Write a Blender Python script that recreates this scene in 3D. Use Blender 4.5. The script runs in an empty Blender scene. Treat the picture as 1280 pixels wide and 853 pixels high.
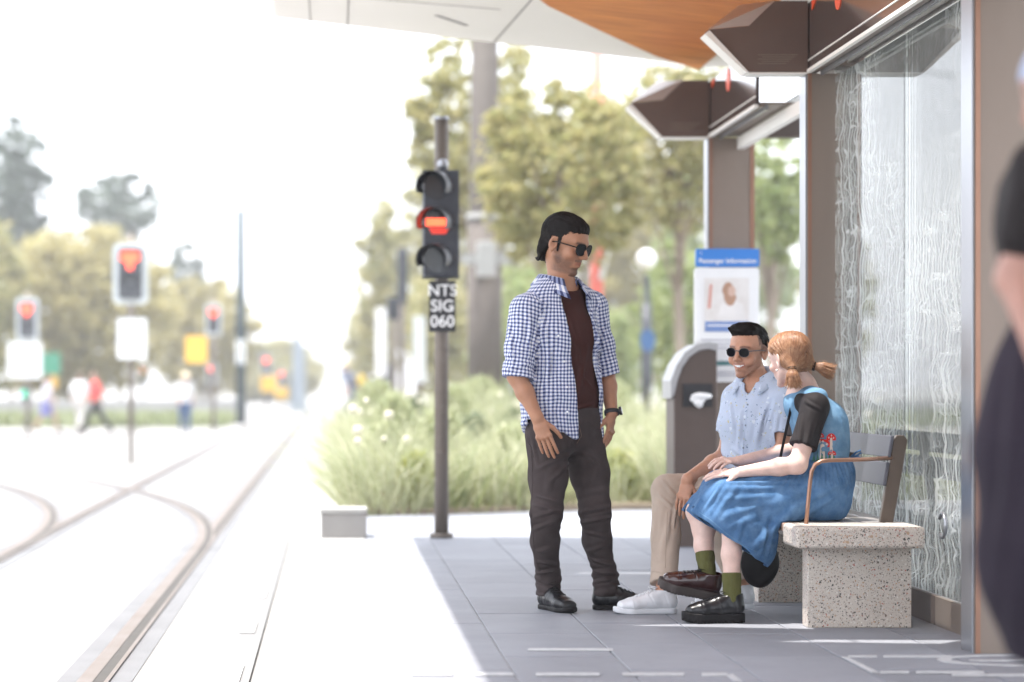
import bpy, math, random
import numpy as np
from mathutils import Vector, Matrix
from mathutils.bvhtree import BVHTree

random.seed(7)
rng = np.random.default_rng(7)
SC = bpy.context.scene
COL = SC.collection
R = math.radians

# ---------------------------------------------------------------- camera, sky, sun
# world: X to the right, Y along the tracks away from the camera, Z up; the platform paving is Z = 0
F_PX = 3022.0                                    # 85 mm lens on a 36 mm sensor, for a 1280 px wide picture
cam_d = bpy.data.cameras.new('camera')
cam = bpy.data.objects.new('camera', cam_d)
COL.objects.link(cam)
cam.location = (0, 0, 1.0)
cam.rotation_euler = (R(90), 0, 0)
cam_d.lens = 85
cam_d.sensor_width = 36
cam_d.shift_x = (640 - 415) / 1280
cam_d.shift_y = (480 - 426.5) / 1280
cam_d.clip_end = 3000
cam_d.dof.use_dof = True
cam_d.dof.focus_distance = 10.35
cam_d.dof.aperture_fstop = 1.55
SC.camera = cam

SUN_EL, SUN_AZ = 75.0, -92.0                     # azimuth from +Y clockwise: the sun stands to the left
world = bpy.data.worlds.new('World')
SC.world = world
world.use_nodes = True
wn = world.node_tree.nodes
wl = world.node_tree.links
bg = wn['Background']
sky = wn.new('ShaderNodeTexSky')
sky.sky_type = 'NISHITA'
sky.sun_disc = False
sky.sun_elevation = R(SUN_EL)
sky.sun_rotation = R(SUN_AZ)
sky.dust_density = 1.5
sky.air_density = 1.0
sky.ozone_density = 1.0
hsv = wn.new('ShaderNodeHueSaturation')
hsv.inputs['Saturation'].default_value = 0.62
wl.new(sky.outputs['Color'], hsv.inputs['Color'])
veil = wn.new('ShaderNodeMix')                    # thin bright high cloud over the blue
veil.data_type = 'RGBA'
veil.inputs['Factor'].default_value = 0.72
veil.inputs['B'].default_value = (6.3, 6.5, 6.9, 1)
wl.new(hsv.outputs['Color'], veil.inputs['A'])
wl.new(veil.outputs['Result'], bg.inputs['Color'])
bg.inputs['Strength'].default_value = 0.15
sun_d = bpy.data.lights.new('sun', 'SUN')
sun_d.energy = 2.9
sun_d.angle = R(0.5)
sun_d.color = (1.0, 0.955, 0.89)
sun = bpy.data.objects.new('sun', sun_d)
COL.objects.link(sun)
_s = Vector((math.sin(R(SUN_AZ)) * math.cos(R(SUN_EL)), math.cos(R(SUN_AZ)) * math.cos(R(SUN_EL)), math.sin(R(SUN_EL))))
sun.rotation_euler = (-_s).to_track_quat('-Z', 'Y').to_euler()
sun.location = (-10, 0, 30)
SC.view_settings.view_transform = 'Standard'
SC.view_settings.look = 'None'
SC.view_settings.exposure = 1.8
SC.view_settings.gamma = 1.0
SC.cycles.max_bounces = 8
SC.cycles.volume_bounces = 0
SC.cycles.volume_step_rate = 4
SC.cycles.transparent_max_bounces = 24
SC.cycles.sample_clamp_indirect = 6.0
SC.cycles.use_denoising = True


def at(x, y, D):
    """point of the place seen at photo pixel (x, y) at distance D along the tracks"""
    return np.array([(x - 415) / F_PX * D, D, 1.0 + (480 - y) / F_PX * D])


# ---------------------------------------------------------------- objects
def tag(o, label, cat, group=None):
    o['label'] = label
    o['category'] = cat
    if group:
        o['group'] = group
    return o


def kind(o, k):
    o['kind'] = k
    return o


def empty(name, loc, rz=0.0):
    o = bpy.data.objects.new(name, None)
    o.empty_display_size = 0.1
    COL.objects.link(o)
    o.location = loc
    o.rotation_euler = (0, 0, rz)
    return o


def link_mesh(name, me, parent=None, loc=None):
    o = bpy.data.objects.new(name, me)
    COL.objects.link(o)
    if loc is not None:
        o.location = loc
    if parent is not None:
        o.parent = parent
    return o


def np_mesh(name, V, faces, mat, smooth=True, uv=None, col=None):
    """V (n,3); faces (m,4) or (m,3) int array; uv per corner; col per vertex (n,4)"""
    me = bpy.data.meshes.new(name)
    V = np.ascontiguousarray(V, dtype=np.float32)
    faces = np.ascontiguousarray(faces, dtype=np.int32)
    m, k = faces.shape
    me.vertices.add(len(V))
    me.vertices.foreach_set('co', V.ravel())
    me.loops.add(m * k)
    me.loops.foreach_set('vertex_index', faces.ravel())
    me.polygons.add(m)
    me.polygons.foreach_set('loop_start', np.arange(0, m * k, k, dtype=np.int32))
    me.polygons.foreach_set('use_smooth', np.full(m, smooth, dtype=bool))
    if uv is not None:
        l = me.uv_layers.new(name='UVMap')
        l.data.foreach_set('uv', np.ascontiguousarray(uv, dtype=np.float32).ravel())
    if col is not None:
        a = me.color_attributes.new('Col', 'FLOAT_COLOR', 'POINT')
        a.data.foreach_set('color', np.ascontiguousarray(col, dtype=np.float32).ravel())
    me.materials.append(mat)
    me.update(calc_edges=True)
    me.validate()
    return me


class MB:
    """collects boxes, prisms, tubes and lathes into one mesh"""

    def __init__(self):
        self.v, self.f, self.sm = [], [], []

    def add(self, verts, faces, smooth=False):
        n = len(self.v)
        self.v += [tuple(map(float, p)) for p in verts]
        self.f += [tuple(i + n for i in f) for f in faces]
        self.sm += [smooth] * len(faces)
        return self

    def box(self, lo, hi, bev=0.0):
        (x0, y0, z0), (x1, y1, z1) = lo, hi
        if bev <= 0:
            v = [(x0, y0, z0), (x1, y0, z0), (x1, y1, z0), (x0, y1, z0), (x0, y0, z1), (x1, y0, z1), (x1, y1, z1), (x0, y1, z1)]
            return self.add(v, [(0, 3, 2, 1), (4, 5, 6, 7), (0, 1, 5, 4), (1, 2, 6, 5), (2, 3, 7, 6), (3, 0, 4, 7)])
        b = bev                                  # top edges chamfered
        v = [(x0, y0, z0), (x1, y0, z0), (x1, y1, z0), (x0, y1, z0),
             (x0, y0, z1 - b), (x1, y0, z1 - b), (x1, y1, z1 - b), (x0, y1, z1 - b),
             (x0 + b, y0 + b, z1), (x1 - b, y0 + b, z1), (x1 - b, y1 - b, z1), (x0 + b, y1 - b, z1)]
        return self.add(v, [(0, 3, 2, 1), (0, 1, 5, 4), (1, 2, 6, 5), (2, 3, 7, 6), (3, 0, 4, 7),
                            (4, 5, 9, 8), (5, 6, 10, 9), (6, 7, 11, 10), (7, 4, 8, 11), (8, 9, 10, 11)])

    def prism(self, poly, vec):
        """poly: 3D points in order, extruded by vec"""
        n = len(poly)
        a = [np.array(p, float) for p in poly]
        b = [p + np.array(vec, float) for p in a]
        nrm = np.cross(a[1] - a[0], a[2] - a[1])
        fs = [tuple(range(n))[::-1], tuple(range(n, 2 * n))] + [(i, (i + 1) % n, n + (i + 1) % n, n + i) for i in range(n)]
        if np.dot(nrm, vec) < 0:
            fs = [f[::-1] for f in fs]
        return self.add(a + b, fs)

    def tube(self, pts, rad, n=10, cap=True, smooth=True):
        pts = [np.array(p, float) for p in pts]
        if not hasattr(rad, '__len__'):
            rad = [rad] * len(pts)
        ref = np.array([0.13, 0.31, 0.94])
        rings = []
        for i, p in enumerate(pts):
            t = pts[min(i + 1, len(pts) - 1)] - pts[max(i - 1, 0)]
            t = t / (np.linalg.norm(t) + 1e-9)
            if abs(np.dot(t, ref)) > 0.97:
                ref = np.array([0.9, 0.3, 0.1])
            u = np.cross(t, ref)
            u /= np.linalg.norm(u)
            w = np.cross(t, u)
            ref = -np.cross(t, w) if False else ref
            rings.append([p + rad[i] * (math.cos(2 * math.pi * k / n) * u + math.sin(2 * math.pi * k / n) * w) for k in range(n)])
        v = [q for r in rings for q in r]
        f = []
        for i in range(len(pts) - 1):
            for k in range(n):
                a, b = i * n + k, i * n + (k + 1) % n
                f.append((a, b, b + n, a + n))
        if cap:
            f.append(tuple(range(n))[::-1])
            f.append(tuple(range((len(pts) - 1) * n, len(pts) * n)))
        return self.add(v, f, smooth)

    def ball(self, c, r, nu=12, nv=8):
        r = (r, r, r) if not hasattr(r, '__len__') else r
        v, f = [], []
        for j in range(nv + 1):
            th = math.pi * j / nv
            for i in range(nu):
                ph = 2 * math.pi * i / nu
                v.append((c[0] + r[0] * math.sin(th) * math.cos(ph), c[1] + r[1] * math.sin(th) * math.sin(ph), c[2] - r[2] * math.cos(th)))
        for j in range(nv):
            for i in range(nu):
                a, b = j * nu + i, j * nu + (i + 1) % nu
                f.append((a, b, b + nu, a + nu))
        return self.add(v, f, True)

    def build(self, name, mat, parent=None, loc=None, base=None, bevel=0.0):
        me = bpy.data.meshes.new(name)
        v = self.v
        if base is not None:
            v = [(a - base[0], b - base[1], c - base[2]) for a, b, c in v]
        me.from_pydata(v, [], self.f)
        me.polygons.foreach_set('use_smooth', self.sm)
        me.materials.append(mat)
        me.update()
        o = link_mesh(name, me, parent, loc)
        if bevel > 0:
            m = o.modifiers.new('bevel', 'BEVEL')
            m.width = bevel
            m.segments = 3
            m.limit_method = 'ANGLE'
            m.angle_limit = R(40)
            m.harden_normals = False
            for p in me.polygons:
                p.use_smooth = True
            me.set_sharp_from_angle(angle=R(50)) if hasattr(me, 'set_sharp_from_angle') else None
        return o


def copy_tree(o, parent=None):
    c = o.copy()
    COL.objects.link(c)
    c.parent = parent
    for ch in [x for x in bpy.data.objects if x.parent == o and x.name in COL.objects]:
        copy_tree(ch, c)
    return c


# ---------------------------------------------------------------- materials
MATS = {}


def nd(nt, typ, **kw):
    n = nt.nodes.new(typ)
    for k, v in kw.items():
        if k in n.inputs:
            n.inputs[k].default_value = v
        else:
            setattr(n, k, v)
    return n


def mat(name, col, rough=0.6, metal=0.0, var=0.12, vscale=6.0, bump=0.0, bscale=80.0, col2=None, spec=0.5, sss=0.0, emit=None,
        trans=0.0, sheen=0.0, stretch=None, detail=6.0, coat=0.0):
    """principled material with colour variation from noise and fine relief"""
    if name in MATS:
        return MATS[name]
    m = bpy.data.materials.new(name)
    m.use_nodes = True
    nt = m.node_tree
    L = nt.links.new
    b = nt.nodes['Principled BSDF']
    b.inputs['Roughness'].default_value = rough
    b.inputs['Metallic'].default_value = metal
    b.inputs['Specular IOR Level'].default_value = spec
    if coat:
        b.inputs['Coat Weight'].default_value = coat
        b.inputs['Coat Roughness'].default_value = 0.08
    if sss:
        b.inputs['Subsurface Weight'].default_value = sss
        b.inputs['Subsurface Radius'].default_value = (0.012, 0.005, 0.003)
    if sheen:
        b.inputs['Sheen Weight'].default_value = sheen
    if trans:
        b.inputs['Transmission Weight'].default_value = trans
    tc = nd(nt, 'ShaderNodeTexCoord')
    mp = nd(nt, 'ShaderNodeMapping')
    if stretch:
        mp.inputs['Scale'].default_value = stretch
    L(tc.outputs['Object'], mp.inputs['Vector'])
    nz = nd(nt, 'ShaderNodeTexNoise', Scale=vscale, Detail=detail, Roughness=0.6)
    L(mp.outputs['Vector'], nz.inputs['Vector'])
    mx = nd(nt, 'ShaderNodeMix', data_type='RGBA')
    c2 = col2 if col2 else tuple(max(0.0, c * (1 - var)) for c in col)
    c1 = col if col2 else tuple(min(1.0, c * (1 + var)) for c in col)
    mr = nd(nt, 'ShaderNodeMapRange')
    mr.inputs['From Min'].default_value = 0.3
    mr.inputs['From Max'].default_value = 0.7
    L(nz.outputs['Fac'], mr.inputs['Value'])
    L(mr.outputs['Result'], mx.inputs['Factor'])
    mx.inputs['A'].default_value = (*c1, 1)
    mx.inputs['B'].default_value = (*c2, 1)
    L(mx.outputs['Result'], b.inputs['Base Color'])
    if bump:
        n2 = nd(nt, 'ShaderNodeTexNoise', Scale=bscale, Detail=4.0)
        L(mp.outputs['Vector'], n2.inputs['Vector'])
        bp = nd(nt, 'ShaderNodeBump', Strength=bump, Distance=0.01)
        L(n2.outputs['Fac'], bp.inputs['Height'])
        L(bp.outputs['Normal'], b.inputs['Normal'])
    if emit:
        b.inputs['Emission Color'].default_value = (*emit[0], 1)
        b.inputs['Emission Strength'].default_value = emit[1]
    m.diffuse_color = (*col, 1)
    MATS[name] = m
    return m


def ctx(m):
    return m.node_tree, m.node_tree.nodes['Principled BSDF'], m.node_tree.links.new
# ---------------------------------------------------------------- materials of the place
def m_ground(name, c, c2, vs=1.2):
    return mat(name, c, rough=0.85, col2=c2, vscale=vs, bump=0.25, bscale=60)


M_CONC = m_ground('pale_concrete', (0.34, 0.335, 0.32), (0.28, 0.275, 0.265))
M_CONC2 = m_ground('grey_concrete', (0.33, 0.33, 0.33), (0.28, 0.28, 0.285))
M_BED = m_ground('track_concrete', (0.27, 0.265, 0.255), (0.22, 0.215, 0.21), 0.4)
M_BAND = m_ground('rail_band_concrete', (0.150, 0.150, 0.155), (0.120, 0.120, 0.125), 2.0)
M_RAIL = mat('rail_steel', (0.12, 0.085, 0.06), rough=0.5, metal=0.5, col2=(0.16, 0.13, 0.11), vscale=3)
M_GROOVE = mat('rail_groove', (0.05, 0.045, 0.04), rough=0.9)
M_PAINT = mat('white_line_paint', (0.50, 0.50, 0.51), rough=0.7, col2=(0.33, 0.335, 0.35), vscale=28, detail=8)
M_BRONZE = mat('bronze_metal', (0.235, 0.190, 0.160), rough=0.42, metal=0.55, var=0.06, vscale=3, stretch=(1, 1, 0.2), bump=0.02, bscale=300)
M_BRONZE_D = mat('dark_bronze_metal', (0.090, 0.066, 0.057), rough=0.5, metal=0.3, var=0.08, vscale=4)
M_BRONZE_G = mat('polished_bronze_panel', (0.09, 0.07, 0.068), rough=0.12, metal=0.4, var=0.08, vscale=2, coat=0.6)
M_SILVER = mat('brushed_steel', (0.33, 0.34, 0.37), rough=0.3, metal=0.85, var=0.05, vscale=4, stretch=(1, 1, 0.05), bump=0.03, bscale=200)
M_COPPER = mat('copper_brown_metal', (0.30, 0.17, 0.12), rough=0.35, metal=0.7, var=0.08)
M_WHITE = mat('white_panel', (0.80, 0.765, 0.72), rough=0.45, var=0.02, vscale=1.5)
M_TRIM = mat('white_trim', (0.82, 0.80, 0.75), rough=0.5, var=0.02)
M_BLACK = mat('black_plastic', (0.018, 0.018, 0.022), rough=0.45, var=0.2)
M_POLE = mat('pole_brown_grey', (0.16, 0.135, 0.115), rough=0.5, metal=0.35, var=0.1, vscale=4, stretch=(1, 1, 0.3))
M_DARKGREY = mat('dark_grey_paint', (0.05, 0.055, 0.065), rough=0.5, var=0.15)
M_BARK = mat('gum_bark', (0.30, 0.25, 0.20), rough=0.9, col2=(0.17, 0.13, 0.10), vscale=3, bump=0.6, bscale=15, stretch=(1, 1, 0.25))


def m_wood():
    m = mat('orange_timber_soffit', (0.46, 0.145, 0.035), rough=0.5, var=0.05, spec=0.2)
    nt, b, L = ctx(m)
    tc = nd(nt, 'ShaderNodeTexCoord')
    mp = nd(nt, 'ShaderNodeMapping')
    mp.inputs['Scale'].default_value = (1.0, 12.0, 1.0)
    mp.inputs['Rotation'].default_value = (0, 0, R(28))
    L(tc.outputs['Object'], mp.inputs['Vector'])
    n = nd(nt, 'ShaderNodeTexNoise', Scale=1.6, Detail=8.0, Distortion=1.2)
    L(mp.outputs['Vector'], n.inputs['Vector'])
    r = nd(nt, 'ShaderNodeValToRGB')
    r.color_ramp.elements[0].position = 0.3
    r.color_ramp.elements[0].color = (0.42, 0.115, 0.022, 1)
    r.color_ramp.elements[1].position = 0.7
    r.color_ramp.elements[1].color = (0.74, 0.27, 0.065, 1)
    L(n.outputs['Fac'], r.inputs['Fac'])
    L(r.outputs['Color'], b.inputs['Base Color'])
    return m


M_WOOD = m_wood()


def m_terrazzo():
    m = mat('terrazzo', (0.52, 0.465, 0.41), rough=0.45, var=0.06, vscale=8)
    nt, b, L = ctx(m)
    base = [l.from_socket for l in nt.links if l.to_socket == b.inputs['Base Color']][0]
    tc = nd(nt, 'ShaderNodeTexCoord')
    prev = base
    for sc, thr, cols, seed in ((120, 0.22, [(0.02, 0.018, 0.018), (0.14, 0.09, 0.06), (0.42, 0.22, 0.11), (0.05, 0.045, 0.045), (0.36, 0.07, 0.05), (0.12, 0.11, 0.10)], 1.3),
                                (62, 0.14, [(0.10, 0.08, 0.07), (0.62, 0.60, 0.56), (0.40, 0.27, 0.17), (0.03, 0.03, 0.03), (0.5, 0.36, 0.26), (0.2, 0.17, 0.15)], 4.1),
                                (210, 0.23, [(0.03, 0.03, 0.03), (0.25, 0.18, 0.13), (0.7, 0.68, 0.64), (0.10, 0.09, 0.08), (0.3, 0.2, 0.15), (0.15, 0.14, 0.13)], 7.7)):
        mp = nd(nt, 'ShaderNodeMapping')
        mp.inputs['Location'].default_value = (seed, seed * 2, seed * 3)
        L(tc.outputs['Object'], mp.inputs['Vector'])
        nz = nd(nt, 'ShaderNodeTexNoise', Scale=sc * 1.2, Detail=1.0)
        L(mp.outputs['Vector'], nz.inputs['Vector'])
        va = nd(nt, 'ShaderNodeVectorMath', operation='MULTIPLY_ADD')
        va.inputs[1].default_value = (0.010, 0.010, 0.010)
        L(nz.outputs['Color'], va.inputs[0])
        L(mp.outputs['Vector'], va.inputs[2])
        vo = nd(nt, 'ShaderNodeTexVoronoi', Scale=sc)
        L(va.outputs['Vector'], vo.inputs['Vector'])
        sx = nd(nt, 'ShaderNodeSeparateColor')
        L(vo.outputs['Color'], sx.inputs['Color'])
        ramp = nd(nt, 'ShaderNodeValToRGB')
        ramp.color_ramp.interpolation = 'CONSTANT'
        e = ramp.color_ramp.elements
        while len(e) < len(cols):
            e.new(0.5)
        for i, c in enumerate(cols):
            e[i].position = i / len(cols)
            e[i].color = (*c, 1)
        L(sx.outputs['Red'], ramp.inputs['Fac'])
        # chip size differs from cell to cell, some cells have none
        sz = nd(nt, 'ShaderNodeMath', operation='MULTIPLY_ADD')
        sz.inputs[1].default_value = 0.55
        sz.inputs[2].default_value = thr - 0.30
        L(sx.outputs['Green'], sz.inputs[0])
        lt = nd(nt, 'ShaderNodeMath', operation='LESS_THAN')
        L(vo.outputs['Distance'], lt.inputs[0])
        L(sz.outputs['Value'], lt.inputs[1])
        mx = nd(nt, 'ShaderNodeMix', data_type='RGBA')
        L(lt.outputs['Value'], mx.inputs['Factor'])
        L(prev, mx.inputs['A'])
        L(ramp.outputs['Color'], mx.inputs['B'])
        prev = mx.outputs['Result']
    L(prev, b.inputs['Base Color'])
    return m


M_TERR = m_terrazzo()


def m_paver(name, c, var):
    m = mat(name, c, rough=0.62, var=0.05, vscale=3, bump=0.15, bscale=120)
    nt, b, L = ctx(m)
    src = [l.from_socket for l in nt.links if l.to_socket == b.inputs['Base Color']][0]
    oi = nd(nt, 'ShaderNodeObjectInfo')
    mr = nd(nt, 'ShaderNodeMapRange')
    mr.inputs['To Min'].default_value = 1 - var
    mr.inputs['To Max'].default_value = 1 + var
    L(oi.outputs['Random'], mr.inputs['Value'])
    vm = nd(nt, 'ShaderNodeVectorMath', operation='SCALE')
    L(src, vm.inputs[0])
    L(mr.outputs['Result'], vm.inputs['Scale'])
    # faint wear blotches that run on across the paving
    ge = nd(nt, 'ShaderNodeNewGeometry')
    n = nd(nt, 'ShaderNodeTexNoise', Scale=1.7, Detail=6.0, Roughness=0.65)
    L(ge.outputs['Position'], n.inputs['Vector'])
    m2 = nd(nt, 'ShaderNodeMapRange')
    m2.inputs['From Min'].default_value = 0.3
    m2.inputs['From Max'].default_value = 0.7
    m2.inputs['To Min'].default_value = 0.86
    m2.inputs['To Max'].default_value = 1.10
    L(n.outputs['Fac'], m2.inputs['Value'])
    v2 = nd(nt, 'ShaderNodeVectorMath', operation='SCALE')
    L(vm.outputs['Vector'], v2.inputs[0])
    L(m2.outputs['Result'], v2.inputs['Scale'])
    sp = nd(nt, 'ShaderNodeTexVoronoi', Scale=9.0)
    L(ge.outputs['Position'], sp.inputs['Vector'])
    lt = nd(nt, 'ShaderNodeMapRange')
    lt.inputs['From Min'].default_value = 0.035
    lt.inputs['From Max'].default_value = 0.11
    lt.inputs['To Min'].default_value = 0.80
    lt.inputs['To Max'].default_value = 1.0
    L(sp.outputs['Distance'], lt.inputs['Value'])
    n4 = nd(nt, 'ShaderNodeTexNoise', Scale=140.0, Detail=3.0)
    L(ge.outputs['Position'], n4.inputs['Vector'])
    m4 = nd(nt, 'ShaderNodeMapRange')
    m4.inputs['To Min'].default_value = 0.86
    m4.inputs['To Max'].default_value = 1.14
    L(n4.outputs['Fac'], m4.inputs['Value'])
    mm = nd(nt, 'ShaderNodeMath', operation='MULTIPLY')
    L(lt.outputs['Result'], mm.inputs[0])
    L(m4.outputs['Result'], mm.inputs[1])
    v3 = nd(nt, 'ShaderNodeVectorMath', operation='SCALE')
    L(v2.outputs['Vector'], v3.inputs[0])
    L(mm.outputs['Value'], v3.inputs['Scale'])
    L(v3.outputs['Vector'], b.inputs['Base Color'])
    return m


M_PAVE = m_paver('bluestone_paver', (0.215, 0.222, 0.250), 0.08)
M_PAVE_W = m_paver('white_edge_paver', (0.36, 0.355, 0.345), 0.02)
M_PAVE_P = m_paver('pale_paver', (0.44, 0.43, 0.42), 0.03)


def m_glass(name, etched=False, tint=(0.93, 0.95, 0.94)):
    m = bpy.data.materials.new(name)
    m.use_nodes = True
    nt = m.node_tree
    nt.nodes.clear()
    L = nt.links.new
    out = nd(nt, 'ShaderNodeOutputMaterial')
    tr = nd(nt, 'ShaderNodeBsdfTransparent')
    tr.inputs['Color'].default_value = (*tint, 1)
    gl = nd(nt, 'ShaderNodeBsdfGlossy', Roughness=0.02)
    fr = nd(nt, 'ShaderNodeFresnel', IOR=1.5)
    mx = nd(nt, 'ShaderNodeMixShader')
    L(fr.outputs['Fac'], mx.inputs['Fac'])
    L(tr.outputs['BSDF'], mx.inputs[1])
    L(gl.outputs['BSDF'], mx.inputs[2])
    last = mx.outputs['Shader']
    if etched:
        tc = nd(nt, 'ShaderNodeTexCoord')
        # flowing carved lines: sine bands bent by noise
        mp = nd(nt, 'ShaderNodeMapping')
        mp.inputs['Scale'].default_value = (1, 0.27, 0.85)
        L(tc.outputs['Object'], mp.inputs['Vector'])
        masks = []
        for fq, ds, sc, thr, off in ((130.0, 3.0, 4.0, 0.80, 0.0), (100.0, 5.0, 6.5, 0.86, 3.7)):
            mo = nd(nt, 'ShaderNodeMapping')
            mo.inputs['Location'].default_value = (off, off, off)
            L(mp.outputs['Vector'], mo.inputs['Vector'])
            n = nd(nt, 'ShaderNodeTexNoise', Scale=sc, Detail=2.5, Roughness=0.55)
            L(mo.outputs['Vector'], n.inputs['Vector'])
            sx = nd(nt, 'ShaderNodeSeparateXYZ')
            L(mo.outputs['Vector'], sx.inputs['Vector'])
            a = nd(nt, 'ShaderNodeMath', operation='MULTIPLY')
            a.inputs[1].default_value = fq
            L(sx.outputs['Y'], a.inputs[0])
            bb = nd(nt, 'ShaderNodeMath', operation='MULTIPLY_ADD')
            bb.inputs[1].default_value = ds * 6
            L(n.outputs['Fac'], bb.inputs[0])
            L(a.outputs['Value'], bb.inputs[2])
            s = nd(nt, 'ShaderNodeMath', operation='SINE')
            L(bb.outputs['Value'], s.inputs[0])
            g = nd(nt, 'ShaderNodeMapRange', interpolation_type='SMOOTHSTEP')
            g.inputs['From Min'].default_value = thr
            g.inputs['From Max'].default_value = thr + 0.15
            L(s.outputs['Value'], g.inputs['Value'])
            masks.append(g.outputs['Result'])
        mxm = nd(nt, 'ShaderNodeMath', operation='MAXIMUM')
        L(masks[0], mxm.inputs[0])
        L(masks[1], mxm.inputs[1])
        n3 = nd(nt, 'ShaderNodeTexNoise', Scale=1.1, Detail=1.0)
        L(tc.outputs['Object'], n3.inputs['Vector'])
        rg = nd(nt, 'ShaderNodeMapRange')
        rg.inputs['From Min'].default_value = 0.42
        rg.inputs['From Max'].default_value = 0.72
        rg.inputs['To Min'].default_value = 0.06
        rg.inputs['To Max'].default_value = 0.38
        # the design is densest in the strip beside the middle post and along the foot of the pane
        sp3 = nd(nt, 'ShaderNodeSeparateXYZ')
        ge3 = nd(nt, 'ShaderNodeNewGeometry')
        L(ge3.outputs['Position'], sp3.inputs['Vector'])
        r1 = nd(nt, 'ShaderNodeMapRange')
        r1.inputs['From Min'].default_value = 11.0
        r1.inputs['From Max'].default_value = 11.5
        r1.inputs['To Min'].default_value = 0.0
        r1.inputs['To Max'].default_value = 0.34
        L(sp3.outputs['Y'], r1.inputs['Value'])
        r2 = nd(nt, 'ShaderNodeMapRange')
        r2.inputs['From Min'].default_value = 0.95
        r2.inputs['From Max'].default_value = 0.6
        r2.inputs['To Min'].default_value = 0.0
        r2.inputs['To Max'].default_value = 0.12
        L(sp3.outputs['Z'], r2.inputs['Value'])
        a1 = nd(nt, 'ShaderNodeMath', operation='ADD')
        L(r1.outputs['Result'], a1.inputs[0])
        L(r2.outputs['Result'], a1.inputs[1])
        a2 = nd(nt, 'ShaderNodeMath', operation='ADD')
        L(n3.outputs['Fac'], a2.inputs[0])
        L(a1.outputs['Value'], a2.inputs[1])
        L(a2.outputs['Value'], rg.inputs['Value'])
        mm = nd(nt, 'ShaderNodeMath', operation='MULTIPLY_ADD')
        L(mxm.outputs['Value'], mm.inputs[0])
        L(rg.outputs['Result'], mm.inputs[1])
        mm.inputs[2].default_value = 0.05
        df = nd(nt, 'ShaderNodeBsdfDiffuse')
        df.inputs['Color'].default_value = (0.82, 0.84, 0.82, 1)
        tl = nd(nt, 'ShaderNodeBsdfTranslucent')
        tl.inputs['Color'].default_value = (0.82, 0.84, 0.82, 1)
        m3 = nd(nt, 'ShaderNodeMixShader')
        L(df.outputs['BSDF'], m3.inputs[1])
        L(tl.outputs['BSDF'], m3.inputs[2])
        m4 = nd(nt, 'ShaderNodeMixShader')
        L(mm.outputs['Value'], m4.inputs['Fac'])
        L(last, m4.inputs[1])
        L(m3.outputs['Shader'], m4.inputs[2])
        last = m4.outputs['Shader']
    L(last, out.inputs['Surface'])
    return m


M_GLASS = m_glass('clear_glass')
M_ETCH = m_glass('etched_glass', True)
M_OPAL = bpy.data.materials.new('opal_glass')
M_OPAL.use_nodes = True
_nt = M_OPAL.node_tree
_nt.nodes.clear()
_o = nd(_nt, 'ShaderNodeOutputMaterial')
_t = nd(_nt, 'ShaderNodeBsdfTransparent')
_l = nd(_nt, 'ShaderNodeBsdfTranslucent')
_l.inputs['Color'].default_value = (0.86, 0.88, 0.87, 1)
_n = nd(_nt, 'ShaderNodeTexNoise', Scale=1.3, Detail=2.0)
_r = nd(_nt, 'ShaderNodeMapRange')
_r.inputs['To Min'].default_value = 0.40
_r.inputs['To Max'].default_value = 0.85
_x = nd(_nt, 'ShaderNodeMixShader')
_nt.links.new(_n.outputs['Fac'], _r.inputs['Value'])
_nt.links.new(_r.outputs['Result'], _x.inputs['Fac'])
_nt.links.new(_t.outputs['BSDF'], _x.inputs[1])
_nt.links.new(_l.outputs['BSDF'], _x.inputs[2])
_nt.links.new(_x.outputs['Shader'], _o.inputs['Surface'])


def m_leaf(name, c, c2, trans=0.35):
    m = bpy.data.materials.new(name)
    m.use_nodes = True
    nt = m.node_tree
    nt.nodes.clear()
    L = nt.links.new
    out = nd(nt, 'ShaderNodeOutputMaterial')
    ge = nd(nt, 'ShaderNodeNewGeometry')
    mx = nd(nt, 'ShaderNodeMix', data_type='RGBA')
    mx.inputs['A'].default_value = (*c, 1)
    mx.inputs['B'].default_value = (*c2, 1)
    L(ge.outputs['Random Per Island'], mx.inputs['Factor'])
    d = nd(nt, 'ShaderNodeBsdfPrincipled', Roughness=0.42)
    L(mx.outputs['Result'], d.inputs['Base Color'])
    t = nd(nt, 'ShaderNodeBsdfTranslucent')
    L(mx.outputs['Result'], t.inputs['Color'])
    ms = nd(nt, 'ShaderNodeMixShader', Fac=trans)
    L(d.outputs['BSDF'], ms.inputs[1])
    L(t.outputs['BSDF'], ms.inputs[2])
    L(ms.outputs['Shader'], out.inputs['Surface'])
    return m


# ---------------------------------------------------------------- ground, tracks, platform
EDGE = -0.205
ground = MB().add([(-900, -30, -0.32), (900, -30, -0.32), (900, 2600, -0.32), (-900, 2600, -0.32)], [(0, 1, 2, 3)]).build('ground', M_CONC)
kind(ground, 'structure')
bed = MB().add([(-14, -8, -0.305), (EDGE - 0.02, -8, -0.305), (EDGE - 0.02, 420, -0.305), (-14, 420, -0.305)], [(0, 1, 2, 3)]).build('track_bed', M_BED)
kind(bed, 'structure')


def ribbon(mb, fx, a, b, d0, d1, z, step=1.0, th=0.0):
    n = max(1, int((d1 - d0) / step))
    vs = []
    for i in range(n + 1):
        d = d0 + (d1 - d0) * i / n
        vs += [(fx(d) + a, d, z), (fx(d) + b, d, z)]
    mb.add(vs, [(2 * i, 2 * i + 1, 2 * i + 3, 2 * i + 2) for i in range(n)])


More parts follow.
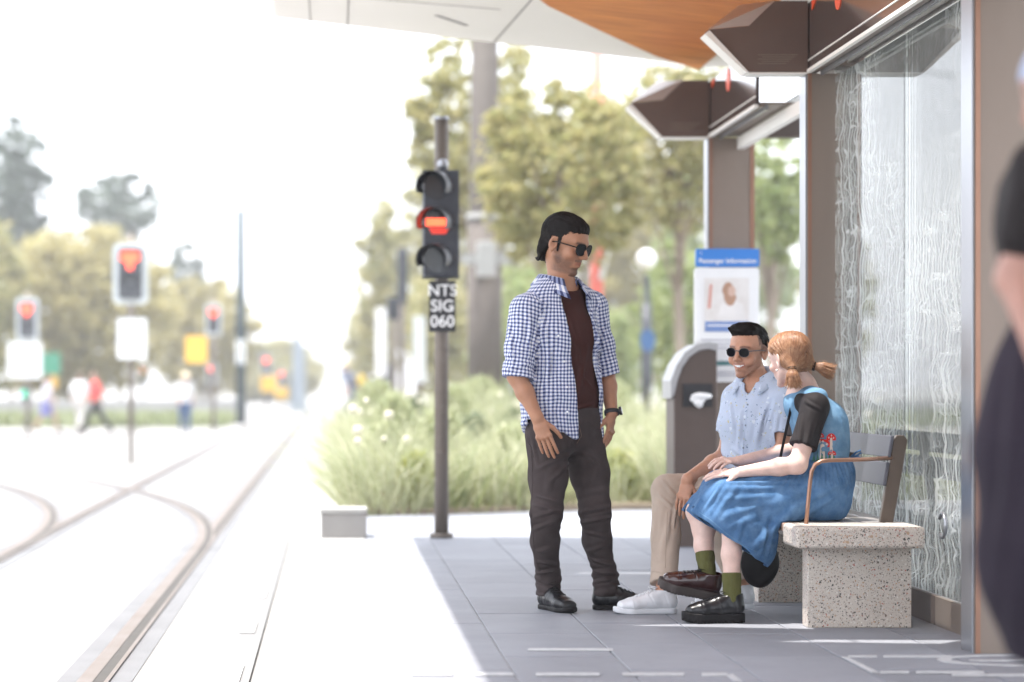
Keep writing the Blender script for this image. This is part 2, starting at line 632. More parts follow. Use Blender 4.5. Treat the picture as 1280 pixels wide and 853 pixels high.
RA, RB = -1.075, -2.51
turn = lambda x0, d0: (lambda d: x0 - 0.0125 * max(0, min(d, 36) - d0) ** 2 - max(0, d - 36) * 0.025 * (36 - d0) * (1 if d < 44 else 1))
rails = [('straight', lambda d: RA, 2, 380), ('straight', lambda d: RB, 2, 380), ('turn', turn(RA, 19), 19, 44), ('turn', turn(RB, 19), 19, 44),
         ('straight', lambda d: -5.6, 2, 380), ('straight', lambda d: -7.03, 2, 380)]
for i, (k_, fx, d0, d1) in enumerate(rails):
    z = -0.301 + 0.0012 * i
    mb = MB()
    st = 1.0 if k_ == 'turn' else 12.0
    ribbon(mb, fx, -0.13, 0.20, d0, d1, z, st)
    kind(mb.build('rail_surround', M_BAND, bed), 'structure')
    mb = MB()
    ribbon(mb, fx, -0.035, 0.035, d0, d1, z + 0.009, st)
    ribbon(mb, fx, 0.085, 0.105, d0, d1, z + 0.009, st)
    kind(mb.build('tram_rail', M_RAIL, bed), 'structure')
    mb = MB()
    ribbon(mb, fx, 0.035, 0.085, d0, d1, z + 0.007, st)
    kind(mb.build('rail_groove', M_GROOVE, bed), 'structure')
M_DRAIN = m_ground('drain_concrete', (0.205, 0.205, 0.205), (0.185, 0.185, 0.185), 2.0)
# drainage strip beside the platform with pale covers
mb = MB()
ribbon(mb, lambda d: -0.43, -0.085, 0.07, 4, 21, -0.2885, 20)
kind(mb.build('drain_strip', M_DRAIN, bed), 'structure')
for d in np.arange(6.3, 20.5, 2.05):
    mb = MB().box((-0.475, d, -0.288), (-0.40, d + 0.62, -0.281))
    kind(mb.build('drain_cover', M_PAVE_W, bed), 'structure')
# slab joints of the track concrete
mb = MB()
for d in (13.2, 17.6, 22.3, 27.8, 34.0, 43.0):
    mb.box((-14, d, -0.304), (EDGE - 0.02, d + 0.02, -0.3025))
kind(mb.build('slab_joint', M_CONC2, bed), 'stuff')

plat = MB().box((EDGE, 2.0, -0.6), (7.5, 19.2, -0.006)).build('platform', M_CONC2)
kind(plat, 'structure')
mb = MB().box((EDGE, 19.2, -0.6), (0.05, 60, -0.02)).box((7.5, 2, -0.6), (40, 19.2, -0.02)).box((6.5, 19.2, -0.6), (40, 150, -0.02))
kind(mb.build('footpath', M_CONC), 'structure')
# pavers: columns run along the platform, laid with a staggered joint
J = 0.0028
cols = [(-0.205, 0.214, M_PAVE_W, 1.64), (0.214, 0.63, M_PAVE, 1.64), (0.63, 1.04, M_PAVE, 0.82), (1.04, 1.45, M_PAVE, 0.82), (1.45, 1.86, M_PAVE, 0.82),
        (1.86, 2.27, M_PAVE, 0.82), (2.27, 2.69, M_PAVE, 0.82), (2.69, 3.10, M_PAVE, 0.82)]
pv = {}
for ci, (x0, x1, m_, ln) in enumerate(cols):
    key = (round(x1 - x0, 3), ln, m_.name)
    off = 0.41 * (ci % 2) + 0.13
    if key not in pv:
        o = MB().box((J, J, -0.05), (x1 - x0 - J, ln - J, 0.0), 0.0022).build('paver', m_, plat)
        pv[key] = o.data
        bpy.data.objects.remove(o)
    d = 3.0 + off
    while d < 19.19 - 0.1:
        L_ = min(ln, 19.19 - d)
        if L_ < ln - 0.01:
            o = MB().box((J, J, -0.05), (x1 - x0 - J, L_ - J, 0.0), 0.0022).build('paver', m_, plat, loc=(x0, d, 0))
        else:
            link_mesh('paver', pv[key], plat, (x0, d, rng.uniform(-0.0012, 0.0012)))
        d += ln
mb = MB()
for xx in np.arange(3.1, 7.3, 0.42):
    for d in np.arange(3.1, 18.5, 0.82):
        mb.box((xx + J, d + J, -0.05), (min(xx + 0.42, 7.5) - J, d + 0.82 - J, 0.0), 0.002)
kind(mb.build('far_pavers', M_PAVE, plat), 'stuff')


# painted marks of the boarding area, 4 mm sheets
def paint(px, name='painted_line'):
    pts = []
    for x, y in px:
        D = F_PX / (y - 480.0)
        pts.append(((x - 415) / F_PX * D, D, 0.0012))
    return kind(MB().prism(pts, (0, 0, 0.0028)).build(name, M_PAINT, plat), 'structure')


def hdash(x0, x1, y, w=3.2):
    paint([(x0, y + w / 2), (x1, y + w / 2), (x1, y - w / 2), (x0, y - w / 2)])


for x0, x1 in ((516, 566), (593, 642), (670, 749), (778, 855)):
    hdash(x0, x1, 844)
paint([(877, 846), (911, 846), (908, 842.5), (877, 842.5)])
paint([(909, 846), (919, 853), (928, 853), (915, 843.5)])
hdash(660, 766, 813, 2.8)
paint([(1052, 822), (1058, 822), (1099, 842), (1089, 842)])
hdash(1060, 1096, 821.5, 2.2)
hdash(1104, 1190, 821.5, 2.2)
hdash(1100, 1136, 841.5, 2.6)
hdash(1145, 1230, 841.5, 2.6)
# round symbol at the right
mb = MB()
cx, cy = 2.47, 8.72
for a in range(40, 330, 10):
    p = []
    for r_, aa in ((0.285, a), (0.285, a + 10.2), (0.235, a + 10.2), (0.235, a)):
        p.append((cx + r_ * math.cos(R(aa)), cy + 0.62 * r_ * math.sin(R(aa)), 0.0013))
    mb.prism(p, (0, 0, 0.0029))
mb.prism([(2.3, 8.70, 0.0012), (2.62, 8.70, 0.0012), (2.62, 8.735, 0.0012), (2.3, 8.735, 0.0012)], (0, 0, 0.0028))
kind(mb.build('painted_symbol', M_PAINT, plat), 'structure')
hdash(1190, 1290, 845, 2.6)

# ---------------------------------------------------------------- tram shelter
shelter = empty('tram_shelter', (2.38, 12.1, 0))
tag(shelter, 'open tram shelter with bronze posts, etched glass wall and white and timber canopy', 'shelter')
SB = (2.38, 12.1, 0)
POSTS = (8.96, 12.11, 15.27)
HZ0, HZ1 = 2.555, 2.905
for d in POSTS:
    o = MB().box((2.382, d, 0.0), (2.67, d + 0.17, HZ0 - 0.001)).build('post', M_BRONZE, shelter, base=SB)
    MB().box((2.374, d + 0.012, 0.0), (2.3818, d + 0.165, HZ0 - 0.001)).build('steel_edge', M_SILVER, o)
    o2 = bpy.context.scene.objects
    for ch in o.children if hasattr(o, 'children') else []:
        ch.data.transform(Matrix.Translation((-SB[0], -SB[1], 0)))
    MB().box((2.640, d - 0.006, 0.0), (2.668, d - 0.0005, HZ0 - 0.001)).build('edge_strip', M_COPPER, shelter, base=SB)
    MB().box((2.384, d - 0.006, 0.0), (2.402, d - 0.0005, HZ0 - 0.001)).build('edge_strip', M_COPPER, shelter, base=SB)
# header box runs from post to post, in two lengths with a gap at the middle post
for (a, b_) in ((3.2, 12.279), (13.6, 15.44)):
    far_ = a > 13
    MB().box((2.384, a, HZ0 + 0.018), (2.405 if far_ else 2.66, b_, HZ1)).build('header_beam', M_BRONZE_G, shelter, base=SB)
    if far_:
        MB().box((2.406, a, HZ0 + 0.018), (2.64, b_ - 0.002, HZ0 + 0.030)).build('header_underside', M_BRONZE, shelter, base=SB)
    MB().box((2.374, a, HZ0), (2.396, b_ - 0.004, HZ0 + 0.017)).build('header_trim', M_TRIM, shelter, base=SB)
    MB().box((2.380, a, HZ0 + 0.060), (2.3838, b_ - 0.01, HZ0 + 0.066)).build('header_trim', M_TRIM, shelter, base=SB)
    MB().box((2.44, a, HZ0 - 0.012), (2.455, b_ - 0.2, HZ0 + 0.017)).build('header_trim', M_SILVER, shelter, base=SB)
    MB().box((2.405, a, HZ0 + 0.006), (2.435, b_ - 0.004, HZ0 + 0.016)).build('header_trim', M_BRONZE, shelter, base=SB)
# white louvre roof edge seen behind the header
for d0, d1 in ((3.2, 12.0), (12.5, 15.4)):
    MB().box((2.56, d0, HZ0 - 0.075), (2.60, d1, HZ0 - 0.001)).build('glass_rail', M_TRIM, shelter, base=SB)
M_ROOFG = mat('white_roof_glass', (0.75, 0.78, 0.78), rough=0.3, var=0.03)
M_ORANGE = mat('orange_red_print', (0.85, 0.10, 0.03), rough=0.4, var=0.03)
M_WPRINT = mat('white_print', (0.85, 0.85, 0.85), rough=0.5, var=0.02)
# printed marks on the header: an orange disc and a flag beside each post, small white letters
for d in (12.0, 15.16):
    MB().prism([(2.383, d, HZ1 - 0.003), (2.383, d - 0.13, HZ1 - 0.003), (2.383, d - 0.02, HZ1 - 0.045), (2.383, d, HZ1 - 0.05)], (-0.003, 0, 0)).build('orange_flag_print', M_ORANGE, shelter, base=SB)
    p = [(2.383, d - 0.62 + 0.07 * math.cos(R(a)), HZ1 - 0.075 + 0.070 * math.sin(R(a))) for a in range(0, 360, 20)]
    MB().prism(p, (-0.003, 0, 0)).build('orange_disc_print', M_ORANGE, shelter, base=SB)


def text_mesh(s, size, font_bold=False, depth=0.001, name='lettering'):
    cu = bpy.data.curves.new(name, 'FONT')
    cu.body = s
    cu.size = size
    cu.extrude = depth
    cu.align_x = 'CENTER'
    cu.align_y = 'CENTER'
    if font_bold:
        cu.offset = size * 0.012
    ob = bpy.data.objects.new(name, cu)
    COL.objects.link(ob)
    dg = bpy.context.evaluated_depsgraph_get()
    me = bpy.data.meshes.new_from_object(ob.evaluated_get(dg))
    bpy.data.objects.remove(ob)
    bpy.data.curves.remove(cu)
    return me


def put_text(s, size, m_, parent, loc, rot, bold=False, name='lettering'):
    me = text_mesh(s, size, bold)
    me.materials.clear()
    me.materials.append(m_)
    o = link_mesh(name, me, parent, loc)
    o.rotation_euler = rot
    return o


for k, d in enumerate((11.18, 11.10, 11.02)):
    put_text('i0u'[k], 0.075, M_WPRINT, shelter, (2.3825 - SB[0], d - SB[1], HZ1 - 0.055), (R(90), 0, R(-90)))
M_PLATE = mat('pale_bronze_plate', (0.42, 0.35, 0.31), rough=0.35, metal=0.2, var=0.04)
M_BRACK = mat('brown_bracket_metal', (0.135, 0.094, 0.078), rough=0.5, metal=0.25, var=0.08, vscale=4)
# arrow shaped brackets on both sides of the header at every post
for d in (12.11, 15.27):
    zz = lambda z: z
    face = [(1.872, 2.745), (2.075, 2.558), (2.3795, 2.558), (2.3795, 2.915), (2.215, 2.915), (2.085, 2.790), (1.885, 2.772)]
    br = MB().prism([(x, d - 0.02, z) for x, z in face], (0, 0.13, 0)).build('bracket', M_BRACK, shelter, base=SB)
    mb = MB().prism([(1.862, d - 0.035, 2.748), (2.068, d - 0.035, 2.5555), (2.083, d - 0.035, 2.5555), (1.886, d - 0.035, 2.766)], (0, 0.16, 0))
    o = mb.build('edge_light_strip', M_TRIM, br, base=SB)
    o = MB().box((2.086, d - 0.03, 2.5495), (2.374, d + 0.11, 2.5565)).build('edge_strip', M_TRIM, br, base=SB)
    # sloping upper plate, lighter
    MB().prism([(1.885, d - 0.021, 2.773), (2.085, d - 0.021, 2.791), (2.214, d - 0.021, 2.916), (2.10, d + 0.35, 2.95)], (0, 0.02, 0.004)).build('upper_plate', M_PLATE, br, base=SB)
    face2 = [(2.70, 2.558), (3.10, 2.558), (3.10, 2.74), (3.02, 2.76)]
    MB().prism([(x, d - 0.02, z) for x, z in face2], (0, 0.13, 0)).build('bracket', M_BRONZE_D, shelter, base=SB)
    for q in range(5):
        MB().box((2.13 + 0.02 * (q % 2), d - 0.0218, 2.60 + q * 0.011), (2.27 + 0.015 * q, d - 0.0202, 2.603 + q * 0.011)).build('lettering_line', M_BRONZE, br, base=SB)

# white translucent roof panes behind the header
for d0, d1 in ((3.2, 12.2), (12.3, 15.4)):
    MB().prism([(2.662, d0, 2.64), (3.5, d0, 3.02), (3.5, d0, 3.035), (2.662, d0, 2.655)], (0, d1 - d0, 0)).build('roof_pane', M_ROOFG, shelter, base=SB)
# glass wall
for (a, b_) in ((9.135, 10.62), (10.632, 12.08)):
    MB().box((2.515, a, 0.125), (2.527, b_, HZ0 - 0.02)).build('glass_panel', M_ETCH, shelter, base=SB)
MB().box((2.50, 9.131, 0.0), (2.56, 10.02, 0.12)).build('plinth', M_BRONZE, shelter, base=SB)  # sunlit stretch, its light put into the colour as paler bronze
MB().box((2.50, 10.021, 0.0), (2.56, 12.105, 0.12)).build('plinth', M_BRONZE_D, shelter, base=SB)  # shaded stretch of the same plinth, its shade painted as darker bronze
MB().box((2.665, 12.2, 0.10), (2.675, 13.35, HZ0)).build('glass_panel', M_GLASS, shelter, base=SB)
# inner opal panel behind the etched glass
MB().box((2.69, 9.6, 0.77), (2.70, 10.83, 2.50)).build('opal_panel', M_OPAL, shelter, base=SB)
MB().box((2.69, 10.845, 0.77), (2.70, 12.08, 2.50)).build('opal_panel', M_OPAL, shelter, base=SB)
# near side panel beside the near post
MB().box((2.672, 8.99, 0.0), (4.2, 9.10, 2.9)).build('side_panel', M_BRONZE, shelter, base=SB)
# steel handle rings on the glass
for (yy, zz_) in ((9.9, 0.42),):
    pts = [(2.50, yy + 0.05 * math.cos(t), zz_ + 0.05 * math.sin(t)) for t in np.linspace(0.5, 5.4, 14)]
    MB().tube(pts, 0.008, 6).build('hook', M_SILVER, shelter, base=SB)


# canopy: butterfly slab rising towards the tracks, unseen slots shaped to cast the sun streaks below
def soff(x):
    return 3.38 - (x + 0.39) * 0.113


CX0, CX1, CY0, CY1 = -0.39, 3.9, -3.5, 15.72
sec = [(CX0, soff(CX0) + 0.02), (CX0 + 0.03, soff(CX0)), (2.44, soff(2.44)), (CX1, soff(2.44) + 0.02), (CX1, 3.32), (2.44, 3.28), (CX0 + 0.03, soff(CX0) + 0.20), (CX0, soff(CX0) + 0.17)]
can = MB().prism([(x, CY0, z) for x, z in sec], (0, CY1 - CY0, 0)).build('canopy', M_WHITE, None)
cut = MB()
for poly in ([(0.29, 9.97), (0.95, 9.85), (2.3, 9.62), (2.3, 10.52), (1.28, 10.46), (0.98, 10.14)], [(0.36, 12.72), (0.86, 12.71), (0.86, 12.78), (0.36, 12.77)],
             [(0.80, 9.35), (1.5, 9.26), (1.62, 9.40), (1.0, 9.42)]):
    cut.prism([(x, y, 2.5) for x, y in poly], (0, 0, 1.6))
co = cut.build('cutter', M_WHITE)
bm_ = can.modifiers.new('cut', 'BOOLEAN')
bm_.operation = 'DIFFERENCE'
bm_.object = co
dg = bpy.context.evaluated_depsgraph_get()
me = bpy.data.meshes.new_from_object(can.evaluated_get(dg))
me.transform(Matrix.Translation((-SB[0], -SB[1], 0)))
bpy.data.objects.remove(can)
bpy.data.objects.remove(co)
can = link_mesh('canopy', me, shelter)
# joints and slots of the white soffit
mj = mat('soffit_joint', (0.35, 0.33, 0.31), rough=0.8)


def soffstrip(p, q, w, name, m_, dz=0.003):
    p, q = np.array(p, float), np.array(q, float)
    t = (q - p) / np.linalg.norm(q - p)
    n = np.array([-t[1], t[0]]) * w / 2
    c = [p - n, q - n, q + n, p + n]
    MB().prism([(x, y, soff(x) - dz) for x, y in c], (0, 0, dz - 0.0005)).build(name, m_, can, base=SB)


soffstrip((1.05, 15.70), (1.17, 13.4), 0.012, 'soffit_joint', mj)
soffstrip((1.17, 13.4), (1.17, 3.0), 0.012, 'soffit_joint', mj)
soffstrip((0.10, 15.70), (0.10, 3.0), 0.010, 'soffit_joint', mj)
soffstrip((-0.14, 15.70), (-0.14, 3.0), 0.008, 'soffit_joint', mj)
soffstrip((-0.35, 14.6), (1.0, 14.35), 0.007, 'soffit_joint', mj)
soffstrip((0.64, 14.85), (0.84, 15.12), 0.035, 'soffit_vent', mj)
# timber underside, a long leaf shape hung a little lower
wp = [(2.375, 15.66), (2.05, 15.28), (1.67, 14.62), (1.24, 13.84), (0.80, 12.6), (0.5, 11.0), (0.35, 8.0), (0.35, 3.0), (2.375, 3.0)]
v = [(x, y, soff(x) - 0.035) for x, y in wp]
n = len(v)
mb = MB().prism(v, (0, 0, 0.032))
wood = mb.build('timber_soffit', M_WOOD, None, base=SB)
cut = MB()
for poly in ([(0.29, 9.97), (0.95, 9.85), (2.3, 9.62), (2.3, 10.52), (1.28, 10.46), (0.98, 10.14)], [(0.36, 12.72), (0.86, 12.71), (0.86, 12.78), (0.36, 12.77)],
             [(0.80, 9.35), (1.5, 9.26), (1.62, 9.40), (1.0, 9.42)]):
    cut.prism([(x, y, 2.5) for x, y in poly], (0, 0, 1.6))
co = cut.build('cutter', M_WOOD, base=SB)
bm_ = wood.modifiers.new('cut', 'BOOLEAN')
bm_.operation = 'DIFFERENCE'
bm_.object = co
dg = bpy.context.evaluated_depsgraph_get()
me = bpy.data.meshes.new_from_object(wood.evaluated_get(dg))
bpy.data.objects.remove(wood)
bpy.data.objects.remove(co)
link_mesh('timber_soffit', me, can)

# ---------------------------------------------------------------- bench
BB = (2.13, 10.6, 0)
bench = empty('bench', BB)
tag(bench, 'terrazzo bench with slatted seat and dark steel backrest under the shelter', 'bench')
MB().box((1.948, 9.905, 0), (2.374, 10.015, 0.333)).build('leg', M_TERR, bench, base=BB, bevel=0.004)
MB().box((1.948, 11.05, 0), (2.374, 11.19, 0.333)).build('leg', M_TERR, bench, base=BB, bevel=0.004)
sl = MB().box((1.874, 9.75, 0.334), (2.394, 10.055, 0.4225)).build('end_slab', M_TERR, bench, base=BB, bevel=0.014)
MB().box((1.874, 11.72, 0.334), (2.394, 12.02, 0.4225)).build('end_slab', M_TERR, bench, base=BB, bevel=0.014)
M_SLAT = mat('seat_timber', (0.33, 0.22, 0.17), rough=0.5, var=0.15, vscale=6, stretch=(6, 0.6, 6), bump=0.1, bscale=60)
M_SEATG = mat('grey_seat_slat', (0.30, 0.28, 0.27), rough=0.4, metal=0.4, var=0.1)
for i in range(6):
    x0 = 1.876 + i * 0.0868
    MB().box((x0, 10.058, 0.385), (x0 + 0.078, 11.717, 0.421)).build('seat_slat', M_SLAT if i < 1 else M_SEATG, bench, base=BB, bevel=0.004)
MB().box((1.99, 10.057, 0.335), (2.04, 11.718, 0.3845)).box((2.24, 10.057, 0.335), (2.29, 11.718, 0.3845)).build('seat_frame', M_BRONZE_D, bench, base=BB)
M_BACK = mat('dark_steel_slat', (0.085, 0.088, 0.108), rough=0.45, metal=0.2, spec=0.3, var=0.06, vscale=2)
M_UPR = mat('brown_steel_upright', (0.115, 0.09, 0.075), rough=0.38, metal=0.5, var=0.1, vscale=5)
for d in (10.10, 10.92, 11.66):
    ux = lambda z: 2.29 + (z - 0.42) * 0.165
    pts = [(ux(0.40), d, 0.40), (ux(0.40) + 0.055, d, 0.40), (ux(0.785) + 0.055, d, 0.765), (ux(0.785) + 0.04, d, 0.785), (ux(0.785) + 0.01, d, 0.785), (ux(0.76), d, 0.765)]
    if d == 10.92:
        pts = [(x if i not in (1, 2, 3) else x - 0.025, y, z) for i, (x, y, z) in enumerate(pts)]
    MB().prism(pts, (0, 0.035, 0)).build('upright', M_UPR, bench, base=BB, bevel=0.003)
for z0, z1 in ((0.693, 0.783), (0.575, 0.672)):
    x0, x1 = 2.29 + (z0 - 0.42) * 0.165 - 0.017, 2.29 + (z1 - 0.42) * 0.165 - 0.017
    MB().prism([(x0, 10.09, z0), (x0 + 0.014, 10.09, z0), (x1 + 0.014, 10.09, z1), (x1, 10.09, z1)], (0, 1.63, 0)).build('back_slat', M_BACK, bench, base=BB, bevel=0.003)
ar = [(1.955, 9.97, 0.42), (1.962, 9.97, 0.50), (1.972, 9.97, 0.60), (1.978, 9.97, 0.640), (1.992, 9.97, 0.667), (2.018, 9.97, 0.681), (2.05, 9.975, 0.684), (2.20, 10.03, 0.686), (2.345, 10.11, 0.690)]
MB().tube(ar, 0.0085, 10).build('armrest', M_COPPER, bench, base=BB)

# ---------------------------------------------------------------- litter bin
BN = (2.24, 15.0, 0)
bin_ = empty('litter_bin', BN)
tag(bin_, 'brown litter bin with pale arched hood beside the far shelter post', 'litter bin')
x0, x1, y0, y1 = 2.088, 2.36, 14.82, 15.18
arch = [(x1, 1.20), (x1 - 0.05, 1.215), (x1 - 0.11, 1.205), (x1 - 0.17, 1.165), (x1 - 0.215, 1.10), (x1 - 0.245, 1.02), (x0 + 0.008, 0.93)]
body = [(x0 + 0.01, 0.0), (x1, 0.0)] + arch
MB().prism([(x, y0, z) for x, z in body], (0, y1 - y0, 0)).build('body', M_BRONZE_D, bin_, base=BN, bevel=0.006)
outer = [(x1 + 0.002, 1.245), (x1 - 0.055, 1.255), (x1 - 0.13, 1.240), (x1 - 0.20, 1.19), (x1 - 0.25, 1.115), (x1 - 0.285, 1.02), (x0 - 0.012, 0.91)]
hood = [(x, y0 - 0.015, z) for x, z in arch[:]] + [(x, y0 - 0.015, z) for x, z in outer[::-1]]
mb = MB()
for i in range(6):
    a = [arch[i], arch[i + 1], outer[i + 1], outer[i]]
    mb.prism([(x, y0 - 0.015, z) for x, z in a], (0, y1 - y0 + 0.03, 0))
mb.build('hood', mat('silver_hood', (0.36, 0.36, 0.37), rough=0.4, metal=0.3, var=0.05), bin_, base=BN)
MB().box((2.15, y0 - 0.012, 0.86), (2.33, y0 - 0.001, 1.0)).build('slot', M_BLACK, bin_, base=BN)
mb = MB()
for i in range(9):
    a = rng.uniform(-1, 1, 3)
    mb.ball((2.255 + 0.055 * a[0], y0 - 0.045 + 0.012 * a[1], 0.905 + 0.030 * a[2] - abs(a[0]) * 0.02), (0.035 + 0.012 * a[2], 0.018, 0.018 + 0.007 * a[1]), 8, 6)
pp = mb.build('crumpled_paper', mat('white_paper', (0.8, 0.8, 0.8), rough=0.8, bump=0.6, bscale=40), None)
me = pp.data
me.transform(Matrix.Translation((-2.25, -14.78, -0.9)))
pp.location = (2.25, 14.78, 0.9)
tag(pp, 'white crumpled paper stuffed into the slot of the brown bin', 'paper')
MB().box((x0 + 0.005, y0 + 0.002, 0.0), (x1 + 0.01, y1 + 0.01, 0.045)).build('base', M_BLACK, bin_, base=BN)

# ---------------------------------------------------------------- information board on the far post
IB = (2.46, 15.1, 1.01)
ib = empty('information_board', IB)
tag(ib, 'white passenger information board with blue header on the far post', 'sign')


def rrect(x0, z0, x1, z1, r_, y):
    p = []
    for cx_, cz, a0 in ((x1 - r_, z1 - r_, 0), (x0 + r_, z1 - r_, 90), (x0 + r_, z0 + r_, 180), (x1 - r_, z0 + r_, 270)):
        for k in range(5):
            a = R(a0 + k * 22.5)
            p.append((cx_ + r_ * math.cos(a), y, cz + r_ * math.sin(a)))
    return p


m_bw = mat('board_white', (0.78, 0.79, 0.80), rough=0.35, var=0.02)
m_bb = mat('board_blue', (0.035, 0.20, 0.60), rough=0.35, var=0.03)
MB().prism(rrect(2.262, 1.01, 2.664, 1.725, 0.022, 15.08), (0, 0.03, 0)).build('panel', m_bw, ib, base=IB)
hdr = MB().prism(rrect(2.268, 1.730, 2.664, 1.842, 0.012, 15.07), (0, 0.035, 0)).build('header', m_bb, ib, base=IB)
put_text('Passenger Information', 0.040, M_WPRINT, hdr, (2.466 - IB[0], 15.068 - IB[1], 1.765 - IB[2]), (R(90), 0, 0), True)
put_text('i', 0.03, M_WPRINT, hdr, (2.30 - IB[0], 15.068 - IB[1], 1.815 - IB[2]), (R(90), 0, 0), True)
ph = MB().box((2.325, 15.074, 1.325), (2.60, 15.079, 1.66)).build('picture', mat('picture_pale', (0.62, 0.58, 0.55), rough=0.4, col2=(0.75, 0.74, 0.73), vscale=9), ib, base=IB)
y_ = 15.0735
MB().prism([(2.340, y_, 1.47), (2.362, y_, 1.47), (2.372, y_, 1.62), (2.355, y_, 1.62)], (0, -0.0008, 0)).build('print_patch', mat('print_red', (0.62, 0.33, 0.28)), ph, base=IB)
MB().prism([(2.470 + 0.040 * math.cos(a) + (0.012 if a > 3 else 0), y_, 1.560 + 0.075 * math.sin(a)) for a in np.linspace(0, 6.1, 18)], (0, -0.0009, 0)).build('print_patch', mat('print_hair', (0.42, 0.25, 0.17)), ph, base=IB)
MB().prism([(2.492 + 0.024 * math.cos(a), y_ - 0.0012, 1.578 + 0.034 * math.sin(a)) for a in np.linspace(0, 6.1, 14)], (0, -0.0006, 0)).build('print_patch', mat('print_skin', (0.60, 0.42, 0.34)), ph, base=IB)
MB().prism([(2.40, y_, 1.40), (2.58, y_, 1.40), (2.56, y_, 1.50), (2.49, y_, 1.525), (2.43, y_, 1.50)], (0, -0.0007, 0)).build('print_patch', mat('print_white', (0.75, 0.73, 0.72)), ph, base=IB)
MB().box((2.325, 15.0735, 1.325), (2.60, 15.0742, 1.39)).build('print_patch', mat('print_blue', (0.16, 0.25, 0.5)), ph, base=IB)
m_tx = mat('print_grey', (0.45, 0.45, 0.5))
m_tg = mat('print_teal', (0.06, 0.18, 0.19))
for z, x0_, x1_, m_ in ((1.36, 2.34, 2.58, M_WPRINT), (1.27, 2.30, 2.58, m_tx), (1.245, 2.30, 2.60, m_tx), (1.22, 2.30, 2.50, m_tx), (1.05, 2.34, 2.6, m_tx), (1.07, 2.36, 2.55, m_tx)):
    MB().box((x0_, 15.0725, z), (x1_, 15.0735 if z > 1.3 else 15.0795, z + 0.008)).build('text_line', m_, ib, base=IB)
MB().box((2.295, 15.0765, 1.115), (2.62, 15.0795, 1.142)).build('text_band', m_tg, ib, base=IB)

# ---------------------------------------------------------------- low block at the platform end
LB = (0.085, 15.8, 0)
lb = empty('concrete_block', LB)
tag(lb, 'low grey concrete block with its sunlit top coloured paler at the platform edge', 'block')
MB().box((-0.072, 15.66, 0.0), (0.225, 16.0, 0.155)).build('block_body', mat('mid_grey_concrete', (0.27, 0.26, 0.25), rough=0.8, var=0.05), lb, base=LB, bevel=0.006)
MB().box((-0.076, 15.65, 0.156), (0.229, 16.01, 0.19)).build('sunlit_top', M_CONC, lb, base=LB, bevel=0.006)  # paler slab paints the sun on top of the block
# ---------------------------------------------------------------- trees
M_GUM = [m_leaf('gum_leaves', (0.250, 0.262, 0.105), (0.470, 0.410, 0.190), 0.55),
         m_leaf('blue_gum_leaves', (0.100, 0.135, 0.105), (0.150, 0.180, 0.140), 0.45),
         m_leaf('olive_gum_leaves', (0.330, 0.300, 0.120), (0.480, 0.420, 0.200), 0.55),
         m_leaf('fresh_leaves', (0.220, 0.290, 0.110), (0.370, 0.400, 0.180), 0.55)]


def crown_mesh(name, w, h, n, leaf, m_, clumps, seed, airy=0.5):
    """many small leaf quads spread through leaf clumps inside an uneven crown; base at z = 0"""
    r = np.random.default_rng(seed)
    cc = []
    clumps = int(clumps * 3.4)
    n = int(n * 1.5)
    while len(cc) < clumps:
        p = r.uniform(-1, 1, 3)
        if np.linalg.norm(p) < 1 and np.linalg.norm(p) > 0.25:
            cc.append(p)
    cc = np.array(cc)
    ctr = np.stack([cc[:, 0] * w, cc[:, 1] * w, (cc[:, 2] * 0.5 + 0.5) * h], 1)
    sz = r.uniform(0.06, 0.17, clumps) * w * (1.15 - airy * 0.4)
    wt = sz ** 2 / np.sum(sz ** 2)
    idx = r.choice(clumps, n, p=wt)
    d = r.normal(size=(n, 3))
    d /= np.linalg.norm(d, axis=1)[:, None]
    P = ctr[idx] + d * (sz[idx] * r.uniform(0.25, 1.0, n) ** 0.6)[:, None] * np.array([1.3, 1.3, 0.62])
    # a third of the leaves loosely scattered between the clumps
    lo_ = r.random(n) < 0.34
    q_ = r.normal(size=(n, 3)); q_ /= np.linalg.norm(q_, axis=1)[:, None]
    q_ *= (r.random(n) ** 0.45)[:, None]
    S_ = np.stack([q_[:, 0] * w * 1.05, q_[:, 1] * w * 1.05, (q_[:, 2] * 0.52 + 0.5) * h], 1)
    g_ = np.sin(S_[:, 0] * 5 / w + seed) + np.sin(S_[:, 2] * 6 / w + seed * 2) + np.sin(S_[:, 1] * 5 / w)
    P = np.where((lo_ & (g_ > -0.9))[:, None], S_, P)
    u = r.normal(size=(n, 3)); u /= np.linalg.norm(u, axis=1)[:, None]
    w_ = np.cross(u, r.normal(size=(n, 3))); w_ /= np.linalg.norm(w_, axis=1)[:, None]
    s = leaf * r.uniform(0.6, 1.4, n)[:, None]
    a, b_ = u * s, w_ * s * 0.45
    V = np.stack([P - a, P + b_, P + a, P - b_], 1).reshape(-1, 3)
    Fc = np.arange(4 * n).reshape(n, 4)
    return np_mesh(name, V, Fc, m_, smooth=False), ctr


